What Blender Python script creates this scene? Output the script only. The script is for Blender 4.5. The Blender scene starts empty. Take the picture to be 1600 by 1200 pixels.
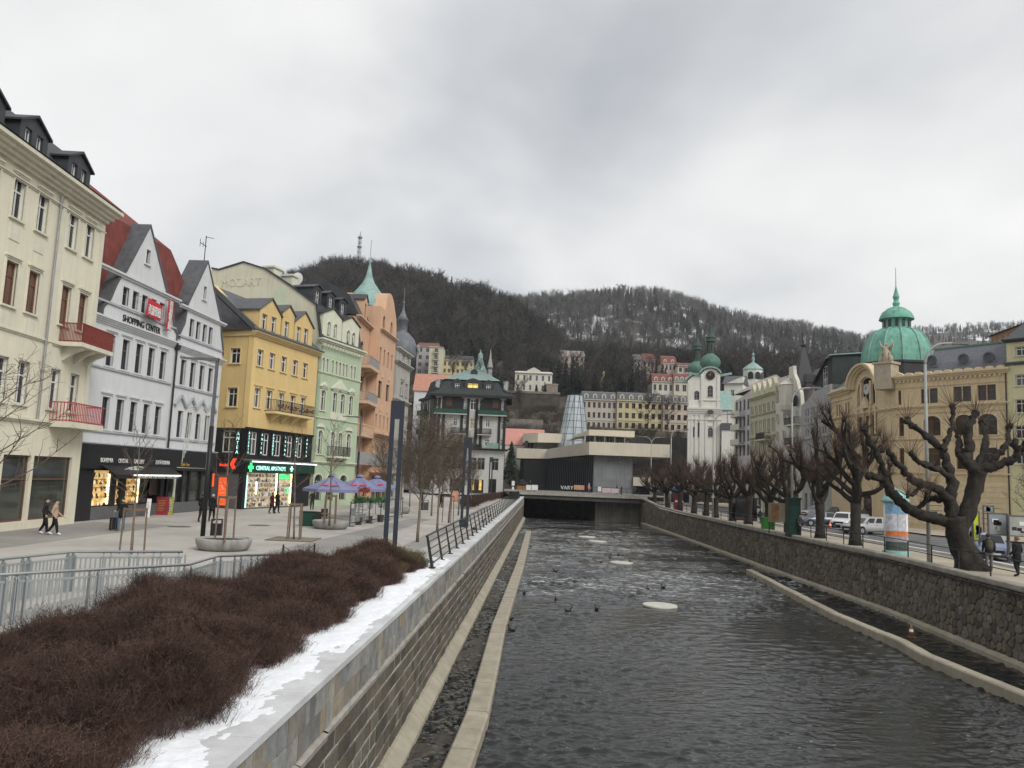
import bpy, math, random
import numpy as np
from mathutils import Vector, Matrix, noise
from mathutils.geometry import tessellate_polygon
random.seed(7); RNG = np.random.default_rng(11)
SC = bpy.context.scene
COL = SC.collection
rad = math.radians

# ------------------------------------------------------------------ camera
F_PX, PITCH, ROLL, CAM_Z = 1250.0, rad(6.7), rad(2.35), 3.5
cam_data = bpy.data.cameras.new('camera')
cam_data.sensor_width = 36; cam_data.lens = 36 * F_PX / 1600
cam_data.clip_start = .1; cam_data.clip_end = 6000
cam = bpy.data.objects.new('camera', cam_data); COL.objects.link(cam)
CAM_R = Matrix.Rotation(math.pi/2 + PITCH, 3, 'X') @ Matrix.Rotation(ROLL, 3, 'Z')
cam.matrix_world = Matrix.Translation((0, 0, CAM_Z)) @ CAM_R.to_4x4()
SC.camera = cam

# ------------------------------------------------------------------ sky and sun (overcast winter day)
SUN_EL, SUN_AZ = rad(40), rad(138)
world = bpy.data.worlds.new('World'); SC.world = world; world.use_nodes = True
wn, wl = world.node_tree.nodes, world.node_tree.links
wn.clear()
w_out = wn.new('ShaderNodeOutputWorld'); w_mix = wn.new('ShaderNodeMixShader')
w_sky = wn.new('ShaderNodeTexSky'); w_sky.sky_type = 'NISHITA'; w_sky.sun_disc = False
w_sky.sun_elevation = SUN_EL; w_sky.sun_rotation = SUN_AZ
w_b1 = wn.new('ShaderNodeBackground'); w_b1.inputs[1].default_value = .1
w_b2 = wn.new('ShaderNodeBackground'); w_b2.inputs[1].default_value = 1.0
w_tc = wn.new('ShaderNodeTexCoord'); w_sep = wn.new('ShaderNodeSeparateXYZ')
w_add = wn.new('ShaderNodeMath'); w_add.operation = 'ADD'; w_add.inputs[1].default_value = .28
w_abs = wn.new('ShaderNodeMath'); w_abs.operation = 'ABSOLUTE'
w_dx = wn.new('ShaderNodeMath'); w_dx.operation = 'DIVIDE'
w_dy = wn.new('ShaderNodeMath'); w_dy.operation = 'DIVIDE'
w_cmb = wn.new('ShaderNodeCombineXYZ')
w_n = wn.new('ShaderNodeTexNoise'); w_n.inputs['Scale'].default_value = 1.0; w_n.inputs['Detail'].default_value = 5
w_n.inputs['Roughness'].default_value = .48; w_n.inputs['Distortion'].default_value = .25
w_cr = wn.new('ShaderNodeValToRGB')
for p, c in ((0.34, (.31, .325, .345, 1)), (.46, (.46, .47, .485, 1)), (.56, (.61, .61, .605, 1)), (.70, (.72, .715, .70, 1))):
  e = w_cr.color_ramp.elements[0] if p == .34 else (w_cr.color_ramp.elements[1] if p == .46 else w_cr.color_ramp.elements.new(p))
  e.position = p; e.color = c
wl.new(w_tc.outputs['Generated'], w_sep.inputs[0])
wl.new(w_sep.outputs[2], w_abs.inputs[0]); wl.new(w_abs.outputs[0], w_add.inputs[0])
wl.new(w_sep.outputs[0], w_dx.inputs[0]); wl.new(w_add.outputs[0], w_dx.inputs[1])
wl.new(w_sep.outputs[1], w_dy.inputs[0]); wl.new(w_add.outputs[0], w_dy.inputs[1])
wl.new(w_dx.outputs[0], w_cmb.inputs[0]); wl.new(w_dy.outputs[0], w_cmb.inputs[1]); w_cmb.inputs[2].default_value = 3.7
wl.new(w_cmb.outputs[0], w_n.inputs['Vector']); wl.new(w_n.outputs[0], w_cr.inputs[0])
wl.new(w_cr.outputs[0], w_b2.inputs[0]); wl.new(w_sky.outputs[0], w_b1.inputs[0])
w_mix.inputs[0].default_value = .94
wl.new(w_b1.outputs[0], w_mix.inputs[1]); wl.new(w_b2.outputs[0], w_mix.inputs[2]); wl.new(w_mix.outputs[0], w_out.inputs[0])
sun_d = bpy.data.lights.new('sun', 'SUN'); sun_d.energy = 1.5; sun_d.angle = rad(28); sun_d.color = (1, .97, .92)
sun = bpy.data.objects.new('sun', sun_d); COL.objects.link(sun)
# direction the light comes from: azimuth measured from +Y towards +X
_d = Vector((math.sin(SUN_AZ)*math.cos(SUN_EL), math.cos(SUN_AZ)*math.cos(SUN_EL), math.sin(SUN_EL)))
sun.rotation_euler = _d.to_track_quat('Z', 'Y').to_euler()
SC.view_settings.view_transform = 'Standard'; SC.view_settings.look = 'None'
SC.view_settings.exposure = 0.56; SC.view_settings.gamma = 1.0
SC.view_settings.use_curve_mapping = False
SC.cycles.max_bounces = 5; SC.cycles.diffuse_bounces = 2; SC.cycles.glossy_bounces = 3
SC.cycles.transparent_max_bounces = 8; SC.cycles.volume_bounces = 0
SC.cycles.use_denoising = True; SC.cycles.caustics_reflective = False; SC.cycles.caustics_refractive = False

# ------------------------------------------------------------------ pixels -> directions -> points on known surfaces
def ray(x, y): return CAM_R @ Vector(((x-800)/F_PX, -(y-600)/F_PX, -1))
def on_z(x, y, z=0.0):
  d = ray(x, y); return Vector((0, 0, CAM_Z)) + d*((z-CAM_Z)/d.z)
def on_y(x, y, Y):
  d = ray(x, y); return Vector((0, 0, CAM_Z)) + d*(Y/d.y)
VIEWS = dict(A=(0, 100, 3), B=(0, 480, 3), C=(300, 380, 1600/380), D=(300, 600, 1600/380), E=(600, 500, 4), F=(780, 520, 1286/300),
      G=(1050, 460, 4), H=(1280, 460, 4), w=(150, 440, 8), s=(120, 690, 1600/220), y=(330, 660, 8), g=(480, 440, 4),
      h=(640, 560, 1543/180), c=(1060, 520, 6), r=(1180, 520, 6), p=(1290, 560, 6), k=(810, 640, 6.4), i=(0, 0, 1))
def px(v, x, y):
  a, b, s = VIEWS[v]; return a + x/s, b + y/s

# ------------------------------------------------------------------ materials
MATS = {}
def nodes_of(name):
  m = bpy.data.materials.new(name); m.use_nodes = True
  nt = m.node_tree; bs = nt.nodes['Principled BSDF']
  return m, nt, bs
def M(name, col, rough=.85, var=.14, scale=1.2, bump=0, bscale=25, metal=0, streak=0, spec=.3, col2=None, emit=0, rnd=0):
  if name in MATS: return MATS[name]
  m, nt, bs = nodes_of(name); N, L = nt.nodes, nt.links
  bs.inputs['Roughness'].default_value = rough; bs.inputs['Metallic'].default_value = metal
  bs.inputs['Specular IOR Level'].default_value = spec
  geo = N.new('ShaderNodeNewGeometry')
  n1 = N.new('ShaderNodeTexNoise'); n1.inputs['Scale'].default_value = scale; n1.inputs['Detail'].default_value = 6; n1.inputs['Roughness'].default_value = .65
  L.new(geo.outputs['Position'], n1.inputs['Vector'])
  mr = N.new('ShaderNodeMapRange'); mr.inputs[1].default_value = .3; mr.inputs[2].default_value = .7
  L.new(n1.outputs[0], mr.inputs[0])
  mx = N.new('ShaderNodeMix'); mx.data_type = 'RGBA'
  ca = [max(0, c*(1-var)) for c in col]; cb = [min(1, c*(1+var)) for c in col] if col2 is None else col2
  mx.inputs[6].default_value = (*ca, 1); mx.inputs[7].default_value = (*cb, 1)
  L.new(mr.outputs[0], mx.inputs[0]); out = mx.outputs[2]
  if streak:
    mp = N.new('ShaderNodeMapping'); mp.inputs['Scale'].default_value = (2.2, 2.2, .18)
    n2 = N.new('ShaderNodeTexNoise'); n2.inputs['Scale'].default_value = 1.6; n2.inputs['Detail'].default_value = 5
    L.new(geo.outputs['Position'], mp.inputs[0]); L.new(mp.outputs[0], n2.inputs['Vector'])
    m2 = N.new('ShaderNodeMapRange'); m2.inputs[1].default_value = .42; m2.inputs[2].default_value = .75; m2.inputs[3].default_value = 1; m2.inputs[4].default_value = 1-streak
    L.new(n2.outputs[0], m2.inputs[0])
    mu = N.new('ShaderNodeMix'); mu.data_type = 'RGBA'; mu.blend_type = 'MULTIPLY'; mu.inputs[0].default_value = 1
    L.new(out, mu.inputs[6]); L.new(m2.outputs[0], mu.inputs[7]); out = mu.outputs[2]
  if rnd:
    oi = N.new('ShaderNodeObjectInfo'); m3 = N.new('ShaderNodeMapRange'); m3.inputs[3].default_value = 1-rnd; m3.inputs[4].default_value = 1+rnd
    L.new(oi.outputs['Random'], m3.inputs[0])
    mu = N.new('ShaderNodeMix'); mu.data_type = 'RGBA'; mu.blend_type = 'MULTIPLY'; mu.inputs[0].default_value = 1
    L.new(out, mu.inputs[6]); L.new(m3.outputs[0], mu.inputs[7]); out = mu.outputs[2]
  L.new(out, bs.inputs['Base Color'])
  if bump:
    n3 = N.new('ShaderNodeTexNoise'); n3.inputs['Scale'].default_value = bscale; n3.inputs['Detail'].default_value = 5
    L.new(geo.outputs['Position'], n3.inputs['Vector'])
    b = N.new('ShaderNodeBump'); b.inputs['Strength'].default_value = bump; b.inputs['Distance'].default_value = .03
    L.new(n3.outputs[0], b.inputs['Height']); L.new(b.outputs[0], bs.inputs['Normal'])
  if emit:
    L.new(out, bs.inputs['Emission Color']); bs.inputs['Emission Strength'].default_value = emit
  MATS[name] = m; return m

def glass_mat(name, dark, pale, curtain=.35, rough=.06):
  if name in MATS: return MATS[name]
  m, nt, bs = nodes_of(name); N, L = nt.nodes, nt.links
  oi = N.new('ShaderNodeObjectInfo'); cr = N.new('ShaderNodeValToRGB'); cr.color_ramp.interpolation = 'CONSTANT'
  cr.color_ramp.elements[0].color = (*dark, 1); cr.color_ramp.elements[1].position = 1-curtain; cr.color_ramp.elements[1].color = (*pale, 1)
  e = cr.color_ramp.elements.new((1-curtain)*.55); e.color = (*[d*1.8 for d in dark], 1)
  L.new(oi.outputs['Random'], cr.inputs[0])
  geo = N.new('ShaderNodeNewGeometry'); n = N.new('ShaderNodeTexNoise'); n.inputs['Scale'].default_value = .8
  L.new(geo.outputs['Position'], n.inputs['Vector'])
  mu = N.new('ShaderNodeMix'); mu.data_type = 'RGBA'; mu.blend_type = 'MULTIPLY'; mu.inputs[0].default_value = .8
  L.new(cr.outputs[0], mu.inputs[6]); L.new(n.outputs[0], mu.inputs[7]); L.new(mu.outputs[2], bs.inputs['Base Color'])
  bs.inputs['Roughness'].default_value = rough; bs.inputs['Specular IOR Level'].default_value = .6
  b = N.new('ShaderNodeBump'); b.inputs['Strength'].default_value = .05; b.inputs['Distance'].default_value = .05
  L.new(n.outputs[0], b.inputs['Height']); L.new(b.outputs[0], bs.inputs['Normal'])
  MATS[name] = m; return m
GLASS = glass_mat('window_glass', (.02, .022, .025), (.16, .155, .145), .3)
GLASS_DARK = glass_mat('dark_glass', (.012, .013, .015), (.05, .05, .05), .2)
GLASS_PALE = glass_mat('pale_glass', (.05, .052, .055), (.3, .3, .28), .5)

# ------------------------------------------------------------------ mesh building
class MB:
  def __init__(s): s.v = []; s.f = []
  def add(s, vs, fs):
    o = len(s.v); s.v += [tuple(p) for p in vs]; s.f += [tuple(i+o for i in f) for f in fs]; return s
  def box(s, x0, x1, y0, y1, z0, z1):
    return s.add([(x, y, z) for z in (z0, z1) for y in (y0, y1) for x in (x0, x1)],
          [(0, 2, 3, 1), (4, 5, 7, 6), (0, 1, 5, 4), (2, 6, 7, 3), (0, 4, 6, 2), (1, 3, 7, 5)])
  def bar(s, p, q, w, h=None, up=(0, 0, 1)):
    h = h or w; p, q = Vector(p), Vector(q); d = (q-p)
    if d.length < 1e-6: return s
    d.normalize(); u = Vector(up)
    if abs(d.dot(u)) > .98: u = Vector((0, 1, 0)) if abs(d.y) < .9 else Vector((1, 0, 0))
    a = d.cross(u).normalized(); b = a.cross(d)
    c = [(-w/2, -h/2), (w/2, -h/2), (w/2, h/2), (-w/2, h/2)]
    return s.add([p+a*i+b*j for i, j in c] + [q+a*i+b*j for i, j in c],
          [(3, 2, 1, 0), (4, 5, 6, 7)] + [(i, (i+1) % 4, (i+1) % 4+4, i+4) for i in range(4)])
  def tube(s, pts, r, n=6, cap=True):
    pts = [Vector(p) for p in pts]; k = len(pts)
    rs = r if hasattr(r, '__len__') else [r]*k
    vs = []; ref = None
    for i, p in enumerate(pts):
      d = (pts[min(i+1, k-1)]-pts[max(i-1, 0)])
      d = d.normalized() if d.length > 1e-9 else Vector((0, 0, 1))
      if ref is None: ref = Vector((1, 0, 0)) if abs(d.x) < .9 else Vector((0, 1, 0))
      a = d.cross(ref); a = a.normalized() if a.length > 1e-6 else d.orthogonal().normalized()
      b = d.cross(a); ref = b*-1 if False else ref
      for j in range(n):
        t = 2*math.pi*j/n; vs.append(p + (a*math.cos(t)+b*math.sin(t))*rs[i])
    fs = [(i*n+j, i*n+(j+1) % n, (i+1)*n+(j+1) % n, (i+1)*n+j) for i in range(k-1) for j in range(n)]
    if cap: fs += [tuple(range(n-1, -1, -1)), tuple((k-1)*n+j for j in range(n))]
    return s.add(vs, fs)
  def lathe(s, prof, n=24, c=(0, 0, 0), ph=0, sx=1, sy=1):
    vs = [(c[0]+r*sx*math.cos(2*math.pi*j/n+ph), c[1]+r*sy*math.sin(2*math.pi*j/n+ph), c[2]+z) for r, z in prof for j in range(n)]
    k = len(prof)
    fs = [(i*n+j, i*n+(j+1) % n, (i+1)*n+(j+1) % n, (i+1)*n+j) for i in range(k-1) for j in range(n)]
    fs += [tuple(range(n-1, -1, -1)), tuple((k-1)*n+j for j in range(n))]
    return s.add(vs, fs)
  def prism(s, poly, y0, y1):
    """polygon in x,z pushed from y0 to y1"""
    n = len(poly); t = tessellate_polygon([[Vector((a, b, 0)) for a, b in poly]])
    s.add([(a, y0, b) for a, b in poly], t); s.add([(a, y1, b) for a, b in poly], t)
    return s.add([(a, y0, b) for a, b in poly]+[(a, y1, b) for a, b in poly], [(i, (i+1) % n, (i+1) % n+n, i+n) for i in range(n)])
  def slab(s, poly, z0, z1):
    n = len(poly); t = tessellate_polygon([[Vector((a, b, 0)) for a, b in poly]])
    s.add([(a, b, z0) for a, b in poly], t); s.add([(a, b, z1) for a, b in poly], t)
    return s.add([(a, b, z0) for a, b in poly]+[(a, b, z1) for a, b in poly], [(i, (i+1) % n, (i+1) % n+n, i+n) for i in range(n)])
  def quad(s, *p): return s.add(p, [tuple(range(len(p)))])
  def ball(s, c, rx, ry, rz, n=10, k=6):
    prof = [(math.sin(math.pi*i/k), -math.cos(math.pi*i/k)) for i in range(k+1)]
    return s.add([(c[0]+rx*max(r, .02)*math.cos(2*math.pi*j/n), c[1]+ry*max(r, .02)*math.sin(2*math.pi*j/n), c[2]+rz*z) for r, z in prof for j in range(n)],
          [(i*n+j, i*n+(j+1) % n, (i+1)*n+(j+1) % n, (i+1)*n+j) for i in range(k) for j in range(n)])
  def rough(s, amp, freq, i0=0):
    for i in range(i0, len(s.v)):
      p = Vector(s.v[i]); s.v[i] = tuple(p+noise.noise_vector(p*freq)*amp+noise.noise_vector(p*freq*2.7)*amp*.5)
    return s
  def mesh(s, name, mat=None, smooth=False):
    me = bpy.data.meshes.new(name); me.from_pydata([tuple(p) for p in s.v], [], s.f)
    if mat: me.materials.append(mat)
    if smooth: me.polygons.foreach_set('use_smooth', [True]*len(me.polygons))
    import bmesh
    bm = bmesh.new(); bm.from_mesh(me); bmesh.ops.recalc_face_normals(bm, faces=bm.faces); bm.to_mesh(me); bm.free()
    me.update(); return me
  def build(s, name, mat, parent=None, smooth=False, loc=None, rz=0):
    return link(name, s.mesh(name, mat, smooth), parent, loc, rz)
def fast_mesh(name, V, Fc, mat=None, smooth=False):
  """numpy verts (n,3) and faces (m,3|4)"""
  V = np.asarray(V, np.float32); Fc = np.asarray(Fc, np.int32); k = Fc.shape[1]; m = len(Fc)
  me = bpy.data.meshes.new(name); me.vertices.add(len(V)); me.vertices.foreach_set('co', V.ravel())
  me.loops.add(m*k); me.loops.foreach_set('vertex_index', Fc.ravel())
  me.polygons.add(m); me.polygons.foreach_set('loop_start', np.arange(m, dtype=np.int32)*k)
  me.polygons.foreach_set('loop_total', np.full(m, k, np.int32))
  if smooth: me.polygons.foreach_set('use_smooth', np.ones(m, bool))
  me.update(calc_edges=True); me.validate()
  if mat: me.materials.append(mat)
  return me
def link(name, data, parent=None, loc=None, rz=0):
  o = bpy.data.objects.new(name, data); COL.objects.link(o)
  if parent: o.parent = parent
  if loc is not None: o.location = loc
  if rz: o.rotation_euler[2] = rz
  return o
def tag(o, label=None, cat=None, group=None, kind=None):
  if label: o['label'] = label
  if cat: o['category'] = cat
  if group: o['group'] = group
  if kind: o['kind'] = kind
  return o
def thing(name, label, cat, loc=(0, 0, 0), rz=0, group=None):
  o = link(name, None, None, loc, rz); o.empty_display_size = .3
  return tag(o, label, cat, group, 'thing')
def structure(o): o['kind'] = 'structure'; return o

# ------------------------------------------------------------------ lettering meshes, made in one pass
TEXTS = ['SHOPPING', 'CENTER', '資源餐廳', '資', '源', '餐', '廳', 'BOHEMIA', 'CRYSTAL', 'GALLERY', 'ZLATÁ KORUNA', 'Style Line', 'BOHEMIA CRYSTAL GALLERY',
    'CENTRAL APOTHEKE', 'ANTEA', 'ASTERIA', 'PHARMACY', 'LÉKÁRNA', 'APTEKA', 'MOZART', 'VARY', 'fotolab', 'P', 'central apotheke', 'A', 'N', 'T', 'E', 'R', 'L', 'K', 'H', 'M', 'C', 'Y', 'S', 'I', 'SALE']
TXT = {}
def make_texts():
  tmp = []
  for s in TEXTS:
    cu = bpy.data.curves.new('lettering', 'FONT'); cu.body = s; cu.size = 1; cu.extrude = .03; cu.align_x = 'CENTER'; cu.resolution_u = 3
    o = bpy.data.objects.new('lettering', cu); COL.objects.link(o); tmp.append((s, o, cu))
  bpy.context.view_layer.update(); dg = bpy.context.evaluated_depsgraph_get()
  for s, o, cu in tmp:
    TXT[s] = bpy.data.meshes.new_from_object(o.evaluated_get(dg))
  for s, o, cu in tmp:
    bpy.data.objects.remove(o); bpy.data.curves.remove(cu)
make_texts()
def lettering(s, mat, parent, loc, size, sx=1.0, name='lettering', rot=(math.pi/2, 0, 0)):
  me = TXT[s].copy(); me.materials.clear(); me.materials.append(mat)
  o = link(name, me, parent, loc); o.rotation_euler = rot; o.scale = (size*sx, size, size)
  return o
# ------------------------------------------------------------------ setting: banks, river, hills
WATER_Z = -3.1
def xl(Y): return -3.35 + .0455*Y                       # river face of the left wall
RW = [(-12, 18.6), (20, 19.0), (31.6, 20.3), (45, 21.4), (68, 21.55), (92, 22.0), (117, 22.3), (150, 22.4)]
def xr(Y): return float(np.interp(Y, [p[0] for p in RW], [p[1] for p in RW]))   # river face of the right wall
def zrc(Y): return float(np.interp(Y, [0, 100, 118, 133], [.12, .15, .3, 1.1])) # top of the right wall
def zlc(Y): return float(np.interp(Y, [0, 60, 132], [.3, .3, .55]))             # top of the left wall

def paving_mat(name, a, b, joint, bw, bh, stain=.25, rough=.8):
  m, nt, bs = nodes_of(name); N, L = nt.nodes, nt.links
  geo = N.new('ShaderNodeNewGeometry'); mp = N.new('ShaderNodeMapping'); mp.inputs['Rotation'].default_value = (0, 0, math.pi/2-.046)
  L.new(geo.outputs['Position'], mp.inputs[0])
  br = N.new('ShaderNodeTexBrick'); br.inputs['Scale'].default_value = 1; br.inputs['Mortar Size'].default_value = .008
  br.inputs['Brick Width'].default_value = bw; br.inputs['Row Height'].default_value = bh
  br.inputs['Color1'].default_value = (*a, 1); br.inputs['Color2'].default_value = (*b, 1); br.inputs['Mortar'].default_value = (*joint, 1)
  L.new(mp.outputs[0], br.inputs['Vector'])
  n = N.new('ShaderNodeTexNoise'); n.inputs['Scale'].default_value = .22; n.inputs['Detail'].default_value = 9; n.inputs['Roughness'].default_value = .7
  L.new(geo.outputs['Position'], n.inputs['Vector'])
  mr = N.new('ShaderNodeMapRange'); mr.inputs[1].default_value = .35; mr.inputs[2].default_value = .68; mr.inputs[3].default_value = 1-stain; mr.inputs[4].default_value = 1.08
  L.new(n.outputs[0], mr.inputs[0])
  mu = N.new('ShaderNodeMix'); mu.data_type = 'RGBA'; mu.blend_type = 'MULTIPLY'; mu.inputs[0].default_value = 1
  L.new(br.outputs[0], mu.inputs[6]); L.new(mr.outputs[0], mu.inputs[7]); L.new(mu.outputs[2], bs.inputs['Base Color'])
  mr2 = N.new('ShaderNodeMapRange'); mr2.inputs[3].default_value = rough-.25; mr2.inputs[4].default_value = rough+.1
  L.new(n.outputs[0], mr2.inputs[0]); L.new(mr2.outputs[0], bs.inputs['Roughness'])
  MATS[name] = m; return m
PAVE = paving_mat('pale_granite_paving', (.47, .445, .40), (.43, .41, .37), (.33, .315, .29), .9, .45, .22)
PAVE2 = paving_mat('grey_sett_paving', (.33, .315, .29), (.29, .28, .26), (.22, .21, .2), .3, .15, .25)
SIDEWALK = paving_mat('sandy_pavement', (.46, .40, .30), (.42, .37, .29), (.3, .27, .22), .4, .2, .25)
ASPHALT = M('asphalt', (.13, .13, .132), .85, .2, .5, .3, 60)
CONC = M('concrete', (.36, .34, .30), .9, .18, 1.3, .4, 18, streak=.25)
CONC_SNOW = M('frosted_concrete', (.56, .56, .56), .9, .22, .9, .3, 25, col2=(.68, .69, .70))
SNOW = M('snow', (.82, .84, .87), .8, .05, 3, .6, 14)
LEDGE = M('sandstone_kerb', (.36, .325, .255), .9, .2, 1.1, .5, 16, streak=.12)

def poly_sheet(name, pts, z, mat):
  return structure(MB().quad(*[(x, y, z) for x, y in pts]).build(name, mat))
ys = [-40, 0, 20, 40, 60, 80, 100, 120, 134]
poly_sheet('promenade', [(-260, -40), (xl(-40)-.3, -40), (xl(134)-.3, 134), (3, 150), (3, 176), (-260, 176)], 0, PAVE)
right_edge = [(xr(Y)+.3, Y) for Y in (-40, 20, 31.6, 45, 68, 92, 117, 150)]
poly_sheet('street', right_edge + [(22.7, 176), (320, 176), (320, -40)], 0, ASPHALT)
def strip(name, off0, off1, Ys, z, mat, f=xr):
  mb = MB(); a = [(f(Y)+off0, Y, z) for Y in Ys]; b = [(f(Y)+off1, Y, z) for Y in Ys]; n = len(Ys)
  mb.add(a+b, [(i, i+1, n+i+1, n+i) for i in range(n-1)]); return structure(mb.build(name, mat))
YS = [-40, 20, 31.6, 45, 68, 92, 117, 150]
strip('pavement', .31, 4.6, YS, .006, SIDEWALK)
# raised kerb with trodden snow between pavement and road, parking pavement, far pavement
mb = MB()
for i in range(len(YS)-1):
  Y0, Y1 = YS[i], YS[i+1]
  a = [(xr(Y)+o, Y, z) for Y in (Y0, Y1) for o, z in ((4.6, 0), (4.6, .14), (5.0, .14), (5.0, 0))]
  mb.add(a, [(0, 1, 5, 4), (1, 2, 6, 5), (2, 3, 7, 6)])
structure(mb.build('kerb', CONC_SNOW))
poly_sheet('pavement_by_houses', [(36.5, 70), (36.5, 176), (60, 176), (60, 60), (44, 60)], .12, SIDEWALK)
mb = MB()
for Y in np.arange(20, 130, 9.0): mb.quad((29.0, Y, .005), (29.14, Y, .005), (29.14, Y+4, .005), (29.0, Y+4, .005))
for Y in np.arange(46, 100, 2.6): mb.quad((31.5, Y, .005), (36, Y+1.2, .005), (36, Y+1.32, .005), (31.5, Y+.12, .005))
structure(mb.build('road_marking', M('road_paint', (.7, .7, .68), .7, .2, 3)))
# darker sett bands in the promenade
poly_sheet('paving_band', [(-5.6, 24), (-4.6, 24), (-1.2, 100), (-2.6, 100)], .005, PAVE2)
poly_sheet('paving_band', [(-11.2, 18), (-8.2, 18), (-6.0, 64), (-7.6, 64)], .005, PAVE2)
poly_sheet('paving_band', [(-24, 30), (-19.5, 30), (-19.2, 47), (-23.9, 47)], .005, PAVE2)
structure(MB().quad((-900, 150, -.6), (900, 150, -.6), (1700, 3100, -.6), (-1700, 3100, -.6)).build('ground', M('winter_grass', (.12, .11, .07), .95, .3, .3)))

# ------------------------------------------------------------------ river
def water_mat():
  m, nt, bs = nodes_of('river_water'); N, L = nt.nodes, nt.links
  geo = N.new('ShaderNodeNewGeometry')
  sep = N.new('ShaderNodeSeparateXYZ'); L.new(geo.outputs['Position'], sep.inputs[0])
  def noise(scale, sx, sy, det=3, dist=0.0, rough=.5):
    mp = N.new('ShaderNodeMapping'); mp.inputs['Scale'].default_value = (sx, sy, 1); mp.inputs['Rotation'].default_value = (0, 0, .18)
    n = N.new('ShaderNodeTexNoise'); n.inputs['Scale'].default_value = scale; n.inputs['Detail'].default_value = det; n.inputs['Distortion'].default_value = dist
    n.inputs['Roughness'].default_value = rough
    L.new(geo.outputs['Position'], mp.inputs[0]); L.new(mp.outputs[0], n.inputs['Vector']); return n.outputs[0]
  def math_(op, a, b):
    q = N.new('ShaderNodeMath'); q.operation = op
    for i, t in enumerate((a, b)):
      if isinstance(t, (int, float)): q.inputs[i].default_value = t
      else: L.new(t, q.inputs[i])
    return q.outputs[0]
  def rng(v, a, b, c, d):
    q = N.new('ShaderNodeMapRange'); L.new(v, q.inputs[0])
    for i, t in enumerate((a, b, c, d)): q.inputs[i+1].default_value = t
    return q.outputs[0]
  small = noise(3.2, 1, 1.7, 5, .6); big = noise(.8, 1, 1.6, 3, .4)
  riffle = noise(.16, .7, 1.5, 4, 1.2)                   # where the shallow bed breaks the surface
  far = rng(sep.outputs[1], 40, 52, 0, 1)
  rmask = math_('MULTIPLY', rng(riffle, .42, .56, 0, 1), far)
  h = math_('ADD', math_('MULTIPLY', small, .6), math_('MULTIPLY', big, .75))
  fine = noise(9, 1, 1.3, 3, .3)
  h = math_('ADD', h, math_('MULTIPLY', fine, .12))
  h = math_('ADD', h, math_('MULTIPLY', math_('MULTIPLY', noise(2.2, 1, 2.4, 5, 1.0), rmask), 1.0))
  b = N.new('ShaderNodeBump'); b.inputs['Strength'].default_value = 1; b.inputs['Distance'].default_value = .035
  L.new(h, b.inputs['Height']); L.new(b.outputs[0], bs.inputs['Normal'])
  foam_n = noise(1.5, .55, 2.4, 7, .9, .7)
  foam = math_('MULTIPLY', rng(foam_n, .50, .64, 0, .8), rmask)
  fleck = math_('MULTIPLY', rng(noise(7, .7, 1.6, 2, .3), .70, .76, 0, 1), rng(noise(.5, 1, 1, 2), .38, .55, 0, .8))
  foam = math_('MAXIMUM', foam, math_('MULTIPLY', fleck, .55))
  mx = N.new('ShaderNodeMix'); mx.data_type = 'RGBA'; mx.inputs[6].default_value = (.018, .019, .018, 1); mx.inputs[7].default_value = (.6, .61, .62, 1)
  L.new(foam, mx.inputs[0]); L.new(mx.outputs[2], bs.inputs['Base Color'])
  L.new(rng(foam, 0, 1, .05, .6), bs.inputs['Roughness'])
  bs.inputs['IOR'].default_value = 1.33
  MATS['river_water'] = m; return m
WATER = water_mat()
def water_mesh():
  rg = np.random.default_rng(3); W = []
  for lam in np.geomspace(.13, 1.15, 52):
    th = rg.normal(-math.pi/2+.12, .55); k = 2*math.pi/lam; W.append((k*math.cos(th), k*math.sin(th), rg.uniform(0, 6.28), lam))
  V = []; Fq = []; n0 = 0
  for Y0, Y1, st in ((-20, 7, .6), (7, 30, .052), (30, 62, .11), (62, 110, .26), (110, 200, 1.0)):
    nx, ny = int(28/st)+1, max(2, int(round((Y1-Y0)/st))+1); X, Y = np.meshgrid(np.linspace(-4, 24, nx), np.linspace(Y0, Y1, ny)); h = np.zeros_like(X)
    env = .75+.45*np.sin(X*.31+Y*.17+1)*np.sin(Y*.23-X*.11)+.25*np.sin(X*.9-Y*.5); env = np.clip(env, .2, 1.3)
    for kx, ky, ph, lam in W:
      if lam > st*2.3: h += .0098*lam**.62*np.sin(kx*X+ky*Y+ph+.8*np.sin(.35*X+ph)+.5*np.sin(.27*Y+2*ph))
    h = h*.62; h = (h+.35*np.abs(h))*env; e = np.clip(np.minimum((Y-Y0)/(st*3), (Y1-Y)/(st*3)), 0, 1) if 7 <= Y0 < 110 else 0; h *= np.maximum(e, 0)
    h *= 1+.7*np.clip((Y-42)/10, 0, 1)
    V.append(np.stack([X, Y, WATER_Z+h], 2).reshape(-1, 3)); i = np.arange(ny-1)[:, None]*nx+np.arange(nx-1)[None]; Fq.append(np.stack([i, i+1, i+nx+1, i+nx], 2).reshape(-1, 4)+n0); n0 += nx*ny
  return fast_mesh('river_water', np.vstack(V), np.vstack(Fq), WATER, True)
structure(link('river_water', water_mesh()))
structure(MB().quad((-6, -40, -3.6), (26, -40, -3.6), (26, 220, -3.6), (-6, 220, -3.6)).build('river_bed', M('river_mud', (.05, .045, .035), .8, .4, 1.5, .5, 8)))

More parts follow.
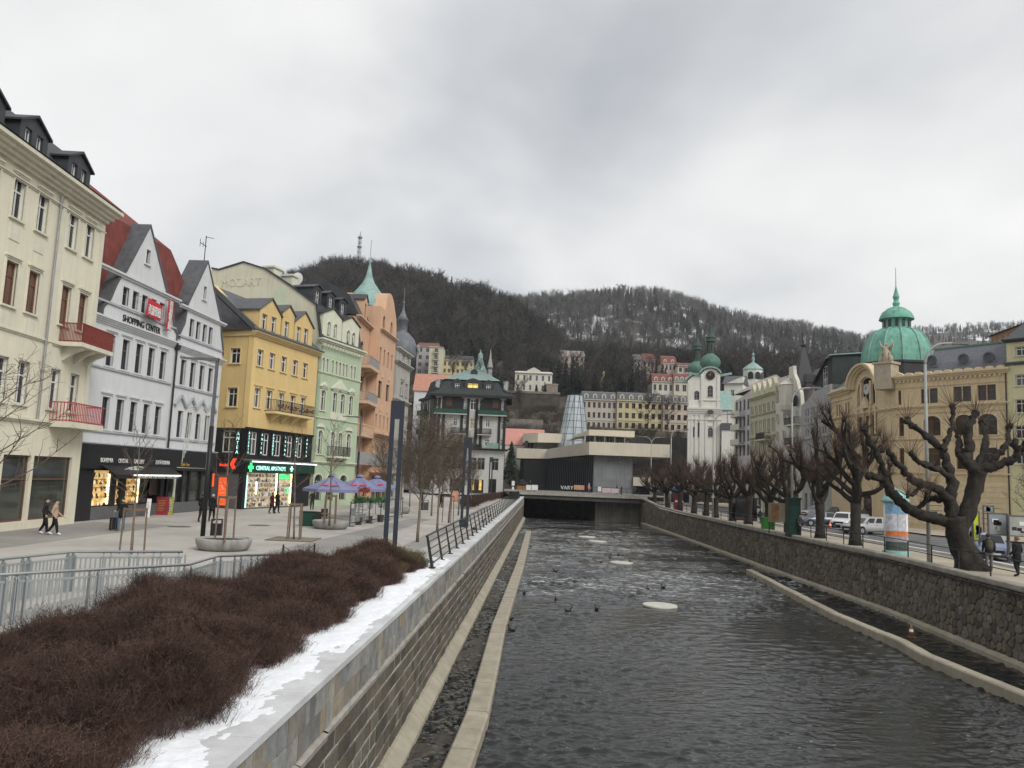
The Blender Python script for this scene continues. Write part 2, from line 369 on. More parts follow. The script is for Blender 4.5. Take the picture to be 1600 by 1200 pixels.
def stone_mat(name, cols, rough=.9, bump=.5, moss=0):
  m, nt, bs = nodes_of(name); N, L = nt.nodes, nt.links
  geo = N.new('ShaderNodeNewGeometry'); oi = N.new('ShaderNodeObjectInfo')
  ad = N.new('ShaderNodeMath'); ad.operation = 'ADD'; L.new(geo.outputs['Random Per Island'], ad.inputs[0]); L.new(oi.outputs['Random'], ad.inputs[1])
  fr = N.new('ShaderNodeMath'); fr.operation = 'FRACT'; L.new(ad.outputs[0], fr.inputs[0])
  cr = N.new('ShaderNodeValToRGB')
  for i, c in enumerate(cols):
    e = cr.color_ramp.elements[i] if i < 2 else cr.color_ramp.elements.new(i/(len(cols)-1))
    e.position = i/(len(cols)-1); e.color = (*c, 1)
  L.new(fr.outputs[0], cr.inputs[0])
  n = N.new('ShaderNodeTexNoise'); n.inputs['Scale'].default_value = 3.5; n.inputs['Detail'].default_value = 7; n.inputs['Roughness'].default_value = .7
  L.new(geo.outputs['Position'], n.inputs['Vector'])
  mr = N.new('ShaderNodeMapRange'); mr.inputs[1].default_value = .3; mr.inputs[2].default_value = .7; mr.inputs[3].default_value = .62; mr.inputs[4].default_value = 1.25
  L.new(n.outputs[0], mr.inputs[0])
  mu = N.new('ShaderNodeMix'); mu.data_type = 'RGBA'; mu.blend_type = 'MULTIPLY'; mu.inputs[0].default_value = 1
  L.new(cr.outputs[0], mu.inputs[6]); L.new(mr.outputs[0], mu.inputs[7]); out = mu.outputs[2]
  if moss:
    n2 = N.new('ShaderNodeTexNoise'); n2.inputs['Scale'].default_value = .35; n2.inputs['Detail'].default_value = 6
    L.new(geo.outputs['Position'], n2.inputs['Vector'])
    m2 = N.new('ShaderNodeMapRange'); m2.inputs[1].default_value = .48; m2.inputs[2].default_value = .7; m2.inputs[4].default_value = moss
    L.new(n2.outputs[0], m2.inputs[0])
    mz = N.new('ShaderNodeMix'); mz.data_type = 'RGBA'; mz.inputs[7].default_value = (.10, .075, .045, 1)
    L.new(m2.outputs[0], mz.inputs[0]); L.new(out, mz.inputs[6]); out = mz.outputs[2]
  L.new(out, bs.inputs['Base Color']); bs.inputs['Roughness'].default_value = rough
  n3 = N.new('ShaderNodeTexNoise'); n3.inputs['Scale'].default_value = 14; n3.inputs['Detail'].default_value = 6; L.new(geo.outputs['Position'], n3.inputs['Vector'])
  b = N.new('ShaderNodeBump'); b.inputs['Strength'].default_value = bump; b.inputs['Distance'].default_value = .04
  L.new(n3.outputs[0], b.inputs['Height']); L.new(b.outputs[0], bs.inputs['Normal'])
  MATS[name] = m; return m
TILE = stone_mat('quartzite_cladding', [(.19, .195, .19), (.30, .30, .28), (.23, .235, .235), (.36, .34, .28), (.27, .275, .27), (.17, .175, .175), (.33, .27, .19), (.25, .255, .25)], .75, .25)
MASON = stone_mat('river_masonry', [(.12, .105, .08), (.07, .062, .05), (.15, .135, .105), (.095, .085, .07), (.13, .105, .07), (.17, .155, .125)], .9, .7)
MORTAR = M('lime_mortar', (.42, .40, .345), .95, .3, 1.5, .6, 20, streak=.4)
def stone_unit(seed, inset, jit):
  r = random.Random(seed); mb = MB()
  def ring(y, e, j): return [(sx*(.5-e)+r.uniform(-j, j), y, sz*(.5-e)+r.uniform(-j, j)) for sx, sz in ((-1, -1), (1, -1), (1, 1), (-1, 1))]
  vs = ring(0, 0, 0)+ring(-.55, .0, jit*.4)+ring(-1, inset, jit)
  mb.add(vs, [(i, (i+1) % 4, (i+1) % 4+4, i+4) for i in range(4)]+[(i+4, (i+1) % 4+4, (i+1) % 4+8, i+8) for i in range(4)]+[(8, 9, 10, 11)])
  return mb
# left river wall: coping, two rows of cladding, ledge, coursed masonry, footing
LW0 = Vector((xl(6), 6, 0)); lw_ang = math.atan2(1, .0455)
lwall = thing('river_wall', 'left embankment wall with grey stone cladding above old coursed masonry', 'wall', LW0, lw_ang)
LWL = 128.0
def lw_y(u): return 6 + u*math.sin(lw_ang)
mb = MB()
for i in range(64):
  u0, u1 = i*2.0, i*2.0+1.992; z = zlc(lw_y(u0))
  mb.box(u0, u1, -.06, .62, z-.1, z)
mb.build('coping', CONC_SNOW, lwall)
mb = MB()
for i in range(16):
  u0, u1 = i*8.0, i*8.0+8; z = zlc(lw_y(u0))-.105
  mb.box(u0, u1, .0, .6, -3.4, z)
mb.build('mortar_core', MORTAR, lwall)
def lay_stones(rows, wr, unit_kw, mat, name, stuffname, depth, limit=300):
  rr = random.Random(5); units = [stone_unit(100+i, *unit_kw) for i in range(6)]
  meshes = [q.mesh(name, mat) for q in units]; pieces = []
  for (zt, h, gap, follow) in rows:
    u = rr.uniform(-.4, 0)
    while u < LWL:
      w = rr.uniform(*wr); z = zt + (zlc(lw_y(u)) if follow else 0)
      pieces.append((u+w/2, z-h/2, w-gap, h-gap, depth*rr.uniform(.7, 1.15), rr.randrange(6))); u += w
  pieces.sort(key=lambda p: p[0])
  for p in pieces[:limit]:
    o = link(name, meshes[p[5]], lwall, (p[0], .045, p[1])); o.scale = (p[2], p[4], p[3])
  V = []; Fq = []; n = 0
  for p in pieces[limit:]:
    q = units[p[5]]; a = np.array(q.v)*np.array([p[2], p[4], p[3]])+np.array([p[0], .045, p[1]])
    V.append(a); Fq.append(np.array(q.f)+n); n += len(a)
  tag(link(stuffname, fast_mesh(stuffname, np.vstack(V), np.vstack(Fq), mat), lwall), kind='stuff')
lay_stones([(-.11, .37, .008, True), (-.48, .37, .008, True)], (.24, .52), (.012, .004), TILE, 'cladding_tile', 'cladding_tiles_far', .085)
lay_stones([(-.72-.35*i, .35, .055, False) for i in range(6)], (.4, .85), (.03, .015), MASON, 'stone', 'stones_far', .07)
mb = MB(); r_ = random.Random(3)
for i in range(90):
  u0 = i*1.43; dz = r_.uniform(-.02, .02) + (zlc(lw_y(u0))-.3)
  mb.add([(u0, .03, -.56+dz), (u0+1.43, .03, -.56+dz), (u0+1.43, -.09+r_.uniform(-.02, .02), -.60+dz), (u0, -.09, -.60+dz), (u0, -.07, -.70+dz), (u0+1.43, -.08, -.70+dz), (u0+1.43, .03, -.71+dz), (u0, .03, -.71+dz)],
     [(0, 1, 2, 3), (3, 2, 5, 4), (4, 5, 6, 7)])
mb.build('ledge', CONC, lwall)
mb = MB()
for i in range(32):
  u0, u1 = i*4.0, i*4.0+3.97
  mb.add([(u, y, z) for u in (u0, u1) for y, z in ((.03, -2.72), (-.10, -2.74), (-.38, -2.98), (-.42, -3.5))], [(0, 1, 5, 4), (1, 2, 6, 5), (2, 3, 7, 6), (0, 3, 2, 1), (4, 5, 6, 7)])
mb.build('footing', LEDGE, lwall)

# right river wall of rubble stone
RUB = stone_mat('rubble_stone', [(.17, .15, .115), (.09, .08, .068), (.21, .185, .145), (.14, .125, .098), (.18, .155, .11), (.065, .06, .053), (.24, .22, .18)], .92, .7, moss=.6)
rwall = thing('river_wall', 'right embankment wall of brown rubble stone under a worn concrete coping', 'wall', (xr(30), 30, 0))
ox, oy = xr(30), 30
def rw(Y, z, out=0.0): return (xr(Y)-ox-out, Y-oy, z)
def clip_cell(poly, a, b):
  """keep the part of poly nearer to a than b"""
  mx, mz = (a[0]+b[0])/2, (a[1]+b[1])/2; nx, nz = b[0]-a[0], b[1]-a[1]; out = []
  for i in range(len(poly)):
    p, q = poly[i], poly[(i+1) % len(poly)]
    dp = (p[0]-mx)*nx+(p[1]-mz)*nz; dq = (q[0]-mx)*nx+(q[1]-mz)*nz
    if dp <= 0: out.append(p)
    if (dp < 0 < dq) or (dq < 0 < dp):
      t = dp/(dp-dq); out.append((p[0]+(q[0]-p[0])*t, p[1]+(q[1]-p[1])*t))
  return out
def rubble():
  r = random.Random(21); pts = {}; cw, ch = .43, .34; nz = 9; nu = int(118/cw)
  for i in range(-1, nu+1):
    for j in range(nz):
      if r.random() < .17 and j not in (0, nz-1): continue
      pts[i, j] = (18+(i+.5+r.uniform(-.38, .38)+(.5 if j % 2 else 0))*cw, -3.15+(j+.5+r.uniform(-.3, .3))*ch)
  V = []; Fc = []; count = 0; n = 0; quads = []
  for i in range(nu):
    for j in range(nz):
      if (i, j) not in pts: continue
      a = pts[i, j]; ztop = zrc(a[0])-.3
      poly = [(a[0]-.7, max(a[1]-.6, -3.2)), (a[0]+.7, max(a[1]-.6, -3.2)), (a[0]+.7, min(a[1]+.6, ztop)), (a[0]-.7, min(a[1]+.6, ztop))]
      if a[1] > ztop: continue
      for di in (-1, 0, 1, -2, 2):
        for dj in (-2, -1, 0, 1, 2):
          if (di or dj) and (i+di, j+dj) in pts: poly = clip_cell(poly, a, pts[i+di, j+dj])
          if len(poly) < 3: break
        if len(poly) < 3: break
      if len(poly) < 3: continue
      poly = [q for i2 in range(len(poly)) for q in ((poly[i2][0]*.72+poly[(i2+1) % len(poly)][0]*.28, poly[i2][1]*.72+poly[(i2+1) % len(poly)][1]*.28), (poly[i2][0]*.28+poly[(i2+1) % len(poly)][0]*.72, poly[i2][1]*.28+poly[(i2+1) % len(poly)][1]*.72))]
      cx = sum(p[0] for p in poly)/len(poly); cz = sum(p[1] for p in poly)/len(poly); k = len(poly)
      d = r.uniform(.02, .075)
      def ring(s, out): return [rw(cx+(p[0]-cx)*s, cz+(p[1]-cz)*s, out) for p in poly]
      vs = ring(.95, -.02)+ring(.91, d*.65)+ring(.72, d)
      fs = [(i2, (i2+1) % k, (i2+1) % k+k, i2+k) for i2 in range(k)]+[(i2+k, (i2+1) % k+k, (i2+1) % k+2*k, i2+2*k) for i2 in range(k)]+[tuple(range(2*k, 3*k))]
      quads.append((cx, vs, fs))
  quads.sort(key=lambda q: q[0] if q[0] > 29 else 999)
  for cx, vs, fs in quads[:300]: MB().add(vs, fs).build('stone', RUB, rwall)
  mb = MB()
  for cx, vs, fs in quads[300:]: mb.add(vs, fs)
  me = bpy.data.meshes.new('stones_far'); me.from_pydata(mb.v, [], mb.f); me.materials.append(RUB)
  tag(link('stones_far', me, rwall), kind='stuff')
rubble()
def run(prof, Ys, mat, name, parent, closed=True, zf=None):
  """sweep a section (out, z) along the right wall"""
  mb = MB(); k = len(prof)
  for Y in Ys:
    for o, z in prof: mb.v.append(rw(Y, z+(zf(Y) if zf else 0), o))
  for i in range(len(Ys)-1):
    for j in range(k if closed else k-1): mb.f.append((i*k+j, i*k+(j+1) % k, (i+1)*k+(j+1) % k, (i+1)*k+j))
  mb.f += [tuple(range(k)), tuple((len(Ys)-1)*k+j for j in range(k))]
  return mb.build(name, mat, parent)
YW = [16, 20, 25, 31.6, 38, 45, 52, 60, 68, 80, 92, 105, 117, 125, 133.0]
run([(-.02, -3.4), (-.02, -.2), (-.35, -.2), (-.35, -3.4)], YW, M('dark_mortar', (.27, .25, .205), .95, .3, 1.5, .7, 20, streak=.35), 'mortar_core', rwall, zf=lambda Y: zrc(Y)-.1 if False else 0)
COPE = M('worn_coping', (.30, .285, .24), .92, .3, 1.6, .6, 14)
for i in range(len(YW)-1):
  n = max(1, int((YW[i+1]-YW[i])/2)); st = (YW[i+1]-YW[i])/n
  for j in range(n): run([(.07, -.26), (.10, -.2), (.10, -.04), (.04, 0), (-.42, 0), (-.42, -.26)], [YW[i]+j*st, YW[i]+(j+1)*st-.02], COPE, 'coping_stone', rwall, zf=zrc)
run([(.02, -3.5), (.32, -3.5), (.30, -2.92), (.02, -2.80)], YW, LEDGE, 'footing', rwall)
for k, zz in enumerate((-.34, -.40)):
  mb = MB(); mb.tube([rw(Y, zrc(Y)+zz-.05*math.sin(Y*.9)**2, .1) for Y in np.arange(22, 110, 1.5)], .02, 5); mb.build('cable', M('black_cable', (.02, .02, .02), .6), rwall)
# low stone kerbs standing in the water at the feet of both walls
def low_kerb(pxs, ztop, w, name, label, side):
  c = [on_z(x, y, ztop) for x, y in pxs]; pts = []
  for i in range(len(c)-1):
    n = max(2, int((c[i+1]-c[i]).length/1.5))
    for j in range(n): pts.append(c[i].lerp(c[i+1], j/n))
  pts.append(c[-1]); t = thing(name, label, 'kerb', pts[0]); o = pts[0]; r = random.Random(4)
  shared = []
  for i in range(len(pts)-1):
    p, q = pts[i], pts[i+1]; d = (q-p).normalized(); nrm = Vector((-d.y, d.x, 0))*side; q = q-d*.018
    mb = MB(); j1, j2 = r.uniform(-.012, .012), r.uniform(-.012, .012)
    sec = [(0, -.9, 0), (0, -.05, 0), (.05, 0, 0), (w-.06, 0, 0), (w, -.06, 0), (w, -.9, 0)]
    vs = [(e-o)+nrm*a+Vector((0, 0, b+jj)) for e, jj in ((p, j1), (q, j2)) for a, b, _ in sec]
    mb.add(vs, [(k, k+1, k+7, k+6) for k in range(5)]+[(0, 1, 2, 3, 4, 5), (6, 7, 8, 9, 10, 11)])
    mb.build('stone', LEDGE, t)
  return t
low_kerb([(686, 1204), (728, 1110), (752, 1030), (768, 975), (790, 920), (806, 880), (822, 829)], -2.75, .62, 'water_kerb', 'narrow sandy stone kerb curving along the water below the left wall', -1)
low_kerb([(1166, 889), (1300, 958), (1402, 1000), (1440, 1022), (1600, 1086), (1700, 1130)], -2.72, .5, 'water_kerb', 'straight pale stone kerb standing in the water below the rubble wall', 1)
# muddy gravel strip between left footing and kerb
mb = MB(); r_ = random.Random(8); V = []
for i in range(120):
  Y = 8+i*.75
  for j in range(7):
    X = xl(Y)+.3+j*.27; V.append((X, Y, WATER_Z-.05+.13*r_.random()*(1 if math.sin(Y*.45)+.5*math.sin(Y*1.3) > -.3 else .2)))
mb.add(V, [(i*7+j, i*7+j+1, (i+1)*7+j+1, (i+1)*7+j) for i in range(119) for j in range(6)])
structure(mb.build('mud_bank', M('wet_gravel', (.07, .062, .05), .55, .5, 4, .9, 30)))
def pebbles():
  r = random.Random(31); mb = MB()
  for i in range(900):
    Y = 8+62*r.random()**1.6; X = xl(Y)+.4+r.random()*1.3; s = r.uniform(.03, .13)
    mb.ball((X, Y, WATER_Z+.03), s, s*r.uniform(.6, 1), s*.5, 5, 3)
  for i in range(26):
    Y = 8+40*r.random(); X = xl(Y)+.5+r.random()*1.1; a = r.uniform(0, 6.3); l = r.uniform(.3, .9)
    mb.tube([(X, Y, WATER_Z+.05), (X+l*.5*math.cos(a), Y+l*.5*math.sin(a), WATER_Z+.1), (X+l*math.cos(a+.4), Y+l*math.sin(a+.4), WATER_Z+.06)], [.02, .016, .008], 4)
  return tag(mb.build('river_debris', M('wet_pebbles', (.11, .10, .085), .6, .5, 9)), 'scattered wet pebbles and twigs along the left wall foot', 'pebbles', kind='stuff')
pebbles()

# ------------------------------------------------------------------ hills
def colx(s): return 794 + 1250*s
def ridge_z(tab, s, Y, drop):
  x = colx(s); y = float(np.interp(x, [t[0] for t in tab], [t[1] for t in tab]))
  yh = 746.7 + .041*(x-794); return (yh-y)/1250*Y*1.007 + CAM_Z - drop
L_TAB = [(-900, 560), (0, 520), (300, 480), (420, 445), (470, 430), (495, 414), (560, 414), (640, 428), (700, 446), (760, 460), (800, 478), (850, 515), (900, 560), (1000, 640), (1100, 740), (1300, 760), (3000, 800)]
F_TAB = [(-900, 620), (400, 560), (600, 510), (700, 482), (770, 459), (830, 452), (900, 448), (960, 444), (1020, 449), (1080, 466), (1150, 489), (1200, 500), (1260, 508), (1330, 522), (1400, 550), (1500, 600), (1700, 680), (3000, 740)]
R_TAB = [(-900, 700), (900, 600), (1200, 540), (1330, 524), (1400, 507), (1450, 503), (1520, 500), (1600, 498), (1750, 496), (2200, 520), (3000, 560)]
NEAR = [(150, -1), (186, -.4), (204, 7), (228, 18), (236, 20.5), (262, 27), (300, 38), (335, 46), (420, 60), (600, 66)]
def smooth(t): t = min(max(t, 0), 1); return t*t*(3-2*t)
def wob(X, Y, k): return 3*math.sin(X*.021*k+1.3)*math.cos(Y*.017*k+.4)+1.4*math.sin(X*.06*k)*math.sin(Y*.05*k)
def z_near(X, Y):
  s = X/Y; zn = float(np.interp(Y, [a for a, b in NEAR], [b for a, b in NEAR]))
  zr = ridge_z(L_TAB, s, 470, 11)
  t = (Y-205)/265
  zl = zr*smooth(t*.5+.0)*2*.5 if False else (zr*(smooth(min(t, 1))*.55+.45*min(max(t, 0), 1)) if Y < 470 else zr-(Y-470)*.12)
  return max(zn, zl) + (wob(X, Y, 1)*min(1, max(0, (Y-330)/100)))
def z_far(X, Y):
  zr = ridge_z(F_TAB, X/Y, 850, 13); t = (Y-380)/470
  return (zr*(.5*smooth(t)+.5*min(max(t, 0), 1)) if Y < 850 else zr-(Y-850)*.15) + wob(X, Y, .6)
def z_right(X, Y):
  zr = ridge_z(R_TAB, X/Y, 1400, 14); t = (Y-700)/700
  return (zr*(.5*smooth(t)+.5*min(max(t, 0), 1)) if Y < 1400 else zr-(Y-1400)*.15) + wob(X, Y, .4)
def forest_floor(name, snow):
  m, nt, bs = nodes_of(name); N, L = nt.nodes, nt.links
  geo = N.new('ShaderNodeNewGeometry'); n = N.new('ShaderNodeTexNoise'); n.inputs['Scale'].default_value = .018; n.inputs['Detail'].default_value = 7; n.inputs['Roughness'].default_value = .62
  L.new(geo.outputs['Position'], n.inputs['Vector'])
  mr = N.new('ShaderNodeMapRange'); mr.inputs[1].default_value = snow; mr.inputs[2].default_value = snow+.06; L.new(n.outputs[0], mr.inputs[0])
  n2 = N.new('ShaderNodeTexNoise'); n2.inputs['Scale'].default_value = .3; n2.inputs['Detail'].default_value = 6; L.new(geo.outputs['Position'], n2.inputs['Vector'])
  c1 = N.new('ShaderNodeMix'); c1.data_type = 'RGBA'; c1.inputs[6].default_value = (.055, .046, .036, 1); c1.inputs[7].default_value = (.11, .095, .072, 1); L.new(n2.outputs[0], c1.inputs[0])
  c2 = N.new('ShaderNodeMix'); c2.data_type = 'RGBA'; c2.inputs[7].default_value = (.72, .74, .77, 1); L.new(mr.outputs[0], c2.inputs[0]); L.new(c1.outputs[2], c2.inputs[6])
  L.new(c2.outputs[2], bs.inputs['Base Color']); bs.inputs['Roughness'].default_value = .95
  return m
def hill(name, zf, s0, s1, ns, Ys, mat):
  V = [(s*Y, Y, zf(s*Y, Y)) for Y in Ys for s in np.linspace(s0, s1, ns)]
  Fq = [(i*ns+j, i*ns+j+1, (i+1)*ns+j+1, (i+1)*ns+j) for i in range(len(Ys)-1) for j in range(ns-1)]
  return structure(link(name, fast_mesh(name, V, Fq, mat, True)))
hill('hill', z_near, -1.3, 1.3, 150, list(np.arange(150, 300, 8))+list(np.arange(300, 640, 12)), forest_floor('leaf_litter', .66))
hill('hill_far', z_far, -1.1, 1.2, 130, list(np.arange(380, 1150, 25)), forest_floor('snowy_forest_floor', .50))
hill('hill_right', z_right, -.3, 1.6, 90, list(np.arange(700, 1900, 60)), forest_floor('frosty_forest_floor', .55))
# ------------------------------------------------------------------ buildings: facade frame, walls with real openings, windows
WHITE_F = M('white_window_frame', (.72, .72, .70), .5, .06, 4)
BROWN_F = M('brown_window_frame', (.16, .075, .045), .55, .2, 5)
GREY_F = M('grey_window_frame', (.33, .33, .33), .5, .1, 4)
BLACK = M('black_paint', (.016, .016, .018), .45, .2, 3)
IRON = M('dark_iron', (.025, .026, .028), .5, .2, 5)
STEEL = M('steel', (.42, .43, .44), .35, .1, 6, metal=.9)
SLATE = M('slate_roof', (.095, .10, .108), .6, .25, 2.5, .35, 9)
DARKROOF = M('dark_metal_roof', (.045, .047, .052), .5, .25, 1.4, .1, 5)
COPPER = M('verdigris_copper', (.17, .40, .31), .7, .22, 1.4, .15, 12, streak=.3)
COPPER2 = M('pale_verdigris', (.27, .40, .37), .7, .2, 1.2, .1, 12, streak=.25)
def outline(w, h, arch=0):
  if not arch: return [(-w/2, 0), (w/2, 0), (w/2, h), (-w/2, h)]
  r = arch*w/2; n = 10
  return [(-w/2, 0), (w/2, 0)]+[(w/2*math.cos(math.pi*i/n), h-r+r*math.sin(math.pi*i/n)) for i in range(n+1)]
WCACHE = {}
def inset(poly, d):
  cx = sum(p[0] for p in poly)/len(poly); z0 = min(p[1] for p in poly); z1 = max(p[1] for p in poly); w = max(p[0] for p in poly)
  return [(p[0]*(w-d)/w, z0+d+(p[1]-z0)*((z1-z0-2*d)/(z1-z0))) for p in poly]
def ring(mb, a, b, y0, y1):
  n = len(a)
  mb.add([(x, y0, z) for x, z in a]+[(x, y0, z) for x, z in b]+[(x, y1, z) for x, z in b], [(i, (i+1) % n, (i+1) % n+n, i+n) for i in range(n)]+[(i+n, (i+1) % n+n, (i+1) % n+2*n, i+2*n) for i in range(n)])
def win_meshes(w, h, arch, bars, fmat, gmat, fw):
  key = (round(w, 2), round(h, 2), arch, bars, fmat.name, gmat.name, fw)
  if key in WCACHE: return WCACHE[key]
  o = outline(w, h, arch); mb = MB(); y = .14
  ring(mb, o, inset(o, fw), y, y+.06)
  bw = fw*.8; hz = h-(arch*w/2 if arch else 0)
  if bars in ('T', 'X', 'I', 'D'):
    mb.box(-bw/2, bw/2, y+.005, y+.05, fw*.5, h-fw*.5)
  if bars == 'T': mb.box(-w/2+fw*.5, w/2-fw*.5, y-.004, y+.055, h*.66, h*.66+bw*1.2)
  if bars == 'H': mb.box(-w/2+fw*.5, w/2-fw*.5, y-.004, y+.055, h*.62, h*.62+bw*1.2)
  if bars == 'X': mb.box(-w/2+fw*.5, w/2-fw*.5, y-.004, y+.055, h*.5, h*.5+bw)
  if bars == 'D':
    for q in (.33, .66): mb.box(-w/2+fw*.5, w/2-fw*.5, y-.004, y+.055, h*q, h*q+bw*.8)
  if bars == 'G':
    n = max(2, round(w/.9))
    for i in range(1, n): mb.box(-w/2+w*i/n-bw/2, -w/2+w*i/n+bw/2, y+.005, y+.05, fw*.5, hz)
    mb.box(-w/2+fw*.5, w/2-fw*.5, y-.004, y+.055, h*.72, h*.72+bw)
  frame = mb.mesh('window', fmat)
  pane = MB().add([(x, y+.045, z) for x, z in o], tessellate_polygon([[Vector((a, b, 0)) for a, b in o]])).mesh('pane', gmat)
  WCACHE[key] = (frame, pane); return WCACHE[key]
SCACHE = {}
def surround_mesh(w, h, arch, sw, mat, kind):
  key = (round(w, 2), round(h, 2), arch, sw, mat.name, kind)
  if key in SCACHE: return SCACHE[key]
  mb = MB(); o = outline(w, h, arch); big = [(x*(w/2+sw)/(w/2), z*(h+sw)/h) for x, z in o]
  n = len(o); p = .05
  mb.add([(x, -p, z) for x, z in big]+[(x, -p, z) for x, z in o]+[(x, .05, z) for x, z in o]+[(x, .05, z) for x, z in big],
     [f for i in range(1, n) for f in ((i, (i+1) % n, (i+1) % n+n, i+n), (i+n, (i+1) % n+n, (i+1) % n+2*n, i+2*n), (i, (i+1) % n, (i+1) % n+3*n, i+3*n))])
  W = w/2+sw
  if kind in ('hood', 'ped', 'hoodlow'):
    mb.box(-W-.06, W+.06, -.16, .03, h+sw+.08, h+sw+.17); mb.box(-W, W, -.10, .03, h+sw, h+sw+.08)
  if kind == 'ped':
    mb.prism([(-W-.06, h+sw+.17), (W+.06, h+sw+.17), (0, h+sw+.17+W*.5)], -.14, .03)
  SCACHE[key] = mb.mesh('surround', mat); return SCACHE[key]
def sill_mesh(w, mat, d=.12):
  key = ('sill', round(w, 2), mat.name, d)
  if key not in SCACHE: SCACHE[key] = MB().box(-w/2-.08, w/2+.08, -d, .12, -.09, 0).mesh('sill', mat)
  return SCACHE[key]

def inside(x, y, poly):
  r = False; n = len(poly)
  for i in range(n):
    (x0, y0), (x1, y1) = poly[i], poly[(i+1) % n]
    if (y0 > y) != (y1 > y) and x < (x1-x0)*(y-y0)/(y1-y0)+x0: r = not r
  return r
class Bld:
  """a building whose front stands on the line A-B (A is its left end); local x runs along it, y goes in, z up"""
  def __init__(s, name, label, A, B, z0=0, cat='building', group=None):
    s.label = label[:30]
    s.A, s.B = Vector((A[0], A[1], 0)), Vector((B[0], B[1], 0)); d = s.B-s.A; s.W = d.length; s.z0 = z0
    s.x = d.normalized(); s.y = Vector((-s.x.y, s.x.x, 0))
    s.t = thing(name, label, cat, (A[0], A[1], z0), math.atan2(s.x.y, s.x.x), group); s.wins = []; s.objs = {}
  def uv(s, v, X, Y, off=0.0):
    d = ray(*px(v, X, Y)); o = Vector((0, 0, CAM_Z)); P = s.A+s.y*off
    t = (P-o).dot(s.y)/d.dot(s.y); q = o+d*t; return (q-s.A).dot(s.x), q.z-s.z0
  def part(s, mb, name, mat, parent=None, smooth=False): return mb.build(name, mat, parent or s.t, smooth)
  def box(s, name, mat, *a): return MB().box(*a).build(name, mat, s.t)
  def add_win(s, u, z, w, h, arch=0, bars='T', fmat=None, gmat=None, fw=.07, sur=None, skind='flat', sw=.13, sill=True, y=0.0, cut=True, name='window', parent=None):
    w, h = round(w, 2), round(h, 2); fmat = fmat or WHITE_F; gmat = gmat or GLASS
    f, p = win_meshes(w, h, arch, bars, fmat, gmat, fw)
    o = link(name, f, parent or s.t, (u, y, z)); ch = o if parent is None else o
    link('pane', p, o) if parent is None else link('pane', p, parent, (u, y, z))
    if sur and parent is None:
      link('surround', surround_mesh(w, h, arch, sw, sur, skind), o)
      if sill: link('sill', sill_mesh(w+2*sw*.6, sur), o)
    if cut: s.wins.append((u, z, w, h, arch)); s.objs[s.wins[-1]] = o
    return o
  def row(s, v, pts, w, n=None, hadj=1, **k):
    """pts: (x, ytop, ybottom) for each window, or first and last with n"""
    r = []
    for x, yt, yb in pts:
      u0, zt = s.uv(v, x, yt); u1, zb = s.uv(v, x, yb); r.append(((u0+u1)/2, zt, zb))
    zt = sum(q[1] for q in r)/len(r); zb = sum(q[2] for q in r)/len(r)
    us = [q[0] for q in r]
    if n: us = list(np.linspace(us[0], us[-1], n))
    return [s.add_win(u, zb, w, (zt-zb)*hadj, **k) for u in us], zb, zt
  def wall(s, poly, mat, depth, y=0.0, name='wall', holes=None, reveal=.2, parent=None):
    holes = s.wins if holes is None else holes
    loops = [[Vector((a, b, 0)) for a, b in poly]]; hs = []
    ok = []
    for q in holes:                                   # a window that would cut another or the outline is not kept
      u, z, w, h, a = q; m = .03
      bad = any(abs(u-p[0]) < (w+p[2])/2+m and z < p[1]+p[3]+m and p[1] < z+h+m for p in ok) or not all(inside(x, y_, poly) for x, y_ in ((u-w/2-m, z-m), (u+w/2+m, z-m), (u-w/2-m, z+h*(.6 if a else 1)), (u+w/2+m, z+h*(.6 if a else 1)), (u, z+h+m)))
      if bad:
        o = s.objs.get(q); pass
        if o:
          for c in [c for c in COL.objects if c.parent == o]: bpy.data.objects.remove(c)
          bpy.data.objects.remove(o)
      else: ok.append(q)
    for u, z, w, h, a in ok:
      q = [(u+x, z+zz) for x, zz in outline(w, h, a)]; hs.append(q); loops.append([Vector((x, zz, 0)) for x, zz in q])
    flat = [p for l in loops for p in l]; mb = MB()
    mb.add([(p.x, y, p.y) for p in flat], tessellate_polygon(loops))
    n = len(poly)
    mb.add([(a, y, b) for a, b in poly]+[(a, y+depth, b) for a, b in poly], [(i, (i+1) % n, (i+1) % n+n, i+n) for i in range(n)])
    mb.add([(a, y+depth, b) for a, b in poly], tessellate_polygon([loops[0]]))
    for q in hs:
      k = len(q); mb.add([(a, y, b) for a, b in q]+[(a, y+reveal, b) for a, b in q], [(i, (i+1) % k, (i+1) % k+k, i+k) for i in range(k)])
    o = mb.build(name, mat, parent or s.t)
    if holes is s.wins: s.wins = []
    return o
  def band(s, u0, u1, z, h, proj, mat, name='cornice', y=0.0, steps=2):
    mb = MB()
    for i in range(steps):
      f = (i+1)/steps; mb.box(u0-proj*f*.5, u1+proj*f*.5, y-proj*f, y+.05+.004*i, z+h*i/steps, z+h*(i+1)/steps)
    return mb.build(name, mat, s.t)
  def railing(s, u0, u1, y0, z, h, mat, name='railing', sp=.13, bar=.022, sides=True, y1=0.0, parent=None):
    mb = MB(); r = bar
    segs = [((u0, y0), (u1, y0))]+([((u0, y1), (u0, y0)), ((u1, y1), (u1, y0))] if sides else [])
    for a, b in segs:
      for zz in (z+.06, z+h): mb.bar((*a, zz), (*b, zz), bar*1.8)
      L = math.dist(a, b); n = max(1, int(L/sp))
      for i in range(n+1):
        t = i/n; p = (a[0]+(b[0]-a[0])*t, a[1]+(b[1]-a[1])*t); mb.bar((*p, z), (*p, z+h), bar)
    return mb.build(name, mat, parent or s.t)
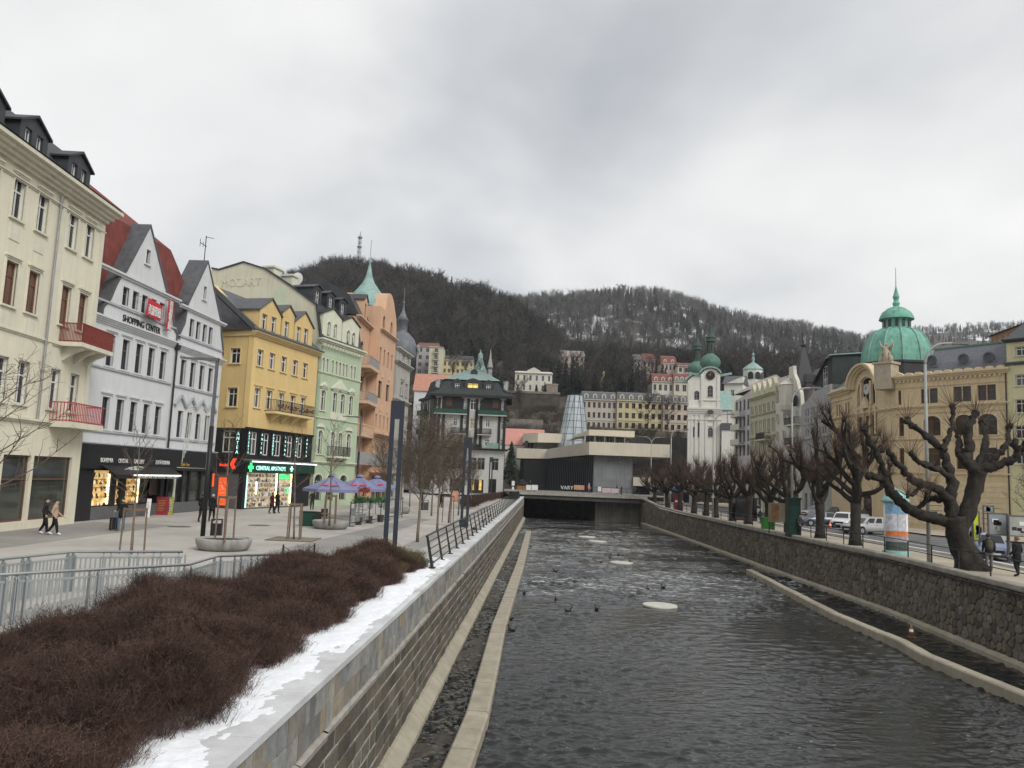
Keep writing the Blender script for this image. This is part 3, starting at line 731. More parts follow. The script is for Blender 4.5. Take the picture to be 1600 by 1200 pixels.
  def balcony(s, u0, u1, z, proj, h, slabmat, railmat, brackets=2, th=.18, sp=.13, bar=.022):
    b = MB().box(u0, u1, -proj, .04, z-th, z).build('balcony', slabmat, s.t)
    s.railing(u0+.05, u1-.05, -proj+.06, z, h, railmat, sp=sp, bar=bar, parent=b)
    for i in range(brackets):
      u = u0+(u1-u0)*(i+.5)/brackets
      mb = MB().prism([(-proj*.85, -.004), (.02, -.004), (.02, -.75), (-.12, -.7), (-proj*.5, -.3), (-proj*.85, -.14)], -.1, .1)
      mb.v = [(u+q[1], q[0], z-th+q[2]) for q in mb.v]; mb.build('bracket', slabmat, b)
    return b
  def pipe(s, u, z0, z1, y=-.12, mat=None, r=.06):
    return MB().tube([(u, y, z0), (u, y, z1)], r, 8).build('drainpipe', mat or M('zinc', (.33, .33, .34), .45, .2, 2, metal=.5), s.t)
  def gable(s, u0, u1, z0, zw, zp, depth, mat, rmat, y=0.0, over=.18, name='dormer', slope=None):
    """small wall gable with a pitched roof running back; returns the wall part"""
    um = (u0+u1)/2; w = s.wall([(u0, z0), (u1, z0), (u1, zw), (um, zp), (u0, zw)], mat, depth, y, name)
    k = (zp-zw)/(um-u0); mb = MB(); t = .1
    for sg in (-1, 1):
      e = um+sg*(um-u0+over); ze = zw-k*over
      mb.add([(um, y-.14, zp+.02), (e, y-.14, ze+.02), (e, y-.14, ze+.02+t), (um, y-.14, zp+.02+t*1.4), (um, y+depth, zp+.02), (e, y+depth, ze+.02), (e, y+depth, ze+.02+t), (um, y+depth, zp+.02+t*1.4)],
         [(0, 1, 2, 3), (4, 5, 6, 7), (0, 1, 5, 4), (1, 2, 6, 5), (2, 3, 7, 6)])
    mb.build('dormer_roof', rmat, w); return w
def lean_roof(b, u0, u1, prof, mat, name='roof', hip0=0, hip1=0):
  """roof given as (y, z) section swept from u0 to u1; hips pull the ends in with height"""
  z0 = prof[0][1]; zt = max(p[1] for p in prof); mb = MB(); k = len(prof)
  def e(u, z, h, sg): return u+sg*h*(z-z0)/max(.01, zt-z0)
  mb.add([(e(u0, z, hip0, 1), y, z) for y, z in prof]+[(e(u1, z, hip1, -1), y, z) for y, z in prof],
     [(i, i+1, i+1+k, i+k) for i in range(k-1)]+[tuple(range(k)), tuple(range(k, 2*k))])
  return mb.build(name, mat, b.t)
# ------------------------------------------------------------------ left row of houses
CREAM = M('cream_plaster', (.72, .68, .535), .9, .07, .6, .2, 30, streak=.10)
CREAM_T = M('cream_trim', (.68, .65, .53), .9, .08, 1.2, streak=.12)
WOODPANE = glass_mat('curtained_glass', (.05, .03, .025), (.2, .1, .08), .5)
b = Bld('cream_house', 'tall cream house at the left edge with dark roof dormers and red balconies', (-23.62, 30.5), (-24.05, 45.25)); CR = b
W = b.W
_, zc = b.uv('A', 480, 690); H = zc
k = dict(sur=CREAM_T, sw=.1, bars='T', fw=.08)
def single(b, v, x, yt, yb, w, **kw):
  u0, zt = b.uv(v, x, yt); u1, zb = b.uv(v, x, yb); return b.add_win((u0+u1)/2, zb, w, zt-zb, **kw), (u0+u1)/2, zb, zt
rows = [[(85, 545, 745), (198, 605, 800), (340, 690, 865), (418, 735, 905)], [(45, 930, 1150), (150, 980, 1185), (305, 1030, 1215), (385, 1065, 1245)]]
rowz = []
for i, r in enumerate(rows):
  _, zb, zt = b.row('A', r, .95, skind='hood', gmat=WOODPANE if i else GLASS, fmat=(BROWN_F if i else WHITE_F), **k); rowz.append((zb, zt))
_, zb2, zt2 = b.row('B', [(0, 232, 432), (100, 255, 455), (250, 285, 478), (340, 305, 500)], .95, skind='flat', **k); rowz.append((zb2, zt2))
us = [q[0] for q in b.wins[:2]]; step = us[1]-us[0]
for zb, zt in rowz:
  for j in range(1, 5):
    if us[0]-step*j > .8: b.add_win(us[0]-step*j, zb, .95, zt-zb, skind='hood', **k)
_, sz1 = b.uv('B', 235, 700); _, sz0 = b.uv('B', 235, 990)
SHOPFR = M('brown_shop_frame', (.13, .07, .05), .5, .2, 4)
SHOPG = glass_mat('shop_glass', (.03, .035, .033), (.09, .095, .08), .5, .04)
for x0, x1 in ((-160, -16), (0, 130), (145, 325)):
  ua, _ = b.uv('B', x0 if x0 > -400 else -400, 850); ub, _ = b.uv('B', x1, 850)
  if ub-ua > .5: b.add_win((ua+ub)/2, sz0, ub-ua, sz1-sz0, bars='H', fmat=SHOPFR, gmat=SHOPG, fw=.09, name='shop_window')
b.wall([(0, 0), (W, 0), (W, H), (0, H)], CREAM, 11)
b.band(0, W, H-.6, .75, .85, CREAM_T, steps=4); b.band(0, W, H-1.25, .14, .12, CREAM_T, 'string_course')
_, zs = b.uv('B', 60, 520); b.band(0, W, zs-.12, .2, .2, CREAM_T, 'string_course')
_, zs2 = b.uv('B', 60, 110); b.band(0, W, zs2-.1, .16, .12, CREAM_T, 'string_course')
up, _ = b.uv('A', 250, 900); b.pipe(up, zs+.1, H-.7)
b.box('pilaster', CREAM_T, up+.35, up+.65, -.08, .02, zs+.1, H-.75); b.box('pilaster', CREAM_T, W-.45, W-.02, -.08, .02, zs+.1, H-.75)
for zb, zt in rowz[:2]:
  for (x) in us + [u for u in (us[0]-step, us[0]-2*step) if u > .8]:
    b.box('apron_panel', CREAM_T, x-.42, x+.42, -.035, .02, zb-1.05, zb-.3)
# balconies
RED_IRON = M('rusty_red_iron', (.22, .05, .04), .6, .3, 6); PINK_IRON = M('faded_red_rail', (.42, .08, .09), .5, .2, 3)
u0, z = b.uv('B', 245, 150); b3 = b.balcony(W-3.6, W-.05, z, 1.25, 1.0, CREAM_T, RED_IRON, 3, .22, sp=.07, bar=.03)
mb = MB(); r_ = random.Random(2)
for i in range(46):
  cx = W-3.5+i*.075; zz = z+.25+.22*abs(math.sin(i*1.3)); mb.bar((cx, -1.19, zz), (cx+.1, -1.19, zz+.22), .05, .02)
for i in range(16): mb.bar((W-.1, -1.2+i*.075, z+.2+.2*abs(math.sin(i*1.9))), (W-.1, -1.1+i*.07, z+.55), .05, .02)
mb.build('scrollwork', RED_IRON, b3)
_, z = b.uv('B', 330, 545); b.balcony(W-3.7, W-.05, z, 1.1, 1.0, CREAM_T, PINK_IRON, 0, .3, sp=.17, bar=.035)
# roof and dormers
lean_roof(b, -.3, W+.1, [(-.9, H+.2), (.3, H+.55), (2.2, H+3.2), (6, H+4.6), (9.8, H+3.2), (11.2, H+.3)], DARKROOF, hip1=1.5)
for xa, ytop, ybot in ((385, 350, 530), (175, 190, 390), (-35, 20, 240), (-245, -160, 90)):
  uc, z1 = b.uv('A', xa, ytop, .35); _, z0 = b.uv('A', xa, ybot, .35)
  z0 = H+.35; z1 = z0+1.75
  for du in (-.5, .5): b.add_win(uc+du, z0+.3, .55, 1.05, bars='I', y=.3, fw=.07)
  b.gable(uc-1.2, uc+1.2, z0-.3, z1-.25, z1+.35, 3.0, DARKROOF, DARKROOF, y=.3)
u, z = b.uv('A', 515, 545, 2.0); MB().box(W-.6, W+.2, 1.6, 2.6, H, H+1.7).box(W-.75, W+.35, 1.45, 2.75, H+1.7, H+1.9).build('chimney', CREAM_T, b.t)

# ---- the pair of white gabled houses
WHITE = M('white_plaster', (.63, .64, .645), .9, .05, .7, .15, 30, streak=.09)
GREYT = M('grey_trim', (.40, .42, .44), .85, .12, 1.5)
REDTILE = M('red_roof_tile', (.20, .055, .045), .8, .25, 1.2, .35, 7, streak=.25)
WA, WB = Vector((-24.82, 45.4, 0)), Vector((-23.55, 64.3, 0))
WCOM = M('dark_window_frame', (.10, .10, .11), .5, .15, 4)
full = Bld('tmp', 'x', WA, WB); bpy.data.objects.remove(full.t)
usplit, _ = full.uv('B', 783, 620); PS = full.A + full.x*usplit
def white_house(name, label, A, B, left, right, rowdefs, first):
  b = Bld(name, label, A, B)
  poly = [(0, 0), (b.W, 0)]+[b.uv(*q) for q in right]+[b.uv(*q) for q in left]
  poly.append((0, poly[-1][1])); poly.insert(2, (b.W, poly[2][1]))
  poly = [(min(max(u, 0), b.W), z) for u, z in poly]
  kw = dict(sur=WHITE, sw=.14, bars='H', fmat=WCOM, gmat=GLASS_DARK, fw=.06)
  info = []
  for v, pts, w, sk in rowdefs: info.append(b.row(v, pts, w, skind=sk, **kw)[1:])
  return b, poly, info
W1, poly1, inf1 = white_house('gabled_house', 'white gabled house with black lettering under a red tiled roof', (WA.x, WA.y), (PS.x, PS.y),
  [('A', 705, 755), ('A', 592, 965), ('A', 570, 985), ('w', 255, 20), ('w', 180, 200), ('w', 90, 300), ('w', 75, 400)],
  [('w', 1022, 745), ('w', 1012, 640), ('w', 965, 560), ('w', 950, 235), ('w', 935, 170), ('A', 783, 1075), ('A', 780, 1060)],
  [('A', [(693, 870, 940)], .5, 'flat'), ('w', [(365, 60, 310), (485, 120, 355), (600, 170, 400), (710, 220, 450), (815, 270, 490)], .72, 'flat'),
  ('B', [(515, 130, 280), (585, 150, 293), (648, 170, 312), (705, 190, 325), (760, 208, 340)], .82, 'hood'),
  ('B', [(490, 418, 570), (557, 432, 578), (620, 443, 585), (680, 455, 592), (735, 465, 600)], .82, 'hood')], True)
W2, poly2, inf2 = white_house('gabled_house', 'narrower white gabled house with dark zigzag hoods beside the yellow house', (PS.x, PS.y), (WB.x, WB.y),
  [('C', 105, 118), ('w', 1150, 265), ('w', 1110, 500), ('w', 1045, 640), ('w', 1040, 720)],
  [('w', 1595, 935), ('w', 1580, 800), ('w', 1560, 640), ('w', 1560, 480), ('C', 185, 490)],
  [('w', [(1358, 60, 230)], .5, 'flat'), ('w', [(1190, 465, 700), (1270, 500, 735), (1352, 535, 760), (1425, 570, 790)], .7, 'flat'),
  ('B', [(855, 250, 365), (900, 258, 378), (943, 270, 388), (983, 282, 398)], .82, 'hood'),
  ('B', [(840, 485, 610), (882, 492, 615), (925, 500, 620), (965, 508, 625)], .82, 'flat')], False)
_, zshop = W1.uv('s', 500, 40); zshop = max(3.6, zshop-.1)
for b, poly, inf in ((W1, poly1, inf1), (W2, poly2, inf2)):
  sw = list(b.wins); low = [p for p in poly]
  low[0] = (0, zshop); low[1] = (b.W, zshop)
  b.wall(low, WHITE, .5)
  # gable roof following the outline, a little behind and outside
  top = poly[3:-1]; n = len(top); mb = MB(); cx = b.W/2
  pr = [(cx+(u-cx)*1.03, z+.06) for u, z in top]
  mb.add([(u, .1, z) for u, z in pr]+[(u, 1.5, z) for u, z in pr], [(i, i+1, n+i+1, n+i) for i in range(n-1)])
  mb.add([(u, -.06, z) for u, z in pr]+[(cx+(u-cx)*.985, -.06, z-.12) for u, z in top]+[(u, .1, z) for u, z in pr], [f for i in range(n-1) for f in ((i, i+1, n+i+1, n+i), (i, i+1, 2*n+i+1, 2*n+i))])
  mb.build('gable_roof', SLATE, b.t)
  for (zb, zt), dz in zip(inf[1:], (.12, .3, .3)): b.band(.3, b.W-.3, zb-.22, .12, .1, GREYT, 'string_course', steps=1)
  b.band(0, b.W, inf[2][1]+.55, .42, .32, WHITE, 'cornice', steps=4)
  b.band(.2, b.W-.2, inf[1][1]+.5, .25, .22, WHITE, 'cornice', steps=2)
  b.band(0, b.W, zshop, .14, .25, GREYT, 'ledge'); 
  b.box('rear_block', WHITE, 0, b.W, .52, 10, 0.01, inf[2][1]+.5)
W2.box('fire_wall', WHITE, W2.W-.3, W2.W-.005, .51, 9.9, inf2[2][1]+.51, inf2[1][1])
zb, zt = inf2[3]
mb = MB()
for i in range(8):
  u = .5+i*(W2.W-1.0)/8; s_ = (W2.W-1.0)/8; up_ = (i % 2 == 0)
  mb.bar((u, -.1, zt+.35+(0 if up_ else .75)), (u+s_, -.1, zt+.35+(.75 if up_ else 0)), .2, .16, up=(0, 1, 0))
mb.build('zigzag_hood', GREYT, W2.t)
# red main roof behind the gables (hipped)
ze = inf1[2][1]+.9
TOTAL = (WB-WA).length
zr = W1.uv('A', 600, 650, 7)[1]
lean_roof(W1, -.2, TOTAL+.1, [(.53, ze), (1.2, ze+6.9), (7.0, zr), (12.4, ze+6.9), (13.4, ze)], REDTILE, 'main_roof', hip0=.8, hip1=TOTAL-W1.W*.55)
MB().box(1.2, 1.9, 4.6, 5.3, ze+4.2, ze+4.75).build('roof_hatch', BLACK, W1.t)
W1.pipe(W1.W-.02, zshop, inf1[2][1]+.5, -.14, IRON, .07)
MB().prism([(-.35, 0), (.35, 0), (.12, -.5), (-.12, -.5)], -.3, -.02).build('rain_hopper', IRON, W1.t).location = (W1.W, 0, inf1[2][1]+.9)
# antenna on the second gable
u, z = W2.uv('C', 105, 118)
mb = MB().bar((u, .3, z), (u, .3, z+2), .05); mb.bar((u-.9, .3, z+1.2), (u+.2, .3, z+1.2), .04); mb.bar((u-.9, .3, z+.9), (u-.9, .3, z+1.5), .03); mb.bar((u, .3, z+1.9), (u+1.3, .3, z+2.2), .04); mb.bar((u-.4, .3, z+1), (u-.4, .3, z+1.4), .03)
mb.build('antenna', IRON, W2.t)
# lettering and red banners
BLK = M('black_letter', (.02, .02, .022), .5); WHT = M('white_letter', (.75, .75, .73), .6); GOLD = M('gold_letter', (.45, .28, .06), .5)
RED = M('red_banner', (.52, .03, .05), .7, .1, 2)
def along(b, v, x0, y0, x1, y1):
  a, c = b.uv(v, x0, y0), b.uv(v, x1, y1); return (a[0]+c[0])/2, (a[1]+c[1])/2, abs(c[0]-a[0])
u0, z0 = W1.uv('w', 330, 470); u1, z1 = W1.uv('w', 595, 560); zL = (z0+z1)/2
def text_fit(b, s, u0, u1, z, size, mat, y=-.04, parent=None):
  me = TXT[s]; w = max(v.co.x for v in me.vertices)-min(v.co.x for v in me.vertices)
  return lettering(s, mat, parent or b.t, ((u0+u1)/2, y, z), size, (u1-u0)/(w*size))
text_fit(W1, 'SHOPPING', u0, u1, zL-.12, .62, BLK); u2, z2 = W1.uv('w', 615, 590); u3, _ = W1.uv('w', 795, 620); text_fit(W1, 'CENTER', u2, u3, zL-.12, .62, BLK)
t = thing('banner', 'slanted red banner with white characters hung before the gable windows', 'banner')
u0, z0 = W1.uv('w', 555, 330); u1, z1 = W1.uv('w', 720, 350)
t.matrix_world = W1.t.matrix_basis.copy(); pl = MB().add([(u0-.15, -.5, z0-.45), (u1+.1, -.5, z0-.55), (u1+.2, -.5, z0+.55), (u0, -.5, z0+.7), (u0-.15, -.48, z0-.45), (u1+.1, -.48, z0-.55), (u1+.2, -.48, z0+.55), (u0, -.48, z0+.7)], [(0, 1, 2, 3), (4, 5, 6, 7), (0, 1, 5, 4), (1, 2, 6, 5), (2, 3, 7, 6), (3, 0, 4, 7)]).build('cloth', RED, t)
text_fit(W1, '資源餐廳', u0+.05, u1, z0-.3, .72, WHT, -.53, pl)
MB().bar((u0-.1, -.5, z0+.6), (u0-.9, 0, z0+.7), .02).bar((u1+.2, -.5, z0+.5), (u1+.9, 0, z0+.4), .02).build('guy_rope', IRON, t)
t = thing('banner', 'long vertical red banner with white characters at the gable corner', 'banner'); t.matrix_world = W1.t.matrix_basis.copy()
u0, z1 = W1.uv('w', 935, 235, -.4); u1, z0 = W1.uv('w', 910, 610, -.4); uc = (u0+u1)/2
pl = MB().box(uc-.34, uc+.34, -.42, -.39, z0, z1).build('cloth', RED, t)
for i, c in enumerate('資源餐廳'): text_fit(W1, c, uc-.24, uc+.24, z1-.1-(i+.82)*(z1-z0)/4.15, .58, WHT, -.45, pl)
MB().bar((uc, -.4, z1), (uc, .2, z1), .03).bar((uc, -.4, z0), (uc, .2, z0), .03).build('bracket', IRON, t)
# shop fronts of the white houses
def goods(parent, u0, u1, z0, z1, y, cols, seed, n):
  r = random.Random(seed); rows = list(np.arange(z0, z1-.25, .42)); parts = [MB() for _ in cols]
  for i in range(n):
    z = r.choice(rows); u = r.uniform(u0+.08, u1-.08); w = r.uniform(.03, .09); h = r.uniform(.1, .34); mb = parts[r.randrange(len(cols))]
    if r.random() < .5: mb.box(u-w, u+w, y-.07-.02*r.random(), y-.03, z, z+h)
    else: mb.lathe([(w*.7, 0), (w, h*.3), (w*.8, h*.6), (w*.35, h*.75), (w*.4, h)], 7, (u, y-.07, z))
  for mb, c in zip(parts, cols): tag(mb.build('goods', c, parent), kind='stuff')
LAMP = M('warm_tube_light', (1, .82, .45), .5, .02, 1, emit=1.6); LAMPW = M('white_tube_light', (.95, .95, .92), .5, .02, 1, emit=1.1)
GRP = M('grey_panel', (.12, .12, .125), .5, .15, 3)
for b, label in ((W1, 1), (W2, 2)):
  mb = MB().box(0, b.W, -.28, .5, 3.05, zshop-.02); mb.build('fascia', BLACK, b.t)
  b.box('stall_riser', GRP, .25, b.W-.2, -.06, .4, 0.01, .78)
def shop_bay(b, v, x0, y0, x1, y1, mat, name='shop_window', back=.1):
  ua, za = b.uv(v, x0, y0); ub, zb = b.uv(v, x1, y1)
  w = MB().box(ua, ub, back, back+.02, max(.8, min(za, zb)), max(za, zb)).build(name, mat, b.t); return w, ua, ub
GG = [M('amber_crystal', (.55, .33, .09), .2, .3, 9, emit=.35), M('dark_crystal', (.10, .05, .03), .2, .3, 9), M('pale_crystal', (.75, .62, .38), .15, .2, 9, emit=.4)]; GOLDBACK = M('lit_gold_back', (.62, .42, .16), .4, .35, 2.5, emit=.55); APOSHOP = M('lit_pharmacy_back', (.46, .37, .25), .4, .3, 1.6, emit=.5); AG = [M('pharm_white', (.6, .6, .58), .5, emit=.15), M('pharm_dark', (.06, .05, .05), .5), M('pharm_tan', (.4, .25, .12), .5), M('pharm_grey', (.25, .28, .28), .5)]
w, ua, ub = shop_bay(W1, 's', 150, 720, 385, 330, GOLDBACK); goods(w, ua, ub, .85, 2.8, .09, GG, 1, 120); MB().box(ub-.16, ub-.04, -.04, .08, .9, 2.75).build('tube_light', LAMP, w)
for zz in (1.35, 1.9, 2.4): MB().box(ua, ub, -.05, .09, zz, zz+.03).build('shelf', BROWN_F, w)
w, u2, u3 = shop_bay(W1, 's', 415, 690, 490, 430, GOLDBACK); goods(w, u2, u3, .85, 2.4, .09, GG, 2, 40)
w, u4, u5 = shop_bay(W1, 's', 525, 690, 715, 395, GOLDBACK); goods(w, u4, u5, .85, 2.5, .09, GG, 3, 100); MB().box(u5-.14, u5-.04, -.04, .08, .9, 2.6).build('tube_light', LAMP, w)
for zz in (1.35, 1.9): MB().box(u4, u5, -.05, .09, zz, zz+.03).build('shelf', BROWN_F, w)
shop_bay(W1, 's', 745, 690, 820, 420, SHOPG); shop_bay(W1, 's', 835, 610, 980, 420, M('dark_green_board', (.02, .06, .04), .4, .3, 2, col2=(.12, .03, .03)))
W1.box('pillar', BLACK, 0.0, ua-.05, -.1, .45, 0.012, 3.06); W1.box('pillar', BLACK, ub+.03, u2-.03, -.1, .45, .79, 3.06); W1.box('pillar', BLACK, u3+.02, u4-.02, -.1, .45, .79, 3.06); W1.box('pillar', BLACK, u5+.02, u5+.25, -.1, .45, .79, 3.06)
W1.box('pillar', BLACK, W1.W-.5, W1.W, -.1, .45, .79, 3.06); W1.box('shop_back', GLASS_DARK, 0.02, W1.W-.02, .35, .5, .79, 3.04)
ua, za = W1.uv('s', 430, 320); ub, zb = W1.uv('s', 985, 325)
aw = MB().add([(ua-2.0, -.26, 3.3), (ub+.3, -.26, 3.3), (ub+.3, -1.25, 2.75), (ua-2.0, -1.25, 2.75), (ua-2.0, -1.25, 2.5), (ub+.3, -1.25, 2.5)], [(0, 1, 2, 3), (3, 2, 5, 4)]).build('awning', BLACK, W1.t)
MB().box(ua, ub, -1.3, -1.26, 2.68, 2.76).build('tube_light', LAMPW, aw)
text_fit(W1, 'BOHEMIA CRYSTAL GALLERY', ua+.5, ub-.3, 2.53, .2, WHT, -1.28, aw)
mb = MB()
for r0 in (1.0, .85):
  pts = [(ua+.9+r0*math.cos(t), -.75-.33*math.sin(t)*r0, 3.06+.19*math.sin(t)*r0) for t in np.linspace(0, 6.283, 28)]; mb.tube(pts, .03, 4)
mb.bar((ua+.4, -.75, 3.08), (ua+1.4, -.75, 3.08), .12); mb.build('emblem', WHT, aw)
for s_, x0, x1, m_ in (('BOHEMIA', 275, 415, WHT), ('CRYSTAL', 478, 590, WHT), ('GALLERY', 652, 770, WHT), ('ZLATÁ KORUNA', 900, 1062, WHT)):
  ua, z = W1.uv('s', x0, 140, -.3); ub, _ = W1.uv('s', x1, 150, -.3); text_fit(W1, s_, ua, ub, 3.45, .38, m_, -.32)
ua, z = W2.uv('s', 1185, 190, -.3); ub, _ = W2.uv('s', 1285, 190, -.3); text_fit(W2, 'Style Line', max(.2, ua), max(ub, 1.6), 3.4, .36, GOLD, -.32)
for x0, x1 in ((1.0, 2.6), (2.9, 3.7), (4.0, 5.6), (5.9, W2.W-.6)):
  if x1 > x0: MB().box(x0, x1, .08, .1, .8, 3.0).build('shop_window', SHOPG, W2.t)
for x in (.5, 2.75, 3.85, 5.75, W2.W-.3): W2.box('pillar', BLACK, x-.12, x+.12, -.08, .45, .79, 3.06)
W2.box('shop_back', GLASS_DARK, 0.02, W2.W-.02, .35, .5, .79, 3.04)
ua, _ = W1.uv('s', 1040, 450); MB().box(ua-.13, ua+.13, -.5, -.44, 1.0, 2.95).build('flag_sign', M('yellow_blue_flag', (.75, .65, .1), .6, .1, 1.2, col2=(.5, .6, .75)), W1.t)

# ---- yellow corner house
YEL = M('yellow_plaster', (.68, .50, .225), .9, .07, .6, .15, 30, streak=.08); YELT = M('yellow_trim', (.70, .54, .28), .9, .07, 1.5)
b = Bld('yellow_house', 'yellow corner house with three gabled dormers above a black pharmacy front', (-22.06, 67.23), (-19.25, 78.3)); YB = b
kw = dict(sur=YELT, sw=.12, fw=.075, bars='T')
_, zA, zAt = b.row('C', [(447, 705, 810), (525, 725, 830), (603, 745, 850), (677, 765, 870), (743, 785, 885)], .95, skind='flat', **kw)
r2, zB, zBt = b.row('C', [(427, 955, 1085), (505, 970, 1100), (585, 985, 1105), (660, 1000, 1120), (727, 1015, 1130)], .95, skind='hood', **kw)
_, He = b.uv('C', 430, 590); _, zband = b.uv('y', 600, 90)
b.wall([(0, zband), (b.W, zband), (b.W, He), (0, He)], YEL, .5); b.band(-.1, b.W, He-.3, .42, .45, YELT, steps=3); b.band(-.1, b.W, He+.12, .1, .55, SLATE, 'gutter', steps=1)
for x0, x1, xp, yp, pts in ((438, 578, 525, 370, [(475, 465, 570), (535, 485, 590)]), (590, 667, 630, 410, [(620, 515, 625)]), (675, 792, 740, 455, [(700, 550, 650), (748, 562, 665)])):
  ua, _ = b.uv('C', x0, 600); ub, _ = b.uv('C', x1, 620)
  for q in pts: single(b, 'C', *q, .85, bars='T', sur=YELT, sw=.08, sill=False)
  zp = b.uv('C', xp, yp)[1]; b.gable(ua, ub, He+.23, zp-.45*(ub-ua)*.75, zp, 5.0, YEL, SLATE, y=.02)
# end wall
S0 = Vector((-26.6, 69.0, 0)); e = Bld('tmp', 'x', (S0.x, S0.y), (-22.06, 67.23)); bpy.data.objects.remove(e.t)
lx = -e.W
MBl = Matrix.Rotation(math.atan2(e.x.y, e.x.x)-math.atan2(b.x.y, b.x.x), 4, 'Z')
def end_part(mb_or_obj):
  o = mb_or_obj; o.matrix_basis = MBl @ Matrix.Translation((lx, 0, 0)) @ o.matrix_basis; return o
e.t = b.t; before = set(COL.objects)
for q in [(285, 690, 790), (265, 950, 1075)]: single(e, 'C', *q, 1.05, sur=YELT, sw=.1, bars='T')
_, zpk = b.uv('C', 190, 390); zpk = He+4.2
e.wall([(0, zband), (e.W, zband), (e.W, He), (e.W-.2, He+.3), (0, He+4.4)], YEL, .5, y=.004)
e.band(0, e.W-.1, He-.3, .4, .12, YELT, steps=1)
for o in set(COL.objects)-before:
  if o.parent == b.t: end_part(o)
# roofs: the slope that rises from the eave and the end slope
lean_roof(b, -.3, b.W, [(-.35, He+.22), (4.8, He+4.3), (9.5, He+.3)], SLATE, 'main_roof', hip0=0, hip1=0)
MB().bar((-.1, .1, He+.35), (-3.2, 3.6, He+4.2), .5, .35).build('verge', DARKROOF, b.t)
b.box('rear_block', YEL, .52, b.W-.02, .51, 9.3, .02, He-.02)
# balcony
ua, za = b.uv('C', 478, 1165); ub, _ = b.uv('C', 742, 1165); BAL = b.balcony(ua, ub, zB-.15, 1.0, 1.0, YELT, IRON, 4, .2, sp=.12)
mb = MB(); r_ = random.Random(6)
for i in range(60): c = (ua+.3+(ub-ua-.6)*r_.random(), -1.05, zB+.15+.35*r_.random()); mb.ball(c, .09, .09, .08, 5, 3)
tag(mb.build('flower_box', M('withered_flowers', (.10, .05, .045), .9, .5, 9), BAL), kind='stuff')
# black clad first floor with lit names, pharmacy below
zf0 = b.uv('y', 700, 480)[1]
_, c0, c1 = b.row('y', [(530, 120, 400), (680, 140, 415), (835, 155, 425), (980, 170, 435), (1105, 185, 440)], 1.15, bars='T', fw=.09, y=-.0)
b.wall([(-.06, zf0), (b.W, zf0), (b.W, zband), (-.06, zband)], BLACK, .45, name='black_cladding', y=0.0)
b.band(-.15, b.W, zband-.1, .2, .16, BLACK, 'cornice', steps=2); b.band(-.1, b.W, zf0-.14, .2, .2, GRP, 'ledge', steps=2)
TEAL = M('lit_teal_letter', (.45, .85, .78), .5, .02, 1, emit=.8); GREENL = M('lit_green_sign', (.05, .85, .2), .5, .05, 1, emit=1.0)
for x, word in ((455, 'ASTERIA'), (618, 'ANTEA'), (762, 'PHARMACY'), (915, 'LÉKÁRNA'), (1055, 'APTEKA'), (1185, 'ANTEA')):
  uc = b.uv('y', x, 280)[0]; uc = min(uc, b.W-.25)
  pn = MB().box(uc-.26, uc+.26, -.08, -.02, c0-.1, c1+.15).build('name_panel', BLACK, b.t)
  word = [c for c in word if c in TXT] ; n = len(word)
  for i, ch in enumerate(word): lettering(ch, TEAL, pn, (uc, -.095, c1-.12-(i+.4)*(c1-c0)/n), .3)
# end wall panels
before = set(COL.objects); e.t = b.t
single(e, 'D', 237, 305, 450, 1.3, bars='T', fw=.09); e.wall([(0, zf0), (e.W-.03, zf0), (e.W-.03, zband), (0, zband)], BLACK, .45, name='black_cladding', y=.0)
uc = e.uv('y', 338, 250)[0]; pn = MB().box(uc-.3, uc+.3, -.07, -.02, c0-.1, c1+.2).build('name_panel', BLACK, b.t)
for i, ch in enumerate('ANTEA'): lettering(ch, TEAL, pn, (uc, -.085, c1-.2-(i+.45)*(c1-c0)/5), .42)
MB().box(0, e.W-.04, -.1, .4, 3.0, zf0-.02).build('fascia', BLACK, b.t); MB().box(0, e.W-.04, 0.0, .4, .02, 2.99).build('shop_wall', GRP, b.t)
for o in set(COL.objects)-before:
  if o.parent == b.t: end_part(o)
ua, _ = b.uv('y', 395, 800); ub, _ = b.uv('y', 825, 800); uc, ud = b.uv('y', 838, 800)[0], b.uv('y', 1005, 800)[0]
ua = max(.5, ua)
zt = b.uv('y', 700, 635)[1]
w = MB().box(ua, ub, .12, .14, .12, zt).build('shop_window', APOSHOP, b.t); goods(w, ua+.3, ub-.2, .2, zt, .10, AG, 4, 330); MB().box(ub-.14, ub-.02, .0, .1, .15, zt).build('tube_light', LAMP, w); MB().box(ua, ua+.25, .02, .1, .12, zt-.2).build('light_panel', TEAL, w)
for zz in (.9, 1.5, 2.1): MB().box(ua+.3, ub-.2, .04, .11, zz, zz+.03).build('shelf', GREY_F, w)
MB().box(ua+1.6, ua+1.75, .02, .1, 1.2, 2.3).build('tube_light', LAMP, w)
w = MB().box(uc, ud, .12, .14, .12, zt).build('shop_door', APOSHOP, b.t); goods(w, uc, ud-.2, .2, zt-.5, .10, AG, 5, 100); MB().box(ud-.14, ud-.02, .0, .1, .15, zt).build('tube_light', LAMP, w); MB().box(uc+.1, ud-.4, .0, .1, zt-.45, zt-.08).build('door_sign', GREENL, w); MB().box(ud-.75, ud-.35, .02, .1, 1.2, 1.75).build('poster', GREENL, w)
b.box('pillar', BLACK, 0, ua-.02, -.02, .4, .02, zt); b.box('pillar', BLACK, ub+.01, uc-.01, -.02, .4, .02, zt); b.box('pillar', BLACK, ud+.02, b.W, -.02, .4, .02, zt); b.box('threshold', GRP, ua, ud, -.05, .4, .01, .11)
b.box('fascia', BLACK, 0, b.W, -.12, .4, zt+.01, zf0-.16)
GREENSIGN = M('dark_green_fascia', (.01, .05, .035), .4, .1, 3)
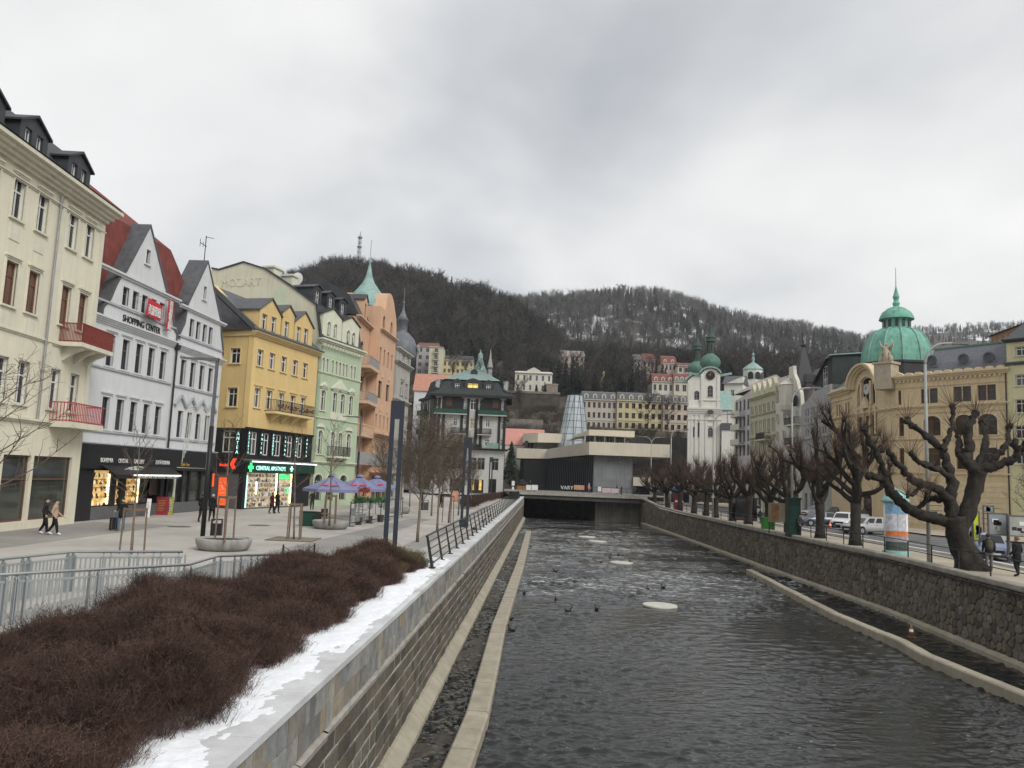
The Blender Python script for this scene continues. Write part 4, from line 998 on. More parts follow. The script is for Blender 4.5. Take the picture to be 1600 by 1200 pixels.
sg = MB().box(ua-.2, b.W+.4, -.26, -.13, zt+.05, zt+.95).build('sign_board', GREENSIGN, b.t); MB().box(ua+.2, b.W+.35, -.5, -.27, zt+.9, zt+1.0).build('light_bar', LAMPW, sg)
x0 = b.uv('y', 525, 570)[0]; x1 = b.uv('y', 895, 575)[0]; text_fit(b, 'CENTRAL APOTHEKE', x0, x1, zt+.25, .52, TEAL, -.3, sg)
def cross(name, u, z, s, mat, parent, y=-.33):
  return MB().box(u-s*.17, u+s*.17, y, y+.06, z-s*.5, z+s*.5).box(u-s*.5, u-s*.171, y, y+.06, z-s*.17, z+s*.17).box(u+s*.171, u+s*.5, y, y+.06, z-s*.17, z+s*.17).build(name, mat, parent)
cross('cross_sign', ua+.05, zt+.45, .75, GREENL, sg); cross('cross_sign', b.uv('y', 970, 580)[0], zt+.45, .5, TEAL, sg)
# orange photo shop signs next to the pharmacy
ORANGE = M('lit_orange_sign', (.95, .12, .02), .5, .06, 2, emit=.45)
t = thing('shop_sign', 'tall lit orange advertising panel beside the pharmacy window', 'sign', (0, 0, 0)); t.matrix_world = b.t.matrix_basis @ MBl @ Matrix.Translation((lx, 0, 0))
ua, za = e.uv('y', 85, 1050); ub, zb_ = e.uv('y', 215, 690); za = max(za, .25)
pl = MB().box(ua, ub, -.16, -.06, za, zb_).build('panel', ORANGE, t)
mb = MB(); hh = zb_-za
for q in (.22, .42, .55, .8):
  mb.bar((ua+.15, -.18, za+hh*q), (ub-.15, -.18, za+hh*(q+.03)), .04)
for tt in np.linspace(0, 5, 9): mb.bar((ua+.2+.06*tt, -.18, za+hh*.66+.15*math.sin(tt)), (ua+.26+.06*tt, -.18, za+hh*.66+.15*math.sin(tt+.6)), .035)
mb.build('print', WHT, pl); text_fit(e, 'fotolab', ua+.15, ub-.15, za+hh*.1, .22, GOLD, -.18, pl); MB().bar((ua+.2, -.06, za+.5), (ua+.2, .05, za+.5), .05).build('bracket', IRON, pl)
t = thing('shop_sign', 'small upright orange lightbox left of the tall orange panel', 'sign'); t.matrix_world = b.t.matrix_basis @ MBl @ Matrix.Translation((lx, 0, 0))
u2, z2 = e.uv('y', 45, 800); u3, z3 = e.uv('y', 92, 640); bx_ = MB().box(u2, u3, -.6, -.48, z2, z3).build('lightbox', ORANGE, t); text_fit(e, 'A', u2+.06, u3-.06, z2+.6, .25, WHT, -.61, bx_); MB().bar(((u2+u3)/2, -.5, z3-.2), ((u2+u3)/2, .1, z3-.2), .05).build('bracket', IRON, t)
t = thing('shop_sign', 'red lit lettering with double chevron above the orange panel', 'sign'); t.matrix_world = b.t.matrix_basis @ MBl @ Matrix.Translation((lx, 0, 0))
REDL = M('lit_red_letter', (.95, .06, .02), .5, .05, 1, emit=.9)
u4, z4 = e.uv('y', 120, 530); u5, _ = e.uv('y', 235, 530); text_fit(e, 'fotolab', u4, u5, z4-.1, .36, REDL, -.16, t); u6, z6 = e.uv('y', 285, 520)
mb = MB()
for k in (0, 1): mb.bar((u6+.1+k*.22, -.16, z6+.45), (u6-.2+k*.22, -.16, z6), .12, .05, up=(0, 1, 0)).bar((u6-.2+k*.22, -.16, z6), (u6+.05+k*.22, -.16, z6-.4), .12, .05, up=(0, 1, 0))
mb.build('chevron', REDL, t)
# ---- green house with the long fire wall
GRN = M('pale_green_plaster', (.43, .52, .36), .9, .06, .7, .15, 30, streak=.10); GRNT = M('cream_stucco', (.62, .63, .50), .9, .08, 2); FIRE = M('faded_fire_wall', (.66, .62, .46), .95, .12, .35, .2, 20, streak=.15, col2=(.64, .63, .49))
b = Bld('green_house', 'pale green stucco house with pediment windows and black mansard dormers', (-19.2, 78.65), (-16.55, 86.8)); GB = b
kw = dict(fw=.06, gmat=GLASS_PALE)
_, z1, z1t = b.row('g', [(100, 470, 555), (123, 478, 562), (157, 487, 572), (180, 493, 578), (202, 503, 585), (224, 512, 592), (243, 518, 598), (274, 530, 605), (294, 538, 612)], .44, arch=1, bars='H', sur=GRNT, sw=.08, sill=False, **kw)
r2, z2, z2t = b.row('g', [(97, 675, 805), (170, 690, 815), (218, 702, 825), (270, 718, 840)], .85, arch=.5, bars='T', sur=GRNT, sw=.12, skind='hood', **kw)
r3, z3, z3t = b.row('g', [(78, 930, 1070), (155, 935, 1090), (202, 940, 1100), (255, 955, 1080)], .85, arch=1, bars='T', sur=GRNT, sw=.12, skind='flat', **kw)
He = b.uv('g', 80, 358)[1]; zl = b.uv('g', 150, 1135)[1]
us4 = [o.location.x for o in r2]
sh = [(o.location.x) for o in r3]
for u in (1.0, 3.3, 5.9): b.add_win(min(u+.3, b.W-1), .5, 1.5, 2.6, arch=.8, bars='G', fmat=GREY_F, gmat=SHOPG, sur=GRNT, sw=.12, sill=False, name='shop_window')
b.wall([(0, 0), (b.W, 0), (b.W, He), (0, He)], GRN, .5)
b.band(0, b.W, He-.35, .5, .5, GRNT, steps=3); b.band(0, b.W, z1-.25, .18, .14, GRNT, 'string_course'); b.band(0, b.W, z3t+1.15, .14, .12, GRNT, 'string_course'); b.band(0, b.W, zl-.1, .25, .25, GRNT, 'string_course')
mb = MB()
for i in range(14): mb.box(.2+i*(b.W-.4)/14, .38+i*(b.W-.4)/14, -.42, .02, He-.62, He-.38)
mb.build('eave_bracket', GRNT, b.t)
for c, hw in ((us4[0], .75), ((us4[1]+us4[2])/2, 1.75), (us4[3], .75)):
  z = z2t+.32; MB().prism([(c-hw, z), (c+hw, z), (c, z+hw*.55+.1)], -.22, .03).prism([(c-hw+.2, z+.1), (c+hw-.2, z+.1), (c, z+hw*.5)], -.26, -.225).build('pediment', GRNT, b.t)
for c, hw in ((sh[0], .7), (sh[3], .7)): MB().prism([(c-hw, z3t+.3), (c+hw, z3t+.3), (c+hw*.5, z3t+.55), (c, z3t+.65), (c-hw*.5, z3t+.55)], -.18, .03).build('hood', GRNT, b.t)
b.box('balustrade_panel', GRNT, us4[1]-.8, us4[2]+.8, -.12, .02, z2-.75, z2-.1)
b.balcony(sh[1]-.9, sh[2]+.9, z3-.1, .9, .95, GRNT, IRON, 3, .2, sp=.1)
# mansard, gabled stone dormers, black dormers
for xs, pk, sp in (([(135, 250, 340), (175, 265, 350)], (160, 170), (95, 212)), ([(255, 303, 390), (288, 318, 398)], (280, 225), (220, 322))):
  for q in xs: single(b, 'g', *q, .62, arch=1, bars='T', sur=GRNT, sw=.07, sill=False, gmat=GLASS_PALE)
  ua, ub = b.uv('g', sp[0], 330)[0], b.uv('g', sp[1], 380)[0]; ub = min(ub, b.W-.05); zp = b.uv('g', *pk)[1]
  b.gable(ua, ub, He+.17, zp-.75, zp, 2.0, GRNT, DARKROOF, y=.03)
for i, (x, yt, yb) in enumerate(((57, 55, 145), (140, 95, 165), (215, 135, 215))):
  u, zt = b.uv('g', x, yt, 1.6); _, zb = b.uv('g', x, yb, 1.6); u = min(max(u, .9), b.W-.7)
  b.add_win(u, zb, .75, zt-zb, bars='D', y=1.4, sur=None)
  b.gable(u-.75, u+.75, zb-1.2, zt+.2, zt+.5, 4, DARKROOF, DARKROOF, y=1.4)
# fire wall facing the camera, with ghost lettering
fw_y = b.uv; P = [('C', 845, 625), ('C', 820, 410), ('C', 650, 285), ('C', 480, 172), ('C', 340, 128), ('C', 178, 178), ('C', 130, 168)]
fb = Bld('tmp', 'x', (b.A.x+b.y.x*15, b.A.y+b.y.y*15), (b.A.x, b.A.y)); bpy.data.objects.remove(fb.t); fb.t = b.t
top = [fb.uv(*q) for q in P]; before = set(COL.objects)
poly = [(min(0, top[-1][0]), 0), (fb.W, 0), (fb.W, He)]+[(min(u, fb.W), z) for u, z in top[1:]]
fb.wall(poly, FIRE, .4, y=.01, name='fire_wall')
edge = poly[2:]; mb = MB()
lean_after = [(fb.W-u+.0, z-.05) for u, z in poly[2:]]
for i in range(len(edge)-1): mb.bar((edge[i][0], .2, edge[i][1]+.08), (edge[i+1][0], .2, edge[i+1][1]+.08), .6, .16, up=(0, 0, 1))
mb.build('verge', DARKROOF, b.t)
a, z0 = fb.uv('C', 195, 270); c_, z1_ = fb.uv('C', 455, 235)
text_fit(fb, 'MOZART', a, c_, (z0+z1_)/2-.5, 1.25, M('ghost_letter', (.60, .585, .44), .95, .1, .8), .0)
u, z = fb.uv('C', 585, 345); 
mb = MB().prism([(u-.85, z-1.3), (u+.85, z-1.3)]+[(u+.85*math.cos(t), z+.2+.95*math.sin(t)) for t in np.linspace(0, math.pi, 12)], -.03, .005); mb.build('painted_niche', M('ghost_green', (.53, .58, .44), .95, .1, 1.5), b.t)
for xx, hh in ((520, 1.3), (640, 1.1)):
  u, z = fb.uv('C', xx, 170 if xx == 520 else 225, 2); MB().box(u-.5, u+.7, 1.5, 3, z-2.5, z).box(u-.65, u+.85, 1.35, 3.15, z+.0, z+.2).build('chimney', GRNT, b.t)
u, z = fb.uv('C', 695, 235, 2.5); mb = MB().lathe([(.05, -.25), (.5, -.1), (.68, .08)], 16); mb.v = [(x+u, 2.5-zz, y+z) for x, y, zz in mb.v]; mb.bar((u, 2.6, z-.2), (u, 2.6, z-1.6), .08).build('satellite_dish', WHITE_F, b.t)
for o in set(COL.objects)-before:
  if o.parent == b.t: o.matrix_basis = Matrix.Rotation(math.atan2(fb.x.y, fb.x.x)-math.atan2(b.x.y, b.x.x), 4, 'Z') @ Matrix.Translation((-fb.W, 0, 0)) @ o.matrix_basis
lean_roof(b, .45, b.W, [(-.3, He+.16), (lean_after[0][0]+.1, lean_after[0][1]+.6)]+lean_after[1:], DARKROOF, 'mansard_roof')
b.box('rear_block', GRN, .42, b.W, .51, 10, .02, He-.02)

# ---- peach house with onion turret
PEA = M('peach_plaster', (.62, .40, .265), .9, .07, .7, .15, 30, streak=.1); PEAT = M('peach_trim', (.62, .43, .30), .9, .08, 2)
b = Bld('peach_house', 'tall peach house with a green onion turret and corner balconies', (on_y(592, 540, 94).x, 94), (on_y(617, 560, 102.5).x, 102.5)); PB = b
kw = dict(fmat=BROWN_F, gmat=GLASS_DARK, fw=.06, sur=PEAT, sw=.09, sill=False)
_, t0, t1 = b.row('g', [(478, 210, 305), (525, 250, 325)], 1.1, arch=1, bars='T', **kw)
_, a0, a1 = b.row('g', [(455, 408, 515), (526, 452, 550)], .8, n=4, arch=.6, bars='T', **kw)
_, c0_, c1_ = b.row('g', [(452, 618, 735), (500, 645, 745)], 1.7, bars='G', **kw)
_, d0, d1 = b.row('g', [(428, 825, 910), (500, 850, 930)], .8, n=4, bars='T', **kw)
zp = b.uv('g', 505, 105)[1]; zs = b.uv('g', 420, 115)[1]
for u in (1.6, 4.3, 7.0): b.add_win(u, .4, 2.0, 2.8, bars='G', fmat=GREY_F, gmat=SHOPG, name='shop_window')
top = [(b.W, t1-.2), (b.W-.5, t1+.9), (b.W*.72, zp+.3), (b.W*.6, zp+.8), (b.W*.5, zp+.9), (b.W*.36, zp+.5), (b.W*.25, zs), (0, zs)]
b.wall([(0, 0), (b.W, 0)]+top, PEA, 8)
b.band(.3, b.W, t0-.5, .35, .4, PEAT, 'string_course', steps=3); b.band(0, b.W, d0-1.0, .4, .7, PEAT, 'cornice', steps=2)
for u in (b.W*.3, b.W*.7):
  b.box('relief_panel', PEAT, u-.5, u+.5, -.07, .02, c1_+.5, c1_+1.1); b.box('relief_panel', PEAT, u-.5, u+.5, -.07, .02, d1+.5, d1+1.2)
mb = MB().lathe([(.01, -2.4), (2.6, -2.4), (2.75, -1.6), (2.65, -.8), (2.2, .1), (1.4, 1.1), (.75, 2.0), (.4, 2.9), (.22, 3.9), (.1, 4.6), (.25, 4.8), (.1, 5.05), (.05, 5.2), (.04, 7.6)], 24, (b.W*.55, 3.0, zp+.3)); mb.build('onion_roof', COPPER2, b.t, True)
lean_roof(b, .2, b.W, [(.3, zs-.2), (4, zs+1.2), (7.7, zs-.2)], SLATE, hip0=1, hip1=1)
b.box('shop_canopy', M('red_brown_canopy', (.2, .08, .06), .8), -1, b.W, -2.2, -.02, 3.2, 3.5)
b.band(-7, b.W, 4.3, 1.4, .1, GREY_F, 'conservatory', steps=1)
# recessed left wing with balconies
rb = Bld('tmp', 'x', (-17.4, 86.95), (PB.A.x-1.2, 93.95)); bpy.data.objects.remove(rb.t); rb.t = b.t; before = set(COL.objects)
zr = rb.uv('g', 350, 250)[1]
for (x, yt, yb) in ((340, 370, 445), (340, 590, 690), (338, 800, 900)): single(rb, 'g', x, yt, yb, 1.5, arch=.8 if yt == 370 else 0, bars='T', fmat=BROWN_F, gmat=GLASS_DARK, sur=PEAT, sw=.1, sill=False)
rb.wall([(0, 0), (rb.W, 0), (rb.W, zr), (0, zr)], PEA, .5)
rb.band(.1, rb.W, zr-.2, .35, .5, PEAT, 'cornice', steps=2)
lean_roof(rb, 0, rb.W, [(-.2, zr+.15), (1.0, zr+2.4), (5, zr+4.6), (8, zr+.3)], DARKROOF)
uq = rb.W*.62; rb.add_win(uq, zr+.6, .9, 1.7, bars='T', fmat=BROWN_F, gmat=GLASS_DARK, y=.05); rb.gable(uq-.9, uq+.9, zr+.16, zr+2.7, zr+3.3, 3.5, PEA, DARKROOF, y=.05)
for y_ in (560, 775):
  z = rb.uv('g', 380, y_)[1]; rb.balcony(1.5, rb.W-.1, z, 1.5, 1.0, PEAT, GREY_F, 2, .35, sp=.16, bar=.04)
rb.balcony(.4, rb.W-.1, rb.uv('g', 370, 970)[1], 1.3, 1.0, PEAT, PEAT, 0, .3, sp=.2, bar=.08)
rb.box('rear_block', PEA, .02, rb.W-.02, .51, 8, .02, zr)
for o in set(COL.objects)-before:
  if o.parent == b.t: o.matrix_basis = b.t.matrix_basis.inverted() @ Matrix.Translation((rb.A.x, rb.A.y, 0)) @ Matrix.Rotation(math.atan2(rb.x.y, rb.x.x), 4, 'Z') @ o.matrix_basis

# ---- grey ornate corner house with a dark dome
GRY = M('grey_stucco', (.42, .41, .37), .9, .12, 1, .2, 20, streak=.2)
b = Bld('corner_house', 'narrow grey stucco house with a small dark domed turret and spire', (on_y(618, 590, 103).x, 103), (on_y(641, 580, 111).x, 111))
for x, yt, yb in ((122, 215, 270), (110, 385, 470), (106, 600, 680)): 
  _, u, zb, zt = single(b, 'E', x, yt, yb, 1.5, bars='T', sur=GRY, sw=.2, skind='hood')
  b.add_win(min(u+2.6, b.W-.9), zb, 1.3, zt-zb, bars='T', sur=GRY, sw=.15)
H1 = b.uv('E', 110, 290)[1]; H0 = b.uv('E', 120, 195)[1]
for u in (1.6, 5.2): b.add_win(u, .4, 2.2, 2.8, bars='G', fmat=GREY_F, gmat=SHOPG, name='shop_window')
b.wall([(0, 0), (b.W, 0), (b.W, H0), (0, H0)], GRY, 8)
b.band(0, b.W, H1, .5, .5, GRY, steps=3); b.band(0, b.W, H0-.3, .4, .4, GRY, steps=2); b.band(0, b.W, b.uv('E', 110, 520)[1], .4, .4, GRY, 'string_course', steps=2)
uc = b.uv('E', 118, 150, 2)[0]
LEAD = M('lead_roof', (.14, .15, .165), .5, .25, 2, .2, 8)
MB().lathe([(2.2, 0), (2.4, .9), (2.25, 2), (1.8, 3.0), (1.1, 3.7), (.6, 4.1), (.75, 4.4), (.7, 5.6), (.9, 5.7), (.5, 6.3), (.2, 7.2), (.1, 8.2), (.18, 8.4), (.04, 8.6), (.03, 10.6)], 16, (uc, 2.2, H0)).build('turret_dome', LEAD, b.t, True)
mb = MB().lathe([(.01, 0), (.55, 0), (.6, .2), (.35, .22), (.01, .1)], 14); mb.v = [(x+uc, -.25-zz, y+H0+1.6) for x, y, zz in mb.v]; mb.build('round_window', GREY_F, b.t)
lean_roof(b, .1, b.W, [(.2, H0), (4, H0+2.6), (7.8, H0)], SLATE)

# ---- plain white fire wall house behind
WSTAR = M('white_fire_wall', (.60, .61, .62), .95, .06, .5, streak=.12); SALM = M('salmon_tile', (.42, .21, .15), .85, .2, 1.5, .2, 8)
b = Bld('white_house', 'blank white gable house with a low salmon roof behind the dark hotel', (on_y(640, 745, 153).x, 153), (on_y(735, 745, 153).x, 153))
zE = b.uv('E', 170, 440)[1]; b.wall([(0, 0), (b.W, 0), (b.W, zE+.8), (0, zE)], WSTAR, 14); lean_roof(b, -.3, b.W, [(-.3, zE), (7, zE+4.2), (14.2, zE)], SALM, hip0=-.5, hip1=3)
for u in (1.2, 3.4): b.box('vent', GREY_F, u, u+.3, -.05, .02, zE-3, zE-2.5)

# ---- dark half timbered hotel
HW = M('grey_white_render', (.47, .465, .44), .9, .08, .8, streak=.12); DKT = M('dark_timber', (.025, .024, .024), .6, .25, 3); GREENB = M('dark_green_panel', (.015, .07, .05), .5, .2, 2)
MANS = M('dark_mansard_slate', (.035, .04, .042), .6, .3, 2, .25, 9)
z0 = .3
b = Bld('hotel', 'dark timbered hotel with green balconies and a copper topped mansard roof', (on_y(674, 745, 140).x, 140), (on_y(786, 745, 140).x, 140), z0); HB = b
kw = dict(sur=None, fw=.09, bars='T', gmat=GLASS)
r, y0, y1 = b.row('h', [(855, 545, 690)], 1.15, **kw); r, _, _ = b.row('h', [(850, 805, 945)], 1.15, gmat=glass_mat('lit_curtain_glass', (.3, .25, .12), (.4, .33, .16), .5), fw=.09); r, _, _ = b.row('h', [(845, 1060, 1160)], 1.15, **kw)
for row in ([(627, 580, 700), (1055, 605, 720)], [(610, 800, 905), (1045, 820, 920)], [(600, 1080, 1160), (1035, 1080, 1170)]): b.row('h', row, .75, **kw)
for row in ([(370, 550, 640), (1255, 590, 680)], [(355, 800, 930), (1240, 830, 950)], [(1228, 1085, 1180), (1228, 1085, 1180)][:1], [(745, 550, 740), (950, 555, 750)], [(735, 790, 890), (940, 800, 900)]): b.row('h', row, .5, **kw)
Hm = b.uv('h', 850, 520)[1]; zgl = b.uv('E', 600, 850)[1]
b.row('E', [(555, 860, 935), (607, 860, 935), (693, 865, 940)], 1.25, fmat=GREY_F, gmat=GLASS_DARK, bars='G')
for x in (440, 480): b.row('E', [(x, 855, 930)], .9, fmat=GREY_F, gmat=GLASS_DARK, bars='I')
LITW = M('lit_shop_window', (.75, .42, .12), .4, .5, 2, emit=.5)
b.add_win(b.uv('E', 575, 1020)[0], .3, 2.6, 2.4, bars='G', fmat=DKT, gmat=SHOPG, name='shop_window'); b.add_win(b.uv('E', 680, 1020)[0], .5, 1.2, 2.4, bars='I', fmat=DKT, gmat=SHOPG, name='shop_window'); b.add_win(b.uv('E', 450, 1020)[0], .3, 2.2, 2.4, bars='G', fmat=DKT, gmat=SHOPG, name='shop_window')
b.wall([(0, 0), (b.W, 0), (b.W, Hm), (0, Hm)], HW, 12)
for x in (555, 601): u = b.uv('E', x, 1030)[0]; MB().box(u-.22, u+.22, -.06, .1, .9, 2.6).build('lit_display', LITW, b.t)
z5 = b.uv('h', 850, 750)[1]; z4 = b.uv('h', 850, 1015)[1]; z3_ = b.uv('h', 850, 1185)[1]
for x in (335, 390, 455, 700, 780, 895, 960, 1205, 1275): u = b.uv('h', x, 800)[0]; b.box('timber_post', DKT, u-.24, u+.24, -.12, .02, z3_-.2, Hm-.3)
for (x0, x1) in ((435, 700), (985, 1215)):
  ua, ub = b.uv('h', x0, 600)[0], b.uv('h', x1, 600)[0]; b.box('dark_cladding', DKT, ua, ub, -.05, .02, z5+.1, Hm-.05)
  for xa in (530, 1155):
    u = b.uv('h', xa, 580)[0]
    if ua < u < ub: b.box('brown_panel', M('brown_panel', (.09, .05, .04), .6, .2, 3), u-.5, u+.5, -.075, -.045, z5+1.3, z5+2.9)
for (x0, x1, z, pr, m_, hh) in ((330, 770, z5, .9, GREENB, .75), (920, 1300, z5, .9, GREENB, .75)):
  ua, ub = b.uv('h', x0, 740)[0], b.uv('h', x1, 740)[0]
  q = MB().box(ua, ub, -pr, .03, z-.18, z).build('balcony', HW, b.t); MB().box(ua, ub, -pr-.03, -pr+.03, z+.02, z+hh).box(ua-.03, ua+.03, -pr, 0, z+.02, z+hh).box(ub-.03, ub+.03, -pr, 0, z+.02, z+hh).build('balcony_panel', m_, q); b.railing(ua, ub, -pr, z+hh, .3, IRON, sp=.8, parent=q)
for (x0, x1) in ((560, 755), (910, 1095)):
  ua, ub = b.uv('h', x0, 1000)[0], b.uv('h', x1, 1000)[0]; b.balcony(ua, ub, z4, .8, .95, HW, DKT, 0, .15, sp=.12, bar=.05)
for i in range(2): b.band(-.6, b.W+.4, z3_-.5-.12*i, .3 if i == 0 else .1, .9 if i == 0 else .4, DKT if i == 0 else HW, 'ledge', steps=2)
ua, ub = b.uv('E', 455, 800)[0], b.uv('E', 610, 800)[0]
mb = MB(); r_ = random.Random(9)
for i in range(260): mb.ball((ua+(ub-ua)*r_.random(), -.8+.3*r_.random(), z3_-.2+.75*r_.random()), .12, .12, .1, 5, 3)
tag(mb.build('balcony_plant', M('dark_evergreen', (.02, .05, .035), .9, .5, 4), b.t), kind='stuff')
b.box('glass_parapet', M('greenish_parapet', (.2, .3, .26), .3, .1, 2), b.uv('E', 640, 800)[0], b.uv('E', 715, 800)[0], -.86, -.82, z3_-.15, z3_+.75)
# mansard
zt = b.uv('h', 850, 285)[1]; zr = b.uv('h', 850, 170, 4)[1]
mb = MB(); lo, hi = -.9, .9
pr = [(-1.0, Hm-.05, -.9), (-1.15, Hm+.35, -1.0), (.5, Hm+1.0, -.5), (1.0, zt-1.2, .1), (1.6, zt, .7)]
def ringq(e, z, yy): return [(e, yy, z), (b.W-e, yy, z), (b.W-e, 12, z), (e, 12, z)]
rings = [ringq(e, z, yy) for e, z, yy in pr]
for r in rings: mb.v += r
for i in range(len(rings)-1): mb.f += [(i*4+j, i*4+(j+1) % 4, (i+1)*4+(j+1) % 4, (i+1)*4+j) for j in range(4)]
mb.build('mansard_roof', MANS, b.t)
rf = MB(); uc = b.W*.52
rf.add([(1.2, .3, zt-.02), (b.W-1.2, .3, zt-.02), (b.W-1.2, 12, zt-.02), (1.2, 12, zt-.02), (uc-1.2, 4.5, zr+.3), (uc+1.2, 4.5, zr+.3), (uc+1.2, 8, zr+.3), (uc-1.2, 8, zr+.3)], [(0, 1, 5, 4), (1, 2, 6, 5), (2, 3, 7, 6), (3, 0, 4, 7), (4, 5, 6, 7)])
rfo = rf.build('copper_roof', M('pale_copper_sheet', (.25, .33, .31), .6, .15, 1.5, streak=.2), b.t)
mb = MB()
for i in range(1, 16):
  f = i/16; mb.bar((1.2+(b.W-2.4)*f, .3, zt+.02), (uc-1.2+2.4*f, 4.5, zr+.34), .06)
mb.build('standing_seam', M('pale_copper_seam', (.2, .27, .25), .6), rfo)
MB().prism([(-.6, 0), (.6, 0), (.6, .7), (.3, 1.0), (0, 1.15), (-.3, 1.0), (-.6, .7)], 0, 2.5).build('roof_hatch', MANS, b.t).location = (uc, 2.6, zr-.9)
for x, yt, yb, w, lit in ((640, 330, 430, .8, 0), (850, 330, 415, 2.0, 1), (1060, 350, 455, .8, 0)):
  u, za = b.uv('h', x, yt, -.2); _, zb = b.uv('h', x, yb, -.2)
  b.add_win(u, zb, w, za-zb, bars='G' if lit else 'T', y=-.25, fw=.09, gmat=M('lit_room', (.75, .55, .16), .4, .35, 1.5, emit=.45) if lit else GLASS, fmat=DKT if lit else WHITE_F)
  b.wall([(u-w/2-.5, Hm+.5), (u+w/2+.5, Hm+.5), (u+w/2+.45, za+.3), (u+w*.25, za+.75), (u, za+.85), (u-w*.25, za+.75), (u-w/2-.45, za+.3)], MANS, 2.5, y=-.25, name='dormer')
for u in (-.2, b.W-.6):
  mb = MB(); r_ = random.Random(3)
  for i in range(70): mb.bar((u+.9*r_.random(), .2, Hm+1.4+1.6*r_.random()), (u+.9*r_.random(), .3, Hm+1.5+1.6*r_.random()), .05)
  mb.build('iron_ornament', M('white_ironwork', (.45, .46, .45), .7), b.t)
# receding left wing of the hotel
rb = Bld('tmp', 'x', (on_y(652, 745, 149).x, 149), (on_y(673.8, 745, 140).x, 140.2), z0); bpy.data.objects.remove(rb.t); rb.t = b.t; before = set(COL.objects)
for row in ([(210, 610, 700)], [(205, 850, 940)]): rb.row('h', row, .9, **kw)
for zz in (4.2, 7.4, 10.6): rb.add_win(rb.W-2.2, zz, 1.0, 1.9, bars='T', fw=.09); rb.add_win(rb.W*.55, zz, 1.0, 1.9, bars='T', fw=.09)
rb.wall([(0, 0), (rb.W, 0), (rb.W, Hm), (0, Hm)], HW, .4)
for f in (.02, .14, .28, .42, .56, .7, .8, .9): rb.box('timber_post', DKT, rb.W*f, rb.W*f+.4, -.12, .02, 3.3, Hm-.1)
for z in (z5, z4): rb.box('balcony', GREENB, rb.W*.1, rb.W*.6, -1.0, .0, z, z+.8)
rb.box('ledge', DKT, -.2, rb.W, -.5, .02, Hm-.3, Hm+.1); rb.wall([(.2, Hm+.1), (rb.W, Hm+.1), (rb.W, Hm+3), (rb.W*.5, Hm+2.8), (rb.W*.3, Hm+1.2)], MANS, 3, y=.3, name='mansard_wing', holes=[])
rb.box('ground_floor_window', GLASS_DARK, .8, rb.W-.8, -.03, .02, .6, 3.0)
for o in set(COL.objects)-before:
  if o.parent == b.t: o.matrix_basis = b.t.matrix_basis.inverted() @ Matrix.Translation((rb.A.x, rb.A.y, z0)) @ Matrix.Rotation(math.atan2(rb.x.y, rb.x.x), 4, 'Z') @ o.matrix_basis
# ------------------------------------------------------------------ bridge at the far end of the river
BZ = 1.5; BY = 133.2
br = thing('bridge', 'low flat concrete road bridge across the far end of the river', 'bridge', (2.4, BY, 0))
SHADE_CONC = M('shade_dark_concrete', (.07, .068, .062), .9, .3, .8, streak=.3)  # concrete coloured dark to stand for the shade under the bridge
X1 = 20.3
MB().add([(0, 0, .9), (X1, 0, .75), (X1, 0, .15), (0, 0, .3), (0, 14, .9), (X1, 14, .75), (X1, 14, .15), (0, 14, .3)], [(0, 1, 2, 3), (4, 5, 6, 7), (0, 1, 5, 4), (3, 2, 6, 7), (0, 3, 7, 4), (1, 2, 6, 5)]).build('beam', SHADE_CONC, br)
MB().box(-.4, X1+.4, -.25, 14.4, .905, 1.32).build('deck_edge', CONC, br)
MB().box(-3, X1+4, -.1, 14.2, 1.325, 1.5).build('deck', PAVE2, br)
MB().box(12.5, X1-.2, 3, 30, -3.5, .14).build('abutment', M('abutment_concrete', (.24, .225, .19), .95, .25, .7, streak=.4), br)
MB().box(-.3, 12.5, 26, 27, -3.5, 1.2).build('culvert_shade_panel', SHADE_CONC, br); MB().box(-.3, .3, 0, 27, -3.5, .1).build('abutment', SHADE_CONC, br); MB().box(X1-.2, X1+.6, .02, 30, -3.5, .7).build('abutment', SHADE_CONC, br)  # the first box is an added dark panel for the gloom inside the culvert
MB().box(-2, X1+2, 14.6, 40, .2, 1.3).build('culvert_roof', SHADE_CONC, br)
mb = MB()
for i in range(21): mb.bar((i*X1/20, -.1, 1.5), (i*X1/20, -.1, 2.5), .05)
for z in (1.62, 2.0, 2.5): mb.bar((0, -.1, z), (X1, -.1, z), .045)
mb.build('railing', IRON, br)
for n, (x0, x1, y0, y1, m_, lab) in enumerate(((77, 128, 755, 803, WHITE_F, 'left of the two white boards hung on the bridge railing'), (131, 196, 755, 803, WHITE_F, 'right of the two white boards hung on the bridge railing'),
    (555, 660, 758, 800, M('orange_board', (.5, .28, .16), .7, .3, 2), 'orange patterned board on the middle of the bridge railing'), (838, 922, 785, 828, M('pinkish_board', (.55, .45, .45), .7, .1, 2), 'left pale pink board on the bridge railing'),
    (926, 1003, 790, 833, M('pinkish_board', (.55, .45, .45)), 'right pale pink board on the bridge railing'), (795, 828, 770, 815, WHITE_F, 'small white poster on the bridge railing beside the orange board'))):
  a = on_y(*px('k', x0, y1), BY-.25); c = on_y(*px('k', x1, y0), BY-.25)
  t = thing('railing_board', lab, 'board', (a.x, a.y, max(a.z, 1.52))); w, h = c.x-a.x, c.z-max(a.z, 1.52)
  MB().box(0, w, -.02, .02, 0, h).build('board', m_, t); MB().box(0, w, -.025, .025, h, h+.05).build('edge', IRON, t)
a = on_y(*px('k', 485, 798), BY-.3); t = thing('railing_letters', 'white capital letters fixed to the bridge railing', 'lettering', (a.x, BY-.3, a.z)); lettering('VARY', WHT, t, (0, 0, 0), .85)

